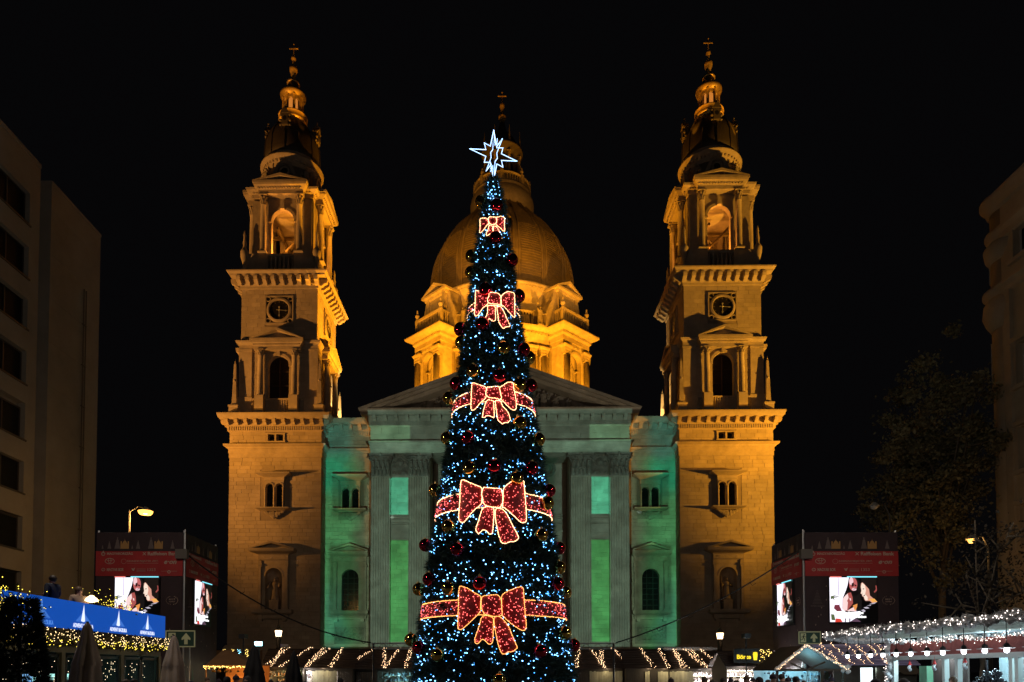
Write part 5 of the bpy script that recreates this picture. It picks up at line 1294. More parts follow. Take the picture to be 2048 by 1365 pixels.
# ================================================================= STREET LAMPS
def street_lamp(px, py, Y, lit, label, power=900, post=True, pdx=-32):
    x, z = xp(px, py, Y), zp(py, Y); t = thing('street_lamp', label, 'street lamp', (x, Y, 0))
    dx = pdx/F*Y; m = MB()
    if post: m.tube([(dx, 0, 0), (dx, 0, 2), (dx, 0, z-.2), (dx, 0, z+.05)], [.11, .08, .06, .05], 8); m.tube([(dx, 0, z-.05), (dx*.5, 0, z+.28), (0, 0, z+.2)], .03, 6)
    else: m.tube([(.9, 0, 0), (.9, 0, z-.5), (.6, 0, z+.15), (0, 0, z+.2)], [.1, .06, .05, .04], 8)
    m.obj('lamp_post', mat('post_paint', (.22, .20, .17), .6) if post else DARK, t)
    m = MB(); m.smooth = True; m.lathe([(.05, z+.28), (.12, z+.24), (.30, z+.05), (.33, z), (.28, z)], 18); m.obj('lamp_shade', mat('shade_enamel', (.32, .31, .28), .5), t)
    m = MB(); m.smooth = True; m.ball((0, 0, z-.03), .2, 12, 8, (1, 1, .7))
    m.obj('lamp_bulb', emis('sodium_bulb', (1, .62, .25), 20) if lit else mat('opal_glass', (.5, .5, .48), .3), t)
    if lit: q_ = .42 if post else .22; m = MB(); m.smooth = True; m.lathe([(q_*1.0, z+.0), (q_*.95, z-.03), (q_*.9, z+.02)], 18, cap=False); m.ball((0, -.0, z-.03), q_, 14, 10, (1, 1, .62)) if False else m.lathe([(q_*.98, z-.01), (q_*.9, z-.12), (q_*.72, z-.2)], 18, cap=False); m.obj('halo_bowl', emis('sodium_halo', (1, .42, .07), 4), t)  # glowing bowl widened to imitate the orange halo round the bulb
    if lit: l = point('street_glow', (x, Y, z-.45), power, (1, .48, .12), .2)
    return t
street_lamp(291, 1023, 42, True, 'lit orange street lamp above the left advertising tower', 520)
street_lamp(1748, 1014, 42, False, 'unlit pale street lamp head in front of the tree at the right', post=False)
street_lamp(1944, 1079, 40, True, 'small lit orange street lamp glimpsed through branches beside the cream building', 160, post=False)

def lantern_post(px, py, Y, label):
    x, z = xp(px, py, Y), zp(py, Y); t = thing('lantern_post', label, 'lantern', (x, Y, 0), group='old fashioned lanterns before the church')
    m = MB(); m.smooth = True; m.lathe([(.3, 0), (.3, .4), (.2, .5), (.16, 1.0), (.2, 1.05), (.14, 1.2), (.12, z-1.3), (.2, z-1.2), (.14, z-1.1), (.22, z-.5), (.12, z-.32), (.18, z-.26)], 12); m.obj('lamp_post', DARK, t)
    m = MB(); m.taper(0, 0, .16, .16, z-.26, .22, .22, z+.22); m.obj('lamp_glass', emis('lantern_glow', (1, .66, .36), 5.5), t)
    m = MB(); m.taper(0, 0, .27, .27, z+.22, .14, .14, z+.45); m.taper(0, 0, .12, .12, z+.45, .08, .08, z+.6); m.lathe([(.1, z+.6), (.12, z+.66), (.03, z+.72), (.02, z+1.1)], 8)
    for sx in (-1, 1):
        for sy in (-1, 1): m.tube([(sx*.17, sy*.17, z-.26), (sx*.23, sy*.23, z+.23)], .014, 4)
    m.obj('lantern_roof', DARK, t); point('lantern_light', (x, Y-.5, z), 14, (1, .6, .3), .1)
lantern_post(557, 1267, 57, 'lit square lantern on a dark post before the left bell tower')
lantern_post(1440, 1272, 57, 'lit square lantern on a dark post before the right bell tower')

# ================================================================= ADVERTISING TOWERS
BAN = mat('dark_banner', (.045, .025, .028), .7, noise=.3, nscale=1.5, bump=.3); REDB = mat('red_banner', (.42, .03, .03), .6, noise=.2, nscale=1.2, bump=.3)
PRT = mat('print_cream', (.50, .36, .28), .7); PRG = mat('print_gold', (.42, .22, .07), .7); PRF = mat('print_faint', (.15, .11, .10), .7); ALU = mat('aluminium', (.42, .42, .42), .4, metal=.6)
TXT = {}
def txt(parent, s, cx, z, h, w_, material=PRT, y=-.012, **k):
    key = (s, h, w_, material.name); me = TXT.get(key) or TXT.setdefault(key, text_mesh(s, h, material, w_, **k))
    return link('lettering', me, parent, (cx, y, z))
def ring(mb, cx, cz, rx, rz_, w_, y=-.012, n=20):
    vs = [(cx+rx*math.cos(2*math.pi*i/n), y, cz+rz_*math.sin(2*math.pi*i/n)) for i in range(n)] + [(cx+(rx-w_)*math.cos(2*math.pi*i/n), y, cz+(rz_-w_)*math.sin(2*math.pi*i/n)) for i in range(n)]
    mb.add(vs, [(i, (i+1) % n, n+(i+1) % n, n+i) for i in range(n)])
def flat(mb, pts, y=-.012): mb.add([(x, y, z) for x, z in pts], [tuple(range(len(pts)))])
SE = lambda n_, c, s=1.0: emis('screen_'+n_, c, s)
def screen_picture(scr, w_, h_):
    """the advert on the LED wall, in 0..1430 picture units: woman, small child and a smiling boy in profile by a Christmas tree"""
    def T(x, y_): return ((x-105)/1200*w_, (1250-y_)/1175*h_)
    lay = [0]
    def P(name, col, polys, st=1.0):
        mb = MB(); lay[0] += 1
        for p in polys: flat(mb, [T(*q_) for q_ in p], -.062-.0025*lay[0])
        mb.obj(name, SE(name, col, st), scr)
    def E(cx, cy, rx, ry, n=18, a=0): return [(cx+rx*math.cos(2*math.pi*i/n+a), cy+ry*math.sin(2*math.pi*i/n+a)) for i in range(n)]
    P('bright_window', (.92, .88, 1.0), [[(105, 95), (600, 95), (560, 300), (520, 420), (430, 640), (420, 900), (520, 1000), (880, 960), (880, 1060), (600, 1240), (105, 1240)]], 1.35)
    P('window_edge', (.35, .25, .45), [[(318, 100), (332, 100), (345, 560), (330, 560)], [(345, 760), (355, 760), (352, 850), (343, 850)]])
    P('dark_hair', (.006, .004, .004), [E(760, 330, 130, 240), [(560, 420), (640, 410), (860, 460), (920, 700), (900, 960), (760, 960), (680, 700), (600, 500)], [(480, 550), (560, 420), (640, 430), (600, 500), (520, 530)]])
    P('woman_face', (.55, .13, .13), [E(705, 270, 105, 170)])
    P('woman_cheek', (.95, .62, .66), [E(655, 190, 55, 100), E(725, 400, 60, 36)])
    P('woman_shadow', (.02, .004, .004), [[(665, 250), (720, 220), (720, 320), (660, 340)], [(720, 270), (790, 290), (780, 330), (740, 310)], [(700, 395), (770, 370), (760, 390), (710, 405)]])
    P('child_face', (.42, .09, .08), [[(560, 500), (640, 480), (680, 600), (690, 760), (560, 930), (520, 970), (480, 900), (520, 700), (500, 600)]])
    P('child_light', (1.0, .72, .70), [[(500, 560), (560, 510), (580, 620), (540, 700), (560, 740), (540, 930), (470, 960), (420, 900), (430, 640)], [(600, 620), (640, 640), (640, 700), (610, 680)], [(520, 960), (700, 860), (760, 870), (770, 970)]])
    P('child_arm', (.85, .32, .08), [[(680, 820), (800, 770), (790, 850), (740, 970), (700, 860)]])
    P('boy_face', (.72, .34, .25), [[(930, 215), (1010, 290), (1100, 400), (1120, 560), (1210, 640), (1310, 720), (1180, 760), (1120, 700), (1010, 700), (975, 660), (965, 600), (925, 580), (920, 530), (885, 510), (905, 440), (890, 330), (900, 250)]])
    P('boy_light', (1.0, .80, .66), [[(925, 230), (1000, 300), (1020, 430), (1000, 520), (1060, 600), (1060, 680), (1010, 690), (980, 640), (970, 600), (930, 570), (925, 525), (888, 508), (908, 440), (895, 330)]])
    P('boy_warm', (.95, .45, .10), [[(1080, 650), (1230, 640), (1300, 720), (1180, 740), (1140, 690)]])
    P('boy_features', (.03, .01, .01), [[(935, 385), (975, 375), (970, 400), (945, 405)], [(920, 490), (935, 500), (925, 515)], [(950, 565), (1005, 530), (1000, 550), (965, 585)]])
    P('boy_hair', (.008, .004, .003), [[(905, 110), (1290, 110), (1300, 640), (1220, 640), (1120, 560), (1100, 400), (1000, 290), (950, 220), (900, 240)]])
    P('boy_ear', (.35, .07, .06), [[(1262, 300), (1290, 310), (1300, 430), (1240, 490), (1215, 470), (1270, 400)]])
    P('collar_stripes', (.55, .50, .60), [[(1100, 780), (1290, 730), (1230, 770), (1110, 790)], [(1030, 820), (1140, 805), (1130, 825)], [(945, 870), (1040, 850), (1100, 890), (1010, 900)], [(885, 940), (950, 915), (1000, 960), (960, 990)]])
    P('dark_patch', (.20, .03, .05), [[(220, 800), (330, 800), (400, 960), (280, 970), (195, 890)]])
    P('red_gift', (.75, .05, .03), [[(240, 1150), (360, 1160), (410, 1240), (220, 1245)]])
    P('tree_sprig', (.10, .14, .05), [[(120, 580), (280, 545), (190, 590), (350, 580), (270, 610), (200, 620), (220, 690), (170, 640), (120, 660)], [(120, 1040), (200, 1050), (230, 1200), (130, 1190)]])
    P('lap_shadow', (.12, .06, .10), [[(470, 1150), (500, 1150), (490, 1245), (465, 1245)], [(580, 1150), (610, 1150), (600, 1245), (575, 1245)], [(610, 1230), (760, 1150), (880, 1240)]])
    P('header_bar', (.25, .85, 1.0), [[(540, 68), (1300, 68), (1300, 96), (540, 96)]], 1.2)
    P('header_bar_red', (1.0, .22, .18), [[(105, 68), (400, 68), (400, 96), (105, 96)]], 1.0)
    cap = SE('caption', (1, 1, 1), 1.6)
    for s_, cx, y_, ww in (('Boldog ünnepeket', 600, 1008, 720), ('kívánunk az adventben', 640, 1108, 780)):
        x, z = T(cx, y_); me = TXT.get(s_) or TXT.setdefault(s_, text_mesh(s_, .16, cap, ww/1200*w_, bold=.006)); link('caption', me, scr, (x, -.13, z))
def advert_face(parent, origin, rz, W, H, mirror_screen=False):
    """one face of the tower: local x to the right, z up; origin at its lower left corner"""
    E_ = bpy.data.objects.new('banner_face', None); 
    m = MB(); n = 14
    vs = [(W*i/n, -.02-.025*math.sin(i*2.1+j*1.3)*(0 < i < n), H*j/10) for j in range(11) for i in range(n+1)]; m.smooth = True
    m.add(vs, [(j*(n+1)+i, j*(n+1)+i+1, (j+1)*(n+1)+i+1, (j+1)*(n+1)+i) for j in range(10) for i in range(n)])
    f = m.obj('banner', BAN, parent, origin, rz); k = W/4.2
    Y0 = -.055
    m = MB(); m.smooth = True; zt_, zb_ = H-.92, H-2.12; n = 20
    m.add([(W*i/n, Y0+.012*math.sin(i*1.4), z) for z in (zb_, (zb_+zt_)/2, zt_) for i in range(n+1)], [(j*(n+1)+i, j*(n+1)+i+1, (j+1)*(n+1)+i+1, (j+1)*(n+1)+i) for j in range(2) for i in range(n)])
    m.obj('sponsor_band', REDB, f)
    yy = Y0-.02
    def X(zx): return (zx-85)/1330*W*.985+.03
    def Zc(zy): return H-(zy-40)/788*2.41*1.0
    T = lambda s_, a, b, zy, hh, mt=PRT, **q_: txt(f, s_, (X(a)+X(b))/2, Zc(zy), hh, X(b)-X(a), mt, yy, **q_)
    T('MAGYARORSZÁG', 250, 650, 382, .16, bold=.004); T('Raiffeisen Bank', 876, 1358, 382, .24, bold=.006); T('SZERENCSEJÁTÉK ZRT.', 565, 1050, 498, .11, PRT); T('e·on', 1130, 1325, 510, .30, bold=.008, shear=.3)
    T('MAGYAR BOR', 250, 512, 635, .2, bold=.004); T('1353', 880, 1000, 635, .2)
    m = MB(); q2 = lambda a, b: (X(a), Zc(b))
    ring(m, X(192), Zc(385), .10*k, .09, .045, yy); flat(m, [q2(180, 350), q2(192, 330), q2(206, 350), q2(192, 368)], yy); flat(m, [q2(158, 365), q2(175, 380), q2(180, 400), q2(165, 395)], yy); flat(m, [q2(228, 365), q2(212, 380), q2(206, 400), q2(222, 395)], yy)
    for a, b in (((805, 358), (852, 405)), ((852, 358), (805, 405))): flat(m, [q2(a[0]-6, a[1]), q2(a[0]+8, a[1]), q2(b[0]+6, b[1]), q2(b[0]-8, b[1])], yy-.001*(a[0] > 820))
    ring(m, X(295), Zc(497), .235*k, .15, .028, yy); ring(m, X(295), Zc(490), .08*k, .125, .022, yy-.001); ring(m, X(295), Zc(472), .17*k, .07, .022, yy-.002)
    ring(m, X(512), Zc(502), .125*k, .12, .012, yy); flat(m, [q2(560, 530), q2(1050, 530), q2(1050, 534), q2(560, 534)], yy)
    ring(m, X(198), Zc(632), .09*k, .08, .03, yy); flat(m, [q2(185, 622), q2(198, 640), q2(215, 612), q2(198, 632)], yy-.001)
    flat(m, [q2(632, 610), q2(665, 618), q2(690, 600), q2(672, 655), q2(650, 645)], yy)
    for zy in (620, 640, 655): flat(m, [q2(712, zy), q2(855, zy), q2(855, zy+4), q2(712, zy+4)], yy)
    flat(m, [q2(1095, 655), q2(1340, 655), q2(1340, 659), q2(1095, 659)], yy); ring(m, X(1215), Zc(668), .08*k, .075, .03, yy-.001)
    m.obj('sponsor_logo', PRT, f)
    for cx in (523, 1048):
        m = MB(); flat(m, [q2(cx-66, 302), q2(cx+66, 302), q2(cx+66, 190), q2(cx+56, 180), q2(cx+44, 190), q2(cx+44, 232), q2(cx+24, 190), q2(cx+2, 167), q2(cx+2, 145), q2(cx-2, 145), q2(cx-2, 167), q2(cx-24, 190), q2(cx-44, 232), q2(cx-44, 190), q2(cx-56, 180), q2(cx-66, 190)], yy)
        m.obj('printed_castle', PRG, f)
    for cx, s_ in ((410, 1.25), (930, 1.25), (285, .8), (730, .9), (1265, .9), (640, .4), (180, .4)):
        m = MB()
        for a, b, c_ in ((-38, 302, 250), (-26, 250, 200), (-18, 200, 160), (-7, 160, 120)):
            z0_, z1_ = 302-(302-b)*s_*.8, 302-(302-c_)*s_*.8; flat(m, [q2(cx+a*s_, z0_), q2(cx-a*s_, z0_), q2(cx-a*s_*.75, z1_), q2(cx+a*s_*.75, z1_)], yy)
        m.obj('printed_spire', PRF, f)
    # lower part: stars, fir emblem, award laurel
    m = MB(); rr = random.Random(8)
    for _ in range(26):
        x, z = rr.uniform(.2, W-.2), rr.uniform(.5, H-2.3); s_ = .045
        if .95*k < x < 3.15*k and H-4.4 < z < H-2.1: continue
        flat(m, [(x-s_, z), (x, z-s_*.25), (x+s_, z), (x, z+s_*.25)], yy); flat(m, [(x, z-s_*1.4), (x+s_*.25, z), (x, z+s_*1.4), (x-s_*.25, z)], yy-.001)
    m.obj('printed_star', PRT, f, kind='stuff')
    m = MB(); cx, cz = 3.72*k, H-3.3
    for sg in (-1, 1):
        for i in range(9): a = R(-75+i*18); x, z = cx+sg*.27*k*math.cos(a), cz+.2*math.sin(a); flat(m, [(x-.015, z-.03), (x+.03*sg, z), (x, z+.035)], yy)
    m.obj('laurel_print', PRT, f); txt(f, 'BEST', cx, cz+.05, .1, .3*k, PRT, yy); txt(f, 'ADVENT', cx, cz-.06, .08, .3*k, PRT, yy)
    m = MB(); cx, zb0 = .52*k, H-3.45
    for i in range(11): t_ = i/10; flat(m, [(cx-.22*k*t_, zb0+.7*(1-t_)), (cx+.22*k*t_, zb0+.7*(1-t_)), (cx+.22*k*t_, zb0+.7*(1-t_)-.02), (cx-.22*k*t_, zb0+.7*(1-t_)-.02)], yy)
    m.obj('fir_print', PRF, f); txt(f, 'ADVENT BAZILIKA', cx, zb0-.12, .12, .62*k, PRF, yy)
    # fir trees printed near the foot
    for cx, h_ in ((.9*k, 1.5), (3.0*k, 1.2), (2.0*k, .9)):
        m = MB()
        for j in range(4): flat(m, [(cx-.30+.05*j, .3+j*h_/4), (cx+.30-.05*j, .3+j*h_/4), (cx, .3+(j+1.5)*h_/4)], yy-.001*j)
        m.obj('fir_print', mat('print_green', (.03, .05, .035), .7), f)
    w_, h_ = 2.12*k, 2.2; x0 = (.98 if not mirror_screen else 1.06)*k; z0 = H-4.36
    m = MB(); m.box(x0-.04, x0+w_+.04, -.10, -.03, z0-.04, z0+h_+.04); scr = m.obj('led_screen', mat('screen_black', (.006, .005, .006), .4), f)
    hold = MB()
    s0 = len(bpy.data.objects)
    anchor = len(COL.objects)
    before = set(o.name for o in f.children_recursive)
    screen_picture(f, w_, h_)
    for o in f.children:
        if o.name not in before: o.location.x += x0; o.location.z += z0; o.location.y -= .045
def advert_tower(x0, x1, y0, y1, label, inner):
    H = zp(1066, y0); t = thing('advertising_tower', label, 'advertising tower', (x0, y0, 0), group='scaffold towers with LED screens')
    W, D = x1-x0, y1-y0; m = MB()
    for a in (0.03, W-.03):
        for b in (0.06, D-.03): m.tube([(a, b, 0), (a, b, H+.12)], .05, 8)
    for z in (H, H-.9, H*.5, .3):
        m.tube([(0, .06, z), (W, .06, z)], .03, 5); m.tube([(0, D-.03, z), (W, D-.03, z)], .03, 5); m.tube([(.03, 0, z), (.03, D, z)], .03, 5); m.tube([(W-.03, 0, z), (W-.03, D, z)], .03, 5)
    m.obj('scaffold_frame', ALU, t)
    m = MB()
    fl_x = (W+.07) if inner > 0 else -.07
    m.tube([(fl_x, -.07, 0), (fl_x, -.07, H+.15)], .035, 8); m.obj('corner_pole', ALU, t)
    m = MB(); cx = W if inner > 0 else 0; m.box(cx-.28, cx+.28, -.35, -.1, H-1.3, H-.85); m.obj('loudspeaker', mat('speaker_grey', (.14, .12, .10), .7), t)
    advert_face(t, (0, -.06, 0), 0, W, H, inner < 0)
    if inner > 0: advert_face(t, (W+.06, 0, 0), R(90), D, H)
    else: advert_face(t, (-.06, D, 0), R(-90), D, H)
    m = MB(); m.box(.05, W-.05, .1, D-.05, .2, H-.3); m.obj('dark_lining', mat('lining', (.015, .015, .016), .9), t)
advert_tower(-19.25, -15.05, 34.5, 38.5, 'left scaffold tower with sponsor banner and LED screens, beside the blue banner terrace', 1)
advert_tower(14.95, 19.45, 34.5, 38.3, 'right scaffold tower with sponsor banner and LED screens, behind the white stall', -1)

# ================================================================= exit signs
def exit_sign(px, py, Y, w_, label):
    x, z = xp(px, py, Y), zp(py, Y); t = thing('exit_sign', label, 'exit sign', (x, Y, 0), R(4 if px < 900 else -3), group='green escape signs by the square'); h_ = w_*.58
    m = MB(); m.box(-w_/2, w_/2, -.02, .03, z-h_/2, z+h_/2); m.obj('sign_board', mat('sign_green', (.012, .045, .028), .6), t)
    PH = mat('sign_pale', (.42, .42, .24), .7, emit=(.55, .52, .25), estr=.05); m = MB()
    for a in ((-w_/2, w_/2, z-h_/2, z-h_/2+.05), (-w_/2, w_/2, z+h_/2-.05, z+h_/2), (-w_/2, -w_/2+.05, z-h_/2, z+h_/2), (w_/2-.05, w_/2, z-h_/2, z+h_/2)): m.box(a[0], a[1], -.035, -.02, a[2], a[3])
    m.obj('sign_frame', PH, t); m = MB(); q_ = h_/2*.82
    a0 = .19*w_; flat(m, [(a0-q_*.24, z-q_*.8), (a0+q_*.24, z-q_*.8), (a0+q_*.24, z-q_*.05), (a0+q_*.62, z-q_*.2), (a0+q_*.62, z+q_*.1), (a0, z+q_*.85), (a0-q_*.62, z+q_*.1), (a0-q_*.62, z-q_*.2), (a0-q_*.24, z-q_*.05)], -.024)
    m.obj('arrow', PH, t); m = MB(); d0 = -.27*w_; flat(m, [(d0-.13*w_, z-q_*.85), (d0+.11*w_, z-q_*.85), (d0+.11*w_, z+q_*.85), (d0-.13*w_, z+q_*.85)], -.024); m.obj('doorway', PH, t)
    m = MB()
    def L_(p, r_): m.tube([(d0+a*q_, -.03, z+b*q_) for a, b in p], r_*q_, 5)
    m.ball((d0+.12*q_, -.03, z+.58*q_), .13*q_, 8, 6); L_([(.05, .42), (-.08, 0)], .11); L_([(.04, .36), (-.35, .22), (-.38, -.02)], .05); L_([(.08, .36), (.3, .15), (.5, .22)], .05)
    L_([(-.08, 0), (.2, -.22), (.12, -.62)], .07); L_([(-.08, 0), (-.25, -.38), (-.62, -.42)], .07); m.obj('running_figure', mat('sign_green', (0, 0, 0)), t)
    m = MB(); m.tube([(-w_*.3, .05, 0), (-w_*.3, .05, z)], .025); m.tube([(w_*.3, .05, 0), (w_*.3, .05, z)], .025); m.obj('sign_post', ALU, t)
exit_sign(361, 1278, 30, 1.22, 'green exit sign with running figure and arrow behind the beige parasol at the left')
exit_sign(1619, 1276, 33, 1.02, 'green exit sign with running figure and arrow under the right advertising tower')

# ================================================================= cables and truss
CAB = mat('black_cable', (.012, .012, .012), .6)
def cable(a, b, sag, label, n=18, r=.035):
    m = MB(); a, b = Vector(a), Vector(b); m.tube([a.lerp(b, i/n) - Vector((0, 0, sag*4*(i/n)*(1-i/n))) for i in range(n+1)], r, 5)
    for i in range(2, n, 3):
        p = a.lerp(b, i/n) - Vector((0, 0, sag*4*(i/n)*(1-i/n))); m.tube([p, p+Vector((.12, 0, -.13)), p+Vector((.3, 0, -.02))], .015, 4)
    tag(m.obj('cable', CAB), label, 'cable', 'cables from the screen towers to the truss')
YT = 36.0
cable((-15.0, 34.6, zp(1108, 34.6)), (xp(742, 1288, YT), YT, zp(1286, YT)), .75, 'black cable sagging from the left screen tower to the truss')
cable((14.95, 34.6, zp(1098, 34.6)), (xp(1232, 1288, YT), YT, zp(1286, YT)), .45, 'black cable sagging from the right screen tower to the truss')
tr = thing('truss', 'long aluminium lattice truss running level behind the foot of the tree', 'truss', (0, YT, 0)); m = MB(); x0, x1 = xp(742, 1290, YT), xp(1232, 1290, YT); z0, z1 = zp(1298, YT), zp(1287, YT)
for z in (z0, z1):
    for y in (0, .28): m.tube([(x0, y, z), (x1, y, z)], .028, 6)
n = int((x1-x0)/.3)
for i in range(n): a, b = x0+(x1-x0)*i/n, x0+(x1-x0)*(i+1)/n; m.tube([(a, 0, z0 if i % 2 else z1), (b, 0, z1 if i % 2 else z0)], .016, 4)
m.obj('lattice', mat('truss_alu', (.30, .30, .28), .5, metal=.3), tr)
m = MB()
for x in (x0+.1, x1-.1): m.tube([(x, .14, 0), (x, .14, z1)], .05, 8)
m.obj('truss_leg', DARK, tr)

# ================================================================= PARASOLS
def parasol(px, ptop, Y, wpx, label, col, depth=.8):
    x, zt_ = xp(px, ptop, Y), zp(ptop, Y); t = thing('closed_parasol', label, 'parasol', (x, Y, 0)); rm = wpx/2/F*Y*1.01
    m = MB(); m.smooth = True; n = 48; vs = []
    prof = [(.10, zt_), (.22, zt_-.07), (.30, zt_-.14), (.42, zt_-.35), (.62, zt_-.7), (.86, zt_-1.0), (.80, zt_-1.05), (.88, zt_-1.25), (1.0, zt_-1.8), (.96, zt_-2.1), (.8, .75)]
    for j, (r_, z) in enumerate(prof):
        for i in range(n):
            a = 2*math.pi*i/n; pl = 1+(.13*math.sin(a*8+j*.25)+.06*math.sin(a*5+j))*min(1, j/4); vs.append((rm*r_*pl*math.cos(a), rm*r_*pl*math.sin(a), z))
    m.add(vs, [(j*n+i, j*n+(i+1) % n, (j+1)*n+(i+1) % n, (j+1)*n+i) for j in range(len(prof)-1) for i in range(n)] + [tuple(range(n-1, -1, -1))])
    m.obj('folded_canopy', col, t); m = MB(); m.tube([(0, 0, .05), (0, 0, zt_+.03)], .03); m.box(-.3, .3, -.3, .3, 0, .06); m.obj('pole', DARK, t)
    m = MB(); zb_ = 1.25
    return t
BEI = mat('beige_canvas', (.30, .235, .18), .9, noise=.2, nscale=4, bump=.2); BLK = mat('dark_canvas', (.012, .011, .011), .9, noise=.2)
parasol(175, 1246, 17, 60, 'large closed beige parasol in front of the blue banner', BEI)
parasol(348, 1272, 24, 46, 'closed beige parasol in front of the left exit sign', BEI)
parasol(509, 1292, 27, 44, 'closed black parasol with a small floodlight above it', BLK)
parasol(588, 1302, 28, 36, 'narrow closed black parasol in front of the hut roofs', BLK)
fx, fz = xp(518, 1288, 27.5), zp(1288, 27.5); fl_ = thing('floodlight', 'small cyan-white floodlight on a mast above the black parasol', 'floodlight', (fx, 27.5, 0))
m = MB(); m.tube([(0, 0, 0), (0, 0, fz-.1)], .03); m.obj('mast', DARK, fl_); m = MB(); m.box(-.16, .16, -.06, .1, fz-.1, fz+.1); m.obj('housing', DARK, fl_)
m = MB(); m.box(-.14, .14, -.075, -.062, fz-.08, fz+.08); m.obj('lens', emis('flood_lens', (.45, .95, 1.0), 8), fl_)
# ================================================================= TERRACE BAR AT THE LEFT (faces +X)
bar = thing('terrace_bar', 'two-level terrace bar with blue banner, fairy light garland and glazed doors at the left', 'bar', (-12, 12.5, 0))
RB = R(90); LB = 25.6-12.5
zf = 2.85
m = MB(); m.box(0, LB, .02, 6, zf-.25, zf); m.obj('deck', mat('deck_wood', (.08, .06, .045), .8, noise=.3), bar, rz=RB)
WOODG = mat('green_grey_timber', (.20, .19, .13), .7, noise=.25, nscale=3, stretch=(1, 1, .3))
m = MB(); m.box(0, LB, -.05, .1, 2.36, 2.60); 
for x in (0, 3.6, 7.25, 10.4, LB-.14): m.box(x, x+.17, -.06, .1, 0, 2.36)
m.obj('timber_frame', WOODG, bar, rz=RB)
m = MB(); m.box(0, LB, .1, 6, 0, .1); m.box(0, LB, 5.9, 6, 0, zf-.3); m.box(0, .1, .1, 6, 0, zf-.3); m.box(LB-.1, LB, .1, 6, 0, zf-.3); m.obj('back_wall', mat('bar_dark', (.03, .028, .025), .8), bar, rz=RB)
DF = mat('door_frame_dark', (.03, .04, .038), .5); GL = mat('bar_glass', (.9, .95, .95), .03); GL.node_tree.nodes['Principled BSDF'].inputs['Transmission Weight'].default_value = 1; GL.node_tree.nodes['Principled BSDF'].inputs['IOR'].default_value = 1.05
for a, b in ((.2, 1.8), (1.9, 3.55), (3.85, 5.5), (5.6, 7.2), (7.5, 8.9), (9.0, 10.35), (10.65, 11.75), (11.8, 12.95)):
    m = MB(); m.box(a, a+.08, -.02, .05, .1, 2.3); m.box(b-.08, b, -.02, .05, .1, 2.3); m.box(a, b, -.02, .05, 2.22, 2.3); m.box(a, b, -.02, .05, .1, .3)
    d = m.obj('glazed_door', DF, bar, rz=RB); m = MB(); m.box(a+.08, b-.08, .012, .02, .3, 2.22); m.obj('door_pane', GL, d)
# fairy light curtain inside and lit shelves
m = MB(); rr = random.Random(2)
for _ in range(620): m.octa((rr.choice([i*.11 for i in range(4, 118)]), .35, rr.uniform(.6, 2.2)), .012)
m.obj('light_curtain', emis('curtain_led', (1, .72, .45), 5, 'NONE'), bar, rz=RB, kind='stuff')
TEAL = emis('bar_backlight', (.45, .95, .85), 1.5); BLU = emis('bar_fridge', (.25, .55, 1.0), 1.0)
m = MB(); m.box(10.8, 12.7, 2.5, 2.55, 1.35, 1.75); m.box(9.1, 9.9, 2.2, 2.25, 1.2, 1.7); m.poly([(12.0, 1.0), (12.6, 1.0), (12.7, 2.0), (12.45, 2.2), (12.2, 1.9), (12.25, 1.5)], 1.0, 1.03); m.box(4.6, 5.6, 2.5, 2.55, 1.9, 1.98); m.box(3.9, 4.6, 2.4, 2.44, 1.66, 1.76)
m.obj('lit_shelf', TEAL, bar, rz=RB); m = MB(); m.box(8.4, 8.9, 1.8, 1.84, .9, 1.75); m.box(9.05, 9.25, 1.0, 1.04, .8, 1.75); m.obj('fridge_front', BLU, bar, rz=RB)
m = MB()
for i in range(26): x = 10.7+i*.08; m.lathe([(.03, 1.35), (.03, 1.52), (.012, 1.56), (.012, 1.64)], 6, x, 2.35)
m.obj('bottles', mat('bottle_glass', (.03, .06, .04), .2), bar, rz=RB, kind='stuff')
# garland under the banner
m = MB(); rr = random.Random(6)
for i in range(900):
    x = rr.uniform(0, LB+.1); z = rr.uniform(2.53, 2.98); a, b = rr.uniform(-.1, .1), rr.uniform(-.1, .1); m.add([(x, -.28-rr.random()*.12, z), (x+a, -.30, z+b), (x+b, -.34, z+a)], [(0, 1, 2)])
m.box(0, LB, -.2, .0, 2.56, 2.94); m.obj('garland', mat('garland_leaf', (.07, .06, .03), .8), bar, rz=RB, kind='stuff')
for nm_, c_, n_, z0, z1 in (('warm', (1, .70, .32), 250, 2.6, 3.0), ('yellow', (1, .76, .08), 170, 2.5, 2.74)):
    m = MB()
    for _ in range(n_): m.octa((rr.uniform(4.4, LB+.12), -.40-.05*rr.random(), rr.uniform(z0, z1)), rr.uniform(.009, .016))
    m.obj('fairy_lights', emis('fairy_'+nm_, c_, 4), bar, rz=RB, kind='stuff')
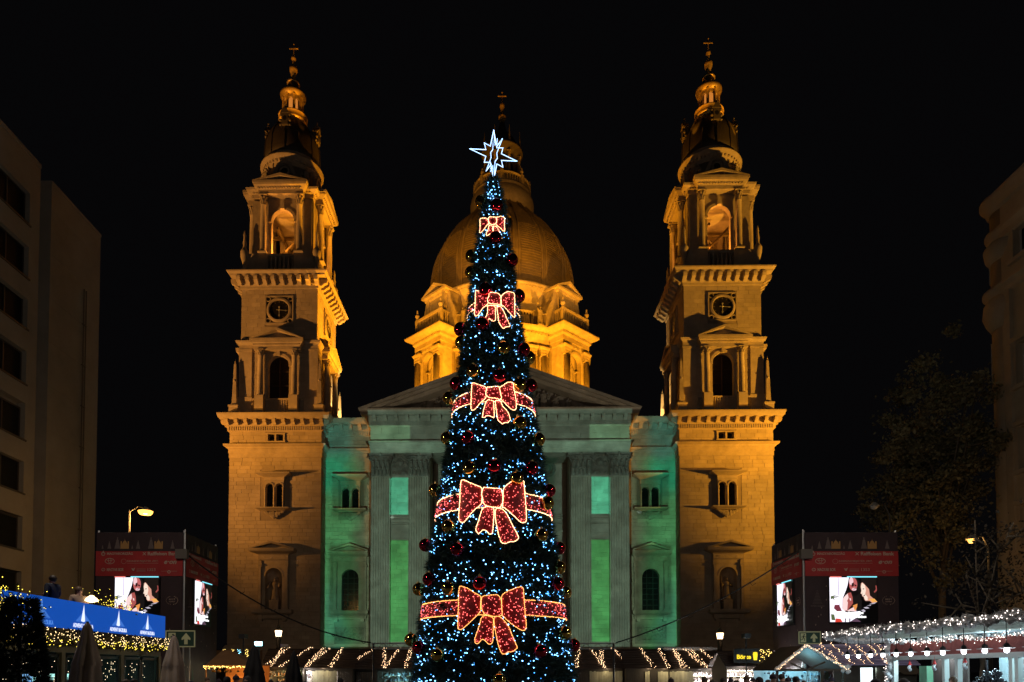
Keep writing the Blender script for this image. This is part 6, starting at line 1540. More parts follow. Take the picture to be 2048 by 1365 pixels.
# blue LED banner with four repeats of the mark
bn = thing('blue_banner', 'glowing blue banner repeating a white fir emblem and ADVENT BAZILIKA', 'banner', (-11.9, 12.9, 0))
m = MB(); m.box(0, 25.6-12.9+.08, -.06, 0, 3.02, 3.80); m.obj('banner_panel', mat('banner_blue', (.01, .05, .30), .6, noise=.08, nscale=1.5, emit=(.004, .085, .50), estr=.78), bn, rz=RB)
WHT = emis('banner_white', (.75, .82, 1.0), 1.2); PB = emis('banner_pale', (.10, .30, .85), .9)
def yb(px): return -11.9*F/(px-CX) - 12.9
for px, dim in ((75, True), (160, False), (231, False), (289.5, False)):
    x = yb(px)+.02; m = MB(); s_ = .50
    flat(m, [(x-.2*s_*1.2, 3.27), (x+.0*s_, 3.25), (x+.17*s_, 3.27), (x+.02, 3.76)], -.066); m.obj('fir_emblem', PB if dim else WHT, bn, rz=RB)
    m = MB()
    for i in range(13):
        t_ = i/12; a = R(8+t_*68)
        for sg in (-1, 1):
            r0, r1 = .1+.1*t_, .34*(1-t_*.25); zc_ = 3.27+t_*.22
            p0, p1 = (x+sg*(.09*(1-t_)+.01), zc_+.02), (x+sg*(.05+.33*(1-t_)), zc_-.015+.03*t_); flat(m, [(p0[0], p0[1]), (p1[0], p1[1]), (p1[0], p1[1]+.008), (p0[0], p0[1]+.01)], -.064)
    flat(m, [(x-.34, 3.245), (x+.34, 3.245), (x+.34, 3.252), (x-.34, 3.252)], -.064); m.obj('ray_print', PB, bn, rz=RB)
    key = 'adv%d' % dim; me = TXT.get(key) or TXT.setdefault(key, text_mesh('ADVENT BAZILIKA', .17, PB if dim else WHT, 1.0))
    v = Matrix.Rotation(RB, 3, 'Z') @ Vector((x, -.07, 3.13)); o = link('lettering', me, bn, v, RB)
# little table lamp and lit shrubs on the terrace
tl = thing('terrace_lamp', 'small glowing terrace lamp between the sitting woman and the lit shrub', 'lamp', (xp(183, 1197, 22.4), 22.4, 2.85))
m = MB(); m.tube([(0, 0, 0), (0, 0, 1.25)], .02); m.obj('stand', DARK, tl); m = MB(); m.smooth = True; zq = zp(1199, 22.4)-2.85; m.lathe([(.04, zq+.12), (.16, zq+.02), (.2, zq-.05), (.04, zq-.1)], 14); m.obj('lamp_shade', emis('terrace_glow', (1, .7, .36), 6), tl)
def lit_shrub(px, py, Y, r, h, label, n=260, base=2.85):
    x, z = xp(px, py, Y), zp(py, Y); t = thing('lit_shrub', label, 'shrub', (x, Y, base)); rr = random.Random(px); lv = MB(); ld = MB()
    br = MB()
    for _ in range(14):
        a = rr.uniform(0, 6.28); p = [(0, 0, 0)]
        q_ = Vector((0, 0, 0)); d = Vector((math.cos(a)*.35*r, math.sin(a)*.3*r, (z-base)*.5))
        for k in range(5):
            q_ = q_ + d*.45; d = d + Vector((rr.uniform(-.2, .2)*r, rr.uniform(-.2, .2)*r, rr.uniform(-.25, .06)*h)); p.append(tuple(q_))
            if q_.z > z-base-h: 
                for _ in range(n//70):
                    c_ = q_+Vector((rr.gauss(0, .12), rr.gauss(0, .12), rr.gauss(0, .13)))*r*1.6; ld.octa(tuple(c_), rr.uniform(.009, .015))
                    e = .05; lv.add([tuple(c_+Vector((rr.uniform(-e, e), rr.uniform(-e, e), rr.uniform(-e, e)))) for _ in range(3)], [(0, 1, 2)])
        br.tube(p, .012, 4)
    br.obj('branch', mat('bark', (0, 0, 0)), t); lv.obj('foliage', mat('shrub_leaf', (.05, .06, .02), .7), t, kind='stuff'); ld.obj('fairy_lights', emis('fairy_yellow', (.9, .8, .08), 3.5), t, kind='stuff')
lit_shrub(8, 1165, 15.5, .6, .9, 'bare shrub strung with yellow lights at the far left edge above the banner', 420)
lit_shrub(232, 1204, 23.5, .8, .55, 'low shrub strung with yellow lights in front of the left LED screen', 420)
pt = thing('potted_cypress', 'dark evergreen standing at the bottom left corner in front of the bar', 'evergreen', (-10.6, 11.6*1.0, 0))
pp, pn_ = [], []; rr = random.Random(3)
for _ in range(1500):
    z = rr.uniform(.5, 3.1); r_ = .38*(1-((z-.6)/3.0)**2.2)+.05; a = rr.uniform(0, 6.28); pp.append((r_*math.cos(a), r_*math.sin(a), z)); pn_.append((math.cos(a), math.sin(a), .4))
link('foliage', tuft_mesh('foliage', pp, pn_, .14, 12, [mat('cypress', (.012, .02, .014), .8)], .012), pt, kind='stuff')
m = MB(); m.lathe([(.28, 0), (.34, .5), (.3, .5)], 14); m.tube([(0, 0, .4), (0, 0, 3.0)], .03); m.obj('pot', DARK, pt)
pt.location = (xp(40, 1290, 12.6), 12.6, 0)

# ================================================================= MARKET HUTS
PINE = mat('pale_pine_board', (.42, .36, .22), .7, noise=.3, nscale=2.5, island=.15, stretch=(3, 3, .4)); ROOFW = mat('dark_roof_board', (.035, .022, .016), .75, noise=.35, nscale=3, island=.2, stretch=(.5, 3, 3)); SNOW = mat('snow_fleece', (.62, .64, .66), .95, noise=.2, nscale=6, bump=.8)
WL = emis('string_warm', (1, .62, .34), 6, 'NONE'); WY = emis('string_yellow', (1, .68, .16), 6, 'NONE'); DKW = mat('dark_wood', (.05, .035, .022), .7, noise=.3)
def boards(mb, x0, x1, y, z0, z1, w_=.14, seed=0):
    rr = random.Random(seed); x = x0
    while x < x1-.02: e = min(x1, x+w_*rr.uniform(.8, 1.2)); mb.box(x+.004, e-.004, y-rr.uniform(.015, .03), y, z0, z1); x = e
def hut(px0, px1, Y, pr, pe, label, front, strings, depth=2.4, wallmat=None, col='w', awn=None, snow=False, sign=None):
    """gabled hut whose ridge runs left-right; pr / pe = picture rows of ridge and eave"""
    x0, x1 = xp(px0, pe, Y), xp(px1, pe, Y); W = x1-x0; zr_, ze = zp(pr, Y+depth/2), max(zp(pe, Y), 1.9); t = thing('market_hut', label, 'market hut', ((x0+x1)/2, Y, 0), group='wooden Christmas market huts')
    hw = W/2; m = MB()
    for sgn, ya, yb_ in ((1, -.35, depth/2), (-1, depth+.35, depth/2)):
        n = 8
        for i in range(n):
            a, b = i/n, (i+1)/n+.03; y0_, z0_ = ya+(yb_-ya)*a, ze+(zr_-ze)*a; y1_, z1_ = ya+(yb_-ya)*b, ze+(zr_-ze)*b
            m.add([(-hw-.15, y0_, z0_+.05), (hw+.15, y0_, z0_+.05), (hw+.15, y1_, z1_+.005), (-hw-.15, y1_, z1_+.005), (-hw-.15, y0_, z0_), (hw+.15, y0_, z0_)], [(0, 1, 2, 3), (4, 5, 1, 0)])
    m.obj('roof', ROOFW, t, kind='stuff')
    m = MB()
    for sg in (-1, 1): m.poly([(-.35, ze), (depth+.35, ze), (depth/2, zr_+.02)], sg*hw-.03, sg*hw+.03) if False else m.add([(sg*hw, -.0, ze), (sg*hw, depth, ze), (sg*hw, depth/2, zr_-.05), (sg*(hw-.05), 0, ze), (sg*(hw-.05), depth, ze), (sg*(hw-.05), depth/2, zr_-.05)], [(0, 1, 2), (3, 5, 4)])
    for sg in (-1, 1): m.box(sg*hw, sg*(hw-.06), 0, depth, 0, ze)
    m.box(-hw, hw, depth-.06, depth, 0, ze); m.box(-hw, hw, -.02, .05, ze-.14, ze); m.obj('wall', DKW, t)
    wm_ = wallmat or PINE; opening = None
    for kind_, a, b in front:
        X0, X1 = -hw+W*a, -hw+W*b
        if kind_ == 'boards': point('plank_fill', (t.location.x+(X0+X1)/2, Y-.45, ze-.05), 9, (1, .85, .55), .08); m = MB(); boards(m, X0, X1, 0, 0, ze-.1, seed=int(px0)); m.obj('plank_front', wm_, t, kind='stuff')  # bare lamp added under the eave to brighten the planks
        elif kind_ == 'dark': m = MB(); boards(m, X0, X1, 0, 0, ze-.1, seed=int(px0)+1); m.obj('shutter', DKW, t, kind='stuff')
        else:
            c_, pw = {'warm': ((1, .62, .25), 110), 'white': ((.95, .97, 1.0), 700), 'cyan': ((.45, .9, 1.0), 110), 'green': ((.7, 1.0, .7), 110)}[kind_]
            m = MB(); m.box(X0, X1, -.15, .35, .9, .98); m.obj('counter', PINE, t)
            m = MB(); rr = random.Random(int(px0+a*100))
            for k in range(3):
                zz = 1.2+k*.32; m.box(X0, X1, depth-.45, depth-.1, zz, zz+.03)
            m.obj('shelf', PINE, t)
            m = MB()
            for k in range(3):
                zz = 1.23+k*.32; x = X0+.08
                while x < X1-.08: h_ = rr.uniform(.08, .24); m.lathe([(rr.uniform(.03, .07), zz), (rr.uniform(.04, .08), zz+h_*.6), (.02, zz+h_)], 7, x, depth-.28); x += rr.uniform(.1, .2)
            for _ in range(10): x = rr.uniform(X0+.1, X1-.1); h_ = rr.uniform(.12, .3); m.tube([(x, .1, ze-.15), (x, .1, ze-.15-h_)], .006, 4); m.ball((x, .1, ze-.2-h_), rr.uniform(.04, .08), 7, 5)
            m.obj('goods', mat('goods_'+kind_, {'warm': (.4, .18, .07), 'white': (.45, .35, .33), 'cyan': (.2, .3, .33), 'green': (.15, .28, .16)}[kind_], .5, noise=.5, nscale=6, island=.6), t, kind='stuff')
            m = MB(); m.box((X0+X1)/2-min(.5, (X1-X0)*.35), (X0+X1)/2+min(.5, (X1-X0)*.35), .5, .58, ze-.06, ze-.03); m.obj('strip_light', emis('strip_'+kind_, c_, 9), t)
            lp = point('hut_light', (t.location.x+(X0+X1)/2, Y+.7, ze-.22), pw, c_, .1)
            lp2 = point('hut_light', (t.location.x+(X0+X1)/2, Y-.5, ze-.15), pw*.05, c_, .08)
    m = MB(); rr = random.Random(int(px0)*7)
    for a0, b0, a1, b1 in strings:        # picture px of upper and lower end, in roof coordinates
        for k in (0, 1):
            dx = (k-.5)*.12
            n = 17
            for i in range(n+1):
                q_ = i/n; X_ = (xp(a0, pr, Y+depth/2)*(1-q_)+xp(a1, pe, Y)*q_)-t.location.x+dx+rr.gauss(0, .035); yy = depth/2*(1-q_)-.4*q_-.03; zz = zr_*(1-q_)+(ze+.02)*q_+.07+abs(rr.gauss(0, .02))
                if rr.random() < .85 and b0 <= q_ <= b1: m.octa((X_, yy, zz), rr.uniform(.013, .024))
    if col == 'e': n = 30
    if strings: m.obj('string_lights', WY if col == 'y' else WL, t, kind='stuff')
    if snow:
        m = MB(); m.smooth = True
        for i in range(40): x = -hw+W*i/39; m.ball((x, depth/2, zr_+.04), rr.uniform(.07, .15), 7, 5)
        m.obj('snow_ridge', SNOW, t, kind='stuff')
    if sign: sign(t, hw, ze, zr_, depth)
    return t, hw, ze, zr_
def ST(*p): return [(a, 0, b, 1) for a, b in p]
hut(528, 606, 40, 1299, 1337, 'dark roofed hut behind the parasols with a warm display, left of centre', [('warm', .05, .62), ('green', .66, .96)], ST((577, 533), (567, 545), (621, 566)), 2.4)
hut(612, 706, 40.5, 1299, 1338, 'hut with white-lit pale pine side, third from the left', [('white', .0, .12), ('boards', .14, .66), ('dark', .68, .98)], ST((621, 580), (648, 612), (660, 616), (685, 664)))
hut(712, 838, 41, 1300, 1339, 'hut at the left foot of the tree with light blue cloth and steep light strings', [('dark', 0, .35), ('cyan', .36, .95)], ST((748, 692), (770, 770), (798, 772), (822, 813)))
hut(1150, 1247, 41, 1300, 1339, 'closed pine hut at the right foot of the tree', [('dark', 0, .28), ('boards', .3, .98)], ST((1157, 1151), (1181, 1208), (1202, 1204), (1226, 1262)))
hut(1252, 1338, 40.5, 1300, 1339, 'closed pine hut with dark doors under a light-strung roof', [('dark', 0, .42), ('boards', .44, .55), ('dark', .56, .72), ('boards', .74, .98)], ST((1280, 1305), (1318, 1334)))
hut(1339, 1445, 40.5, 1300, 1339, 'hut with snowy ridge and bright white open front beside the beer stall', [('boards', 0, .45), ('white', .5, .98)], ST((1344, 1361), (1347, 1368), (1366, 1407), (1378, 1412), (1399, 1442)), snow=True)
def beer(t, hw, ze, zr_, depth):
    m = MB(); z = ze+.55; m.box(-hw+.25, -hw+1.55, -.5, -.42, ze+.22, ze+.95); s_ = m.obj('sign_board', DARK, t)
    Ym = emis('sign_yellow', (1, .72, .02), 1.3); txt(s_, 'Börze', -hw+.75, ze+.52, .3, .72, Ym, -.51, bold=.01)
    m = MB(); cx = -hw+1.33; m.poly([(cx-.08, ze+.36), (cx+.08, ze+.36), (cx+.12, ze+.68), (cx-.12, ze+.68)], -.53, -.51); m.obj('beer_glass', Ym, s_); m = MB(); m.ball((cx, -.52, ze+.72), .11, 8, 5, (1.1, .3, .5)); m.obj('beer_foam', Ym, s_)
hut(1452, 1556, 37, 1303, 1335, 'beer stall with a yellow lit sign and a very bright white front', [('white', .02, .5), ('white', .52, .98)], ST((1478, 1530), (1506, 1540), (1520, 1556), (1535, 1556)), col='y', sign=beer)
# warm food tent at the left
tt = thing('food_tent', 'brown pyramid food tent with warm lights beside the left screen tower', 'tent', (xp(462, 1330, 30), 30, 0))
m = MB(); ht, hb = zp(1301, 31.2), zp(1331, 30); m.add([(-1.0, -.2, hb), (.95, -.2, hb), (.95, 2.2, hb), (-1.0, 2.2, hb), (-.75, 1.0, ht), (-.45, 1.0, ht)], [(0, 1, 5, 4), (1, 2, 5), (2, 3, 4, 5), (3, 0, 4)]); m.obj('canopy', mat('tent_brown', (.20, .10, .04), .8, noise=.2), tt)
m = MB(); 
for x in (-1.0, .93): m.box(x, x+.05, -.2, -.15, 0, hb)
m.box(-1, .95, 2.1, 2.15, 0, hb); m.box(-1.0, .95, -.22, -.17, hb-.06, hb); m.obj('frame', mat('tent_orange', (.45, .20, .06), .7, noise=.3), tt)
m = MB(); rr = random.Random(12)
for _ in range(120): m.octa((rr.uniform(-1.05, 1.0), -.28, hb-.03-abs(rr.gauss(0, .05))), rr.uniform(.010, .017))
m.obj('string_lights', WY, tt, kind='stuff')
m = MB(); m.box(-.9, .5, 1.2, 1.6, 0, 1.0); m.box(-.7, -.1, 1.7, 1.75, 1.3, 1.6); m.box(.25, .7, .2, .5, 0, 1.55); m.obj('counter', mat('tent_orange', (0, 0, 0)), tt)
m = MB()
for _ in range(12): x = rr.uniform(-.9, .3); m.tube([(x, .0, hb), (x, .0, hb-.2)], .006, 4); m.ball((x, 0, hb-.25), .05, 7, 5)
m.obj('hanging_baubles', mat('brass_ball', (.6, .4, .15), .2, metal=.8), tt, kind='stuff')
point('tent_light', (tt.location.x-.2, 30.8, hb-.2), 70, (1, .52, .16), .12)
# strings of yellow and cyan lights on the roofs behind the tent
bh = thing('rear_hut', 'half-hidden hut roof with short yellow and cyan light strings behind the tent', 'market hut', (xp(475, 1320, 46), 46, 0)); m = MB()
zr_, ze = zp(1301, 46), zp(1330, 45); m.add([(-1.9, -1, ze), (1.9, -1, ze), (1.5, .3, zr_), (-1.5, .3, zr_)], [(0, 1, 2, 3)]); m.box(-1.7, 1.7, -.6, 1.5, 0, ze); m.obj('roof', ROOFW, bh)
for k, (mt, segs) in enumerate(((WY, ((-1.0, .0), (-.4, .25), (.5, .9))), (emis('string_cyan', (.3, .8, 1), 7), ((.0, .45),)))):
    m = MB()
    for a, b in segs:
        for i in range(26): q_ = i/25; m.octa((a+.5*(1-q_)+rr.gauss(0, .05), -1+1.3*q_-.05, ze+(zr_-ze)*q_+.06), .02)
    m.obj('string_lights', mt, bh, kind='stuff')
sg_ = thing('white_signboard', 'small white direction board on a post right of the left lantern', 'sign', (xp(569, 1291, 44), 44, 0)); m = MB(); z = zp(1291, 44); m.box(-.24, .24, -.02, .02, z-.09, z+.07); m.obj('board', mat('board_white', (.5, .45, .42), .7), sg_); m = MB(); m.tube([(0, .03, 0), (0, .03, z)], .03); m.obj('post', DARK, sg_)

# ---- gable-fronted stall with cyan-lit inside, right
gx, gY = xp(1612, 1300, 29), 29.0
gs = thing('gable_stall', 'open gable-fronted stall edged with white fleece and lights, cyan-lit inside', 'stall', (gx, gY, 0)); ga = zp(1291, gY); gl, gr_ = xp(1552, 1338, gY)-gx, xp(1692, 1342, gY)-gx; ge = zp(1339, gY)
m = MB()
for a, sg in ((gl, -1), (gr_, 1)): m.add([(0, 0, ga), (a*1.02, 0, ge), (a*1.02, 2.6, ge), (0, 2.6, ga), (0, 0, ga-.06), (a*1.02, 0, ge-.06), (a*1.02, 2.6, ge-.06), (0, 2.6, ga-.06)], [(0, 1, 2, 3), (4, 7, 6, 5), (0, 4, 5, 1)])
m.obj('roof', ROOFW, gs)
m = MB(); m.box(gl, gr_, .0, .08, ge-.08, ge+.02); m.tube([(gl*.5, .05, ge+.25), (-.05, .05, ge)], .035); m.tube([(gr_*.5, .05, ge+.3), (.1, .05, ge)], .035)
for x in (gl+.02, gr_-.1): m.box(x, x+.08, 0, .08, 0, ge)
m.box(gr_*.45, gr_*.45+.14, .3, .38, 0, ge); m.obj('timber_frame', DKW, gs)
m = MB(); m.smooth = True; ld = MB()
for a in (gl, gr_):
    for i in range(26): q_ = i/25; m.ball((a*q_*1.02, -.06, ga+(ge-ga)*q_), random.uniform(.05, .085), 7, 5); 
    for i in range(34): q_ = i/33; ld.octa((a*q_*1.02+random.gauss(0, .02), -.15, ga+(ge-ga)*q_+random.gauss(0, .035)), random.uniform(.010, .02))
for i in range(8): m.ball((gr_+random.gauss(0, .08), -.08, ge+random.gauss(0, .07)), .08, 7, 5)
m.obj('fleece_edge', SNOW, gs, kind='stuff'); ld.obj('string_lights', WL, gs, kind='stuff')
m = MB(); m.box(gl, gr_, 2.5, 2.55, 0, ge); boards(m, gl, gr_, 2.48, ge, ge+.02); m.obj('back_wall', mat('stall_white', (.6, .65, .68), .7, noise=.2), gs)
m = MB(); rr = random.Random(21)
for _ in range(60): x, z = rr.uniform(gl+.2, gr_-.1), rr.uniform(1.0, ge); m.ball((x, rr.uniform(.5, 2.2), z), rr.uniform(.02, .07), 6, 4)
for _ in range(40): x = rr.uniform(gl+.2, gr_-.3); m.tube([(x, rr.uniform(.5, 2), 1.0), (x+rr.uniform(-.3, .3), rr.uniform(.5, 2), rr.uniform(1.3, ge))], .012, 4)
m.obj('goods', mat('stall_goods', (.10, .14, .18), .3, noise=.6, nscale=7, island=.7), gs, kind='stuff')
point('stall_light', (gx+.3, gY+1.2, ge+.1), 75, (.30, .82, 1.0), .1); point('stall_light', (gx-.9, gY+1.0, ge-.1), 30, (.8, .95, 1.0), .1)
m = MB(); m.box(.1, .7, 1.0, 1.06, ge-.02, ge+.02); m.obj('strip_light', emis('strip_cyan', (.45, .9, 1.0), 9), gs)
# long low hut running off behind it, dark purple boards
lx0, lx1 = xp(1618, 1291, 31.5), xp(1800, 1291, 31.5)
lh = thing('long_hut', 'long hut with dark purplish board roof and light strings beside the white stall', 'market hut', (lx0, 30.2, 0)); m = MB(); zr_, ze = zp(1290, 31.5), zp(1331, 30); Wl = lx1-lx0; PUR = mat('purple_board', (.22, .19, .32), .5, noise=.4, nscale=3, island=.3, stretch=(.4, 3, 3))
for i in range(9):
    a, b = i/9, (i+1)/9+.03; m.add([(.8*(1-a), -.2+1.5*a, ze+(zr_-ze)*a+.05), (Wl, -.2+1.5*a, ze+(zr_-ze)*a+.05), (Wl, -.2+1.5*b, ze+(zr_-ze)*b), (.8*(1-b), -.2+1.5*b, ze+(zr_-ze)*b), (.8*(1-a), -.2+1.5*a, ze+(zr_-ze)*a), (Wl, -.2+1.5*a, ze+(zr_-ze)*a)], [(0, 1, 2, 3), (4, 5, 1, 0)])
m.obj('roof', PUR, lh, kind='stuff'); m = MB(); m.box(2.3, Wl, .1, .16, 0, ze); m.box(1.2, Wl, 1.6, 1.66, 0, ze); m.add([(2.7, -.1, ze), (3.8, -.1, ze), (3.8, -.75, ze-.38), (3.0, -.75, ze-.38)], [(0, 1, 2, 3)]); m.obj('wall', DKW, lh)
m = MB()
for a0, a1 in ((1640, 1676), (1660, 1706), (1712, 1742), (1690, 1728), (1735, 1772), (1752, 1790)):
    for i in range(24):
        q_ = i/23; m.octa(((xp(a0, 1291, 31.5)*(1-q_)+xp(a1, 1331, 30)*q_)-lx0+random.gauss(0, .05), 1.3*(1-q_)-.3*q_, zr_*(1-q_)+ze*q_+.08), random.uniform(.010, .019))
m.obj('string_lights', WL, lh, kind='stuff')
m = MB(); m.box(1.75, 2.25, .3, .34, .9, ze-.05); m.obj('lit_poster', emis('lit_white', (.85, .95, 1), 1.6), lh); m = MB(); m.box(1.2, 2.6, .0, .1, ze-.1, ze); m.obj('beam', DKW, lh)
point('stall_light', (lx0+2.2, 30.3, ze-.15), 20, (.6, .9, 1.0), .1)

# ================================================================= WHITE STALL AT THE RIGHT (faces -X)
XS, YS0, YS1 = 13.3, 12.5, 23.9; LW = YS1-YS0
ws_ = thing('white_stall', 'long white and pale green stall with fleece-edged canopy and red valance at the right', 'stall', (XS, YS1, 0)); RW = R(-90)   # local x towards the camera, local -y = -X
PG = mat('pale_green_board', (.42, .50, .44), .7, noise=.2, nscale=3, island=.12, stretch=(.4, 3, 3)); WP = mat('white_post', (.62, .70, .68), .6, noise=.12); REDV = mat('red_valance', (.36, .11, .10), .85, noise=.35, nscale=7, bump=.5)
m = MB(); n = 8
for i in range(n): a, b = i/n, (i+1)/n; y0_, y1_ = -2.45*a, -2.45*b; m.box(.5, LW, y1_+.01, y0_-.01, 2.90+.04*a, 2.93+.04*a)
m.obj('ceiling_board', PG, ws_, rz=RW, kind='stuff')
m = MB(); m.add([(.45, .1, 2.96), (LW, .1, 2.96), (LW, -2.5, 3.0), (.45, -2.5, 3.0)], [(0, 1, 2, 3)]); m.box(-.1, LW, .0, 4, 2.98, 3.3); m.obj('roof', mat('stall_roof', (.05, .05, .055), .8), ws_, rz=RW)
rr = random.Random(9); m = MB(); ld = MB(); m.smooth = True
for i in range(330):
    x = .55+(LW-.55)*i/329; m.ball((x+rr.gauss(0, .03), -2.5+rr.gauss(0, .05), 2.98+rr.gauss(0, .045)+.02*math.sin(x*3)), rr.uniform(.04, .09), 8, 6, (1, 1, rr.uniform(.7, 1.2)))
for i in range(70): q_ = i/69; m.ball((.55-.6*q_+rr.gauss(0, .03), -2.5*(1-q_), 2.96-.02*q_-.12*math.sin(q_*3.1)), rr.uniform(.06, .11), 7, 5)
for i in range(60): m.ball((-.05+rr.gauss(0, .05), -.1+rr.gauss(0, .05), 3.0-i*.05), rr.uniform(.06, .10), 7, 5)
for i in range(190): ld.octa((rr.uniform(.5, LW), -2.62+rr.gauss(0, .03), 3.0+rr.gauss(0, .055)), rr.uniform(.010, .017))
for i in range(60): ld.octa((-.1+rr.gauss(0, .06), -.22, rr.uniform(1.0, 3.0)), rr.uniform(.009, .015))
m.obj('fleece_edge', SNOW, ws_, rz=RW, kind='stuff')
fp, fn = [], []
for vx in m.v[::4]:
    fp.append(vx); fn.append((rr.gauss(0, .6), -.5, rr.gauss(.1, .6)))
link('fleece_tufts', tuft_mesh('fleece_tufts', fp, fn, .085, 4, [SNOW], .007), ws_, rz=RW, kind='stuff')
for i in range(360):
    x = rr.uniform(.2, LW); ld.octa((x, -.16-rr.random()*.1, 2.76+.06*math.sin(x*2.3)+rr.gauss(0, .05)), rr.uniform(.009, .016))
ld.obj('string_lights', emis('string_white', (1, .86, .78), 5), ws_, rz=RW, kind='stuff')
m = MB(); m.smooth = True
for i in range(200): x = rr.uniform(.1, LW); m.ball((x, -.06, 2.77+rr.gauss(0, .04)), rr.uniform(.04, .09), 7, 5)
m.obj('fleece_garland', SNOW, ws_, rz=RW, kind='stuff')
m = MB(); n = 90; vs = []
for j, z in enumerate((2.74, 2.6, 2.46, 2.33)): vs += [(LW*i/n, -.1-.03*math.sin(i*1.9+j), z+(.03*abs(math.sin(i*.9)) if j == 0 else 0)) for i in range(n+1)]
m.smooth = True; m.add(vs, [(j*(n+1)+i, j*(n+1)+i+1, (j+1)*(n+1)+i+1, (j+1)*(n+1)+i) for j in range(3) for i in range(n)]); m.obj('valance', REDV, ws_, rz=RW)
m = MB(); m.box(-.05, LW, -.08, .05, 2.2, 2.33)
posts = [0.0, YS1-XS*F/(1888-CX), YS1-XS*F/(1914-CX), YS1-XS*F/(2022-CX), YS1-XS*F/(2034-CX)]
for x in posts: m.box(x, x+.13, -.07, .07, 0, 2.2)
m.box(0, LW, -.2, .1, .95, 1.02); m.obj('timber_frame', WP, ws_, rz=RW)
m = MB(); boards(m, 1.9, LW, 2.2, 0, 2.9, .3, 5); m.obj('back_wall', mat('blue_grey_board', (.34, .45, .48), .7, noise=.25, island=.2, nscale=3, stretch=(3, 3, .4)), ws_, rz=RW, kind='stuff')
m = MB(); m.box(.1, 1.9, 1.2, 1.26, 0, 2.9); m.obj('dark_partition', mat('fringe_brown', (.05, .035, .03), .8, noise=.5, nscale=10, stretch=(6, 6, .3)), ws_, rz=RW)
m = MB(); m.box(.75, 1.15, .4, .6, 0, 2.0); m.obj('green_cabinet', mat('green_paint', (.12, .30, .17), .5, noise=.3), ws_, rz=RW)
m = MB()
for x in (4.0, 4.9): m.box(x, x+.08, 1.4, 1.5, 0, 2.0)
m.box(4.0, 4.98, 1.35, 1.55, 1.9, 1.98); m.box(4.0, 4.98, 1.35, 1.55, 1.5, 1.55); m.obj('shelf', WP, ws_, rz=RW)
m = MB(); m.box(4.2, 4.8, 1.4, 1.5, 1.6, 1.8); m.box(4.1, 4.4, 1.3, 1.4, 2.0, 2.2); m.obj('picture', mat('orange_print', (.5, .2, .06), .6, noise=.5, nscale=8), ws_, rz=RW)
m = MB()
for _ in range(60): m.ball((rr.uniform(3.3, 4.3), rr.uniform(.3, .8), rr.uniform(1.3, 1.85)), rr.uniform(.03, .08), 6, 5)
m.tube([(3.8, .5, 1.2), (3.8, .5, 2.15)], .03); m.obj('dark_ornaments', mat('ornament_black', (.015, .015, .02), .3), ws_, rz=RW, kind='stuff')
point('stall_light', (XS+1.1, YS1-3.0, 2.6), 230, (.62, .90, 1.0), .15); point('stall_light', (XS+.8, YS1-.9, 2.5), 90, (.75, .92, 1.0), .15); point('stall_light', (XS+1.1, YS1-6.0, 2.6), 210, (.62, .90, 1.0), .15)
for k, px in enumerate((1813, 1862, 1923)):
    Y = XS*F/(px-CX)*.985; z = zp((1322, 1320, 1316)[k], Y); g = thing('hanging_gnome', ['hanging gnome in a red hat, leftmost of three under the stall beam', 'hanging gnome in a red hat, middle one under the stall beam', 'hanging gnome in a red hat, right one nearest the bearded-board wall'][k] if k < 2 else 'hanging gnome in a red hat, rightmost of three under the stall beam', 'gnome', (XS-.1, Y, z), group='gnomes hanging under the stall beam')
    m = MB(); m.tube([(0, 0, .0), (0, 0, .1)], .005); m.lathe([(.0, .02), (.05, -.12), (.06, -.14)], 10); m.obj('hat', mat('gnome_red', (.5, .03, .03), .8), g)
    m = MB(); m.smooth = True; m.ball((0, 0, -.16), .04, 8, 6); m.ball((-.03, 0, -.22), .05, 8, 6, (1, 1, 1.3)); m.obj('beard', SNOW, g); m = MB(); m.ball((0, 0, -.28), .06, 8, 6); m.obj('body', mat('gnome_grey', (.3, .3, .32), .9), g)
pend_px = [1695, 1717, 1741.5, 1766, 1792.6, 1821.6, 1854.6, 1886, 1928, 1970, 2014, 2063]
BUL = emis('pendant_bulb', (.90, .93, 1.0), 14)
proto = None
words = ['farthest', 'second farthest', 'third farthest', 'fourth farthest', 'fifth farthest', 'sixth farthest', 'sixth nearest', 'fifth nearest', 'fourth nearest', 'third nearest', 'second nearest', 'nearest']
for k, px in enumerate(pend_px):
    Y = 11.0*F/(px-CX)
    if proto is None:
        proto = thing('pendant_lamp', '', 'pendant lamp', (11, Y, 2.28), 0, 'row of white pendant lamps under the stall canopy')
        m = MB(); m.tube([(0, 0, .14), (0, 0, .70)], .009, 5); m.obj('cord', DARK, proto); m = MB(); m.lathe([(.10, .68), (.10, .72), (.03, .74)], 12); m.obj('ceiling_rose', DARK, proto)
        m = MB(); m.smooth = True; m.lathe([(.03, .17), (.06, .13), (.065, .08)], 12); m.obj('lamp_cap', DARK, proto)
        m = MB(); m.smooth = True; m.lathe([(.05, .09), (.155, .065), (.16, .06), (.15, .058)], 20); m.obj('lamp_shade', mat('white_enamel', (.7, .7, .72), .4), proto)
        m = MB(); m.smooth = True; m.ball((0, 0, .012), .052, 12, 8, (1, 1, 1.1)); m.lathe([(.049, .0), (.045, .06)], 12); m.obj('bulb', BUL, proto); o = proto
    else: o = copy_tree(proto); o.location = (11, Y, 2.28)
    o['label'] = 'white enamel pendant lamp under the stall canopy, %s in the row' % words[k]
    if k % 2 == 0: point('pendant_light', (11.0, Y, 2.16), 13, (.86, .92, 1.0), .07)

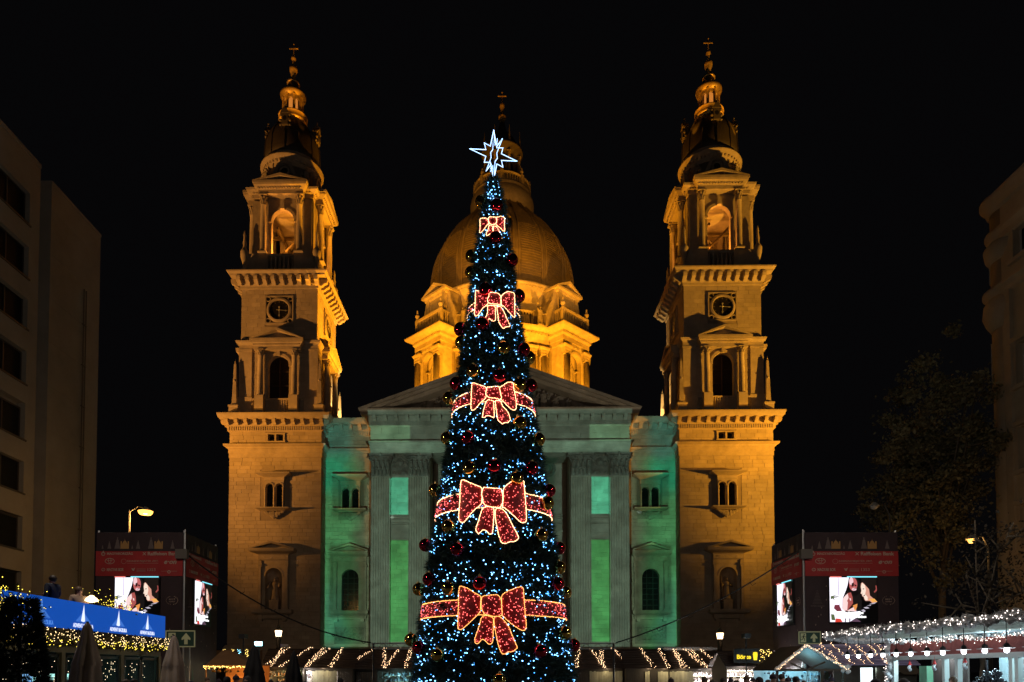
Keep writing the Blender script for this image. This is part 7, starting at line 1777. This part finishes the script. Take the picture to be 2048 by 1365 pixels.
# ================================================================= PEOPLE
def person_mesh(pose, coat, legs, skin, seed=0, shoes=(.02, .02, .02)):
    """one continuous skinned body; z up, faces -y, 1.75 m tall"""
    P = {'pel': (0, 0, .95), 'spi': (0, .01, 1.15), 'che': (0, .0, 1.34), 'nk': (0, -.005, 1.47), 'hd': (0, -.02, 1.56), 'ht': (0, -.02, 1.66),
         'hl': (-.09, 0, .92), 'hr': (.09, 0, .92), 'kl': (-.11, -.03, .50), 'kr': (.10, -.02, .50), 'al': (-.12, .03, .09), 'ar': (.12, .02, .09), 'tl': (-.13, -.13, .04), 'tr': (.13, -.13, .04),
         'sl': (-.19, .0, 1.40), 'sr': (.19, .0, 1.40), 'el': (-.25, .02, 1.13), 'er': (.25, .02, 1.13), 'wl': (-.24, -.10, .90), 'wr': (.24, -.10, .90), 'fl': (-.23, -.14, .82), 'fr': (.23, -.14, .82)}
    P.update(pose)
    Rr = {'pel': .15, 'spi': .14, 'che': .165, 'nk': .062, 'hd': .088, 'ht': .082, 'hl': .10, 'hr': .10, 'kl': .07, 'kr': .07, 'al': .05, 'ar': .05, 'tl': .045, 'tr': .045, 'sl': .085, 'sr': .085, 'el': .06, 'er': .06, 'wl': .042, 'wr': .042, 'fl': .035, 'fr': .035}
    E_ = [('pel', 'spi'), ('spi', 'che'), ('che', 'nk'), ('nk', 'hd'), ('hd', 'ht'), ('pel', 'hl'), ('hl', 'kl'), ('kl', 'al'), ('al', 'tl'), ('pel', 'hr'), ('hr', 'kr'), ('kr', 'ar'), ('ar', 'tr'), ('che', 'sl'), ('sl', 'el'), ('el', 'wl'), ('wl', 'fl'), ('che', 'sr'), ('sr', 'er'), ('er', 'wr'), ('wr', 'fr')]
    ks = list(P); verts = [P[k] for k in ks]; edges = [(ks.index(a), ks.index(b)) for a, b in E_]; rad = [Rr[k] for k in ks]
    for w_, side in (('fl', -1), ('fr', 1)):       # four fingers and a thumb on each hand
        p = Vector(P[w_]); d = (p-Vector(P['w'+w_[1]])).normalized()
        for i in range(4):
            b = p+Vector((0, (i-1.5)*.02, 0)); q_ = b+d*(.075+.012*(i in (1, 2)))+Vector((-side*.02, 0, 0)); verts += [tuple(b+d*.03), tuple(q_)]; rad += [.010, .009]; edges += [(ks.index(w_), len(verts)-2), (len(verts)-2, len(verts)-1)]
        q_ = p+Vector((-side*.02, -.05, .0))+d*.03; verts.append(tuple(q_)); rad.append(.012); edges.append((ks.index(w_), len(verts)-1))
    me = bpy.data.meshes.new('person'); me.from_pydata(verts, edges, []); o = bpy.data.objects.new('person_source', me); COL.objects.link(o)
    sk = o.modifiers.new('skin', 'SKIN'); sk.use_smooth_shade = True; sb = o.modifiers.new('sub', 'SUBSURF'); sb.levels = 2; sb.render_levels = 2
    for i, v in enumerate(me.skin_vertices[0].data): v.radius = (rad[i], rad[i]); v.use_root = (i == 0)
    dg = bpy.context.evaluated_depsgraph_get(); dg.update(); out = bpy.data.meshes.new_from_object(o.evaluated_get(dg)); bpy.data.objects.remove(o)
    hd, nk = Vector(P['hd']), Vector(P['nk'])
    for v in out.vertices:                     # chest and head a little flatter than round, nose, brow and chin
        r = v.co-hd
        if r.length < .17:
            v.co.x = hd.x+r.x*.92
            if r.y < -.04 and abs(r.x) < .03: v.co.y -= .022*max(0, 1-abs(r.z-.02)/.035)*(1-abs(r.x)/.03)
            if r.y < -.02 and -.09 < r.z < -.05: v.co.y -= .012
            if abs(r.x) > .06 and abs(r.z-.02) < .03 and abs(r.y) < .03: v.co.x += math.copysign(.014, r.x)
    out.materials.clear()
    for c_ in (coat, legs, skin, mat('shoe_black', (.02, .02, .02), .6)): out.materials.append(c_)
    for p in out.polygons:
        c_ = p.center; lim = nk.z+.0
        p.material_index = 2 if ((c_-hd).length < .16 and c_.z > lim) or any((c_-Vector(P[k])).length < .115 for k in ('fl', 'fr')) and min((c_-Vector(P[k])).length for k in ('wl', 'wr')) > .02 else 3 if c_.z < .12 else 1 if c_.z < .78 else 0
        p.use_smooth = True
    out.name = 'person'; return out, hd
def hat_mesh(kind_, hd, col):
    m = MB(); m.smooth = True; c_ = (hd.x, hd.y+.012, hd.z+.04)
    if kind_ == 'short': vs = (1.0, 1.08, 1.02)
    elif kind_ == 'long': m.ball((c_[0], c_[1]+.055, c_[2]-.10), .085, 12, 9, (1.05, .6, 1.7)); vs = (1.05, 1.12, 1.05)
    elif kind_ == 'beanie': m.lathe([(.108, hd.z+.03), (.112, hd.z+.06), (.1, hd.z+.12), (.06, hd.z+.165), (.01, hd.z+.175)], 14, c_[0], c_[1]); m.ball((c_[0], c_[1], hd.z+.19), .028, 8, 6); vs = None
    elif kind_ == 'hood': m.ball((c_[0], c_[1]+.03, c_[2]-.02), .125, 14, 10, (1, 1.0, 1.12)); vs = None
    if vs: m.ball((c_[0], c_[1]+.012, c_[2]+.012), .1, 14, 10, vs); 
    return m.mesh('hair' if kind_ in ('short', 'long') else 'hat', col)
SKIN = mat('skin', (.42, .25, .18), .6, noise=.1)
def cloth(n_, c_): return mat('cloth_'+n_, c_, .85, noise=.25, nscale=8)
JEANS = cloth('trousers', (.03, .035, .05)); HAIRD = mat('hair_dark', (.02, .013, .009), .6, noise=.4, nscale=20); HAIRB = mat('hair_brown', (.09, .05, .025), .6, noise=.4, nscale=20)
bodies = [person_mesh({}, cloth('black', (.015, .015, .018)), JEANS, SKIN), person_mesh({'wl': (-.12, -.24, 1.12), 'fl': (-.06, -.28, 1.16), 'el': (-.26, -.02, 1.14)}, cloth('navy', (.02, .025, .045)), JEANS, SKIN), person_mesh({'wr': (.14, -.2, 1.30), 'fr': (.10, -.22, 1.40), 'er': (.26, -.06, 1.15)}, cloth('grey', (.05, .05, .052)), JEANS, SKIN), person_mesh({'kl': (-.11, -.12, .52), 'al': (-.12, .1, .1), 'tl': (-.13, .0, .04)}, cloth('brown', (.06, .035, .022)), JEANS, SKIN)]
hats = [[hat_mesh(k, b[1], {'short': HAIRD, 'long': HAIRB, 'beanie': cloth('knit', (.03, .02, .03)), 'hood': b[0].materials[0]}[k]) for k in ('short', 'long', 'beanie', 'hood')] for b in bodies]
def person(px, py_head, Y, label, group=None, body=0, hat=0, rz=None, base=0.0, H=None):
    x = xp(px, py_head, Y); top = zp(py_head, Y); H = H or top-base; o = link('person', bodies[body][0], None, (x, Y, base), rz if rz is not None else random.uniform(-3.1, 3.1)); o.scale = (min(1.1, H/1.75),)*2 + (H/1.75,)
    tag(o, label, 'person', group); link(hats[body][hat].name.split('.')[0], hats[body][hat], o); return o
clusters = [('in the dark crowd before the warm food tent', 'crowd before the food tent', [(415, 1353), (437, 1358), (453, 1351), (472, 1350), (494, 1350), (384, 1360)], 24),
 ('in the dark group between the black parasols', 'crowd between the black parasols', [(542, 1357), (556, 1362), (566, 1359), (610, 1361)], 26),
 ('of three below the hut roofs left of the tree', 'people left of the tree', [(682, 1355), (718, 1358), (776, 1357)], 25),
 ('in the dark crowd before the beer stall', 'crowd before the beer stall', [(1409, 1352), (1424, 1358), (1446, 1354), (1462, 1356), (1493, 1349), (1506, 1356), (1518, 1352), (1536, 1358), (1473, 1359)], 25),
 ('in the dark crowd before the cyan stall', 'crowd before the cyan-lit stall', [(1546, 1347), (1563, 1346), (1577, 1354), (1592, 1350), (1608, 1359), (1650, 1360), (1664, 1354), (1700, 1361)], 23)]
for lab, grp, pts_, Yc in clusters:
    for k, (px, py) in enumerate(sorted(pts_)):
        Y = Yc+random.uniform(-2.5, 2.5); hh = random.randrange(4)
        person(px, py, Y, '%s person, %s from the left %s' % (('bareheaded', 'long-haired', 'bobble-hatted', 'hooded')[hh], ('first', 'second', 'third', 'fourth', 'fifth', 'sixth', 'seventh', 'eighth', 'ninth')[k], lab), grp, random.randrange(4), hh)
person(1342, 1356, 24, 'person in a pale blue knitted hat in front of the white-fronted hut', None, 0, 2, 2.8)
person(1750, 1355, 16, 'large dark hooded head near the camera below the long hut', None, 1, 3, 3.0)
person(1807, 1354, 17, 'person in a grey hood beside the white stall post', None, 2, 3, 3.0)
person(252, 1356, 17.5, 'dark head before the glazed bar doors, left of two', None, 0, 1, 2.6)
person(268, 1355, 17.8, 'dark head before the glazed bar doors, right of two', None, 3, 0, 2.9)
person(106, 1148, 20.6, 'man in a black jacket standing behind the blue banner', None, 1, 0, R(-100), 2.85)
person(158, 1170, 22.2, 'long haired woman in a beige coat behind the blue banner', None, 3, 1, R(60), 2.85-.35)
bpy.data.objects[[o.name for o in COL.objects if o.get('label', '').startswith('long haired')][0]].data = person_mesh({}, cloth('beige', (.34, .24, .17)), JEANS, SKIN)[0]
sel = person_mesh({'che': (0, -.10, 1.30), 'nk': (0, -.16, 1.42), 'hd': (0, -.21, 1.50), 'ht': (0, -.23, 1.60), 'sl': (-.19, -.1, 1.36), 'sr': (.19, -.1, 1.36), 'el': (-.26, -.2, 1.12), 'er': (.26, -.2, 1.12), 'wl': (-.15, -.42, 1.08), 'wr': (.15, -.42, 1.08), 'fl': (-.12, -.5, 1.06), 'fr': (.12, -.5, 1.06)}, cloth('red_sweater', (.45, .015, .02)), JEANS, SKIN)
bodies.append(sel); hats.append([hat_mesh('short', sel[1], HAIRB)])
person(1915, 1346, 19.5, 'stallholder with short hair in a red sweater behind the white stall counter', None, 4, 0, R(-65))

# ================================================================= TREES AT THE RIGHT
def leaf_tree(base, h, crown, label, n, leafsize, col, seed, lean=(0, 0), limbs=9, trunk_r=.25):
    rr = random.Random(seed); t = thing('tree', label, 'tree', base); m = MB(); m.smooth = True; tips = []
    top = Vector((lean[0], lean[1], h*.62)); m.tube([(0, 0, 0), (lean[0]*.3, lean[1]*.3, h*.25), tuple(top)], [trunk_r, trunk_r*.75, trunk_r*.4], 9)
    cx, cy, cz, rx, ry, rz_ = crown; pts_, nn = [], []
    for k in range(limbs):
        a = 2*math.pi*k/limbs+rr.uniform(-.3, .3); z0 = h*rr.uniform(.25, .6); p0 = Vector((lean[0]*z0/h, lean[1]*z0/h, z0)); e = Vector((cx+rx*.8*math.cos(a), cy+ry*.8*math.sin(a), cz+rz_*rr.uniform(-.5, .75)))
        md = p0.lerp(e, .5)+Vector((rr.uniform(-.4, .4), rr.uniform(-.4, .4), rr.uniform(0, .8))); m.tube([tuple(p0), tuple(md), tuple(e)], [trunk_r*.4, trunk_r*.22, .03], 6); tips += [e, md.lerp(e, .5)]
        for j in range(4):
            q_ = md.lerp(e, rr.uniform(0, 1)); f = q_+Vector((rr.gauss(0, rx*.3), rr.gauss(0, ry*.3), rr.gauss(.3, rz_*.25))); m.tube([tuple(q_), tuple(f)], [.05, .015], 4); tips.append(f)
    m.obj('trunk', mat('tree_bark', (.11, .09, .065), .9, noise=.4, bump=.5, nscale=5), t)
    cl = [(tp, rr.uniform(.35, 1.0)) for tp in tips] + [(Vector((cx+rx*rr.gauss(0, .42), cy+ry*rr.gauss(0, .42), cz+rz_*rr.gauss(0, .45))), rr.uniform(.4, 1.1)) for _ in range(limbs*5)]
    mb = MB()
    for _ in range(n):
        c_, s_ = rr.choice(cl); p = c_+Vector((rr.gauss(0, s_*.55), rr.gauss(0, s_*.55), rr.gauss(0, s_*.4))); u_ = Vector((rr.gauss(0, 1), rr.gauss(0, 1), rr.gauss(0, 1))).normalized(); v_ = u_.cross(Vector((rr.gauss(0, 1), rr.gauss(0, 1), rr.gauss(0, 1)))).normalized(); s2 = leafsize*rr.uniform(.6, 1.3)
        mb.add([tuple(p-u_*s2*.5), tuple(p+v_*s2*.3), tuple(p+u_*s2*.5), tuple(p-v_*s2*.3)], [(0, 1, 2, 3)])
    mb.obj('crown', mat('leaf_'+col[0], col[1], .7, noise=.35, nscale=.8, island=.45), t, kind='stuff')
bx, by = xp(1880, 1200, 47), 47.0
zc0, zc1 = zp(1200, 47), zp(700, 47)
leaf_tree((bx, by, 0), zc1-1, (-.2, 0, (zc0+zc1)/2, 3.7, 3.0, (zc1-zc0)/2*.92), 'tall dark autumn tree between the right screen tower and the cream building', 30000, .26, ('olive', (.15, .14, .075)), 5, (.4, 0), 14, .3)
b2x, b2y = xp(1957, 1342, 29), 29.0
leaf_tree((b2x, b2y, 0), 7.5, (.9, 0, 6.0, 2.0, 1.5, 2.6), 'small dark tree with thin branches in front of the cream building', 1300, .16, ('dark', (.03, .022, .012)), 8, (.5, 0), 9, .12)
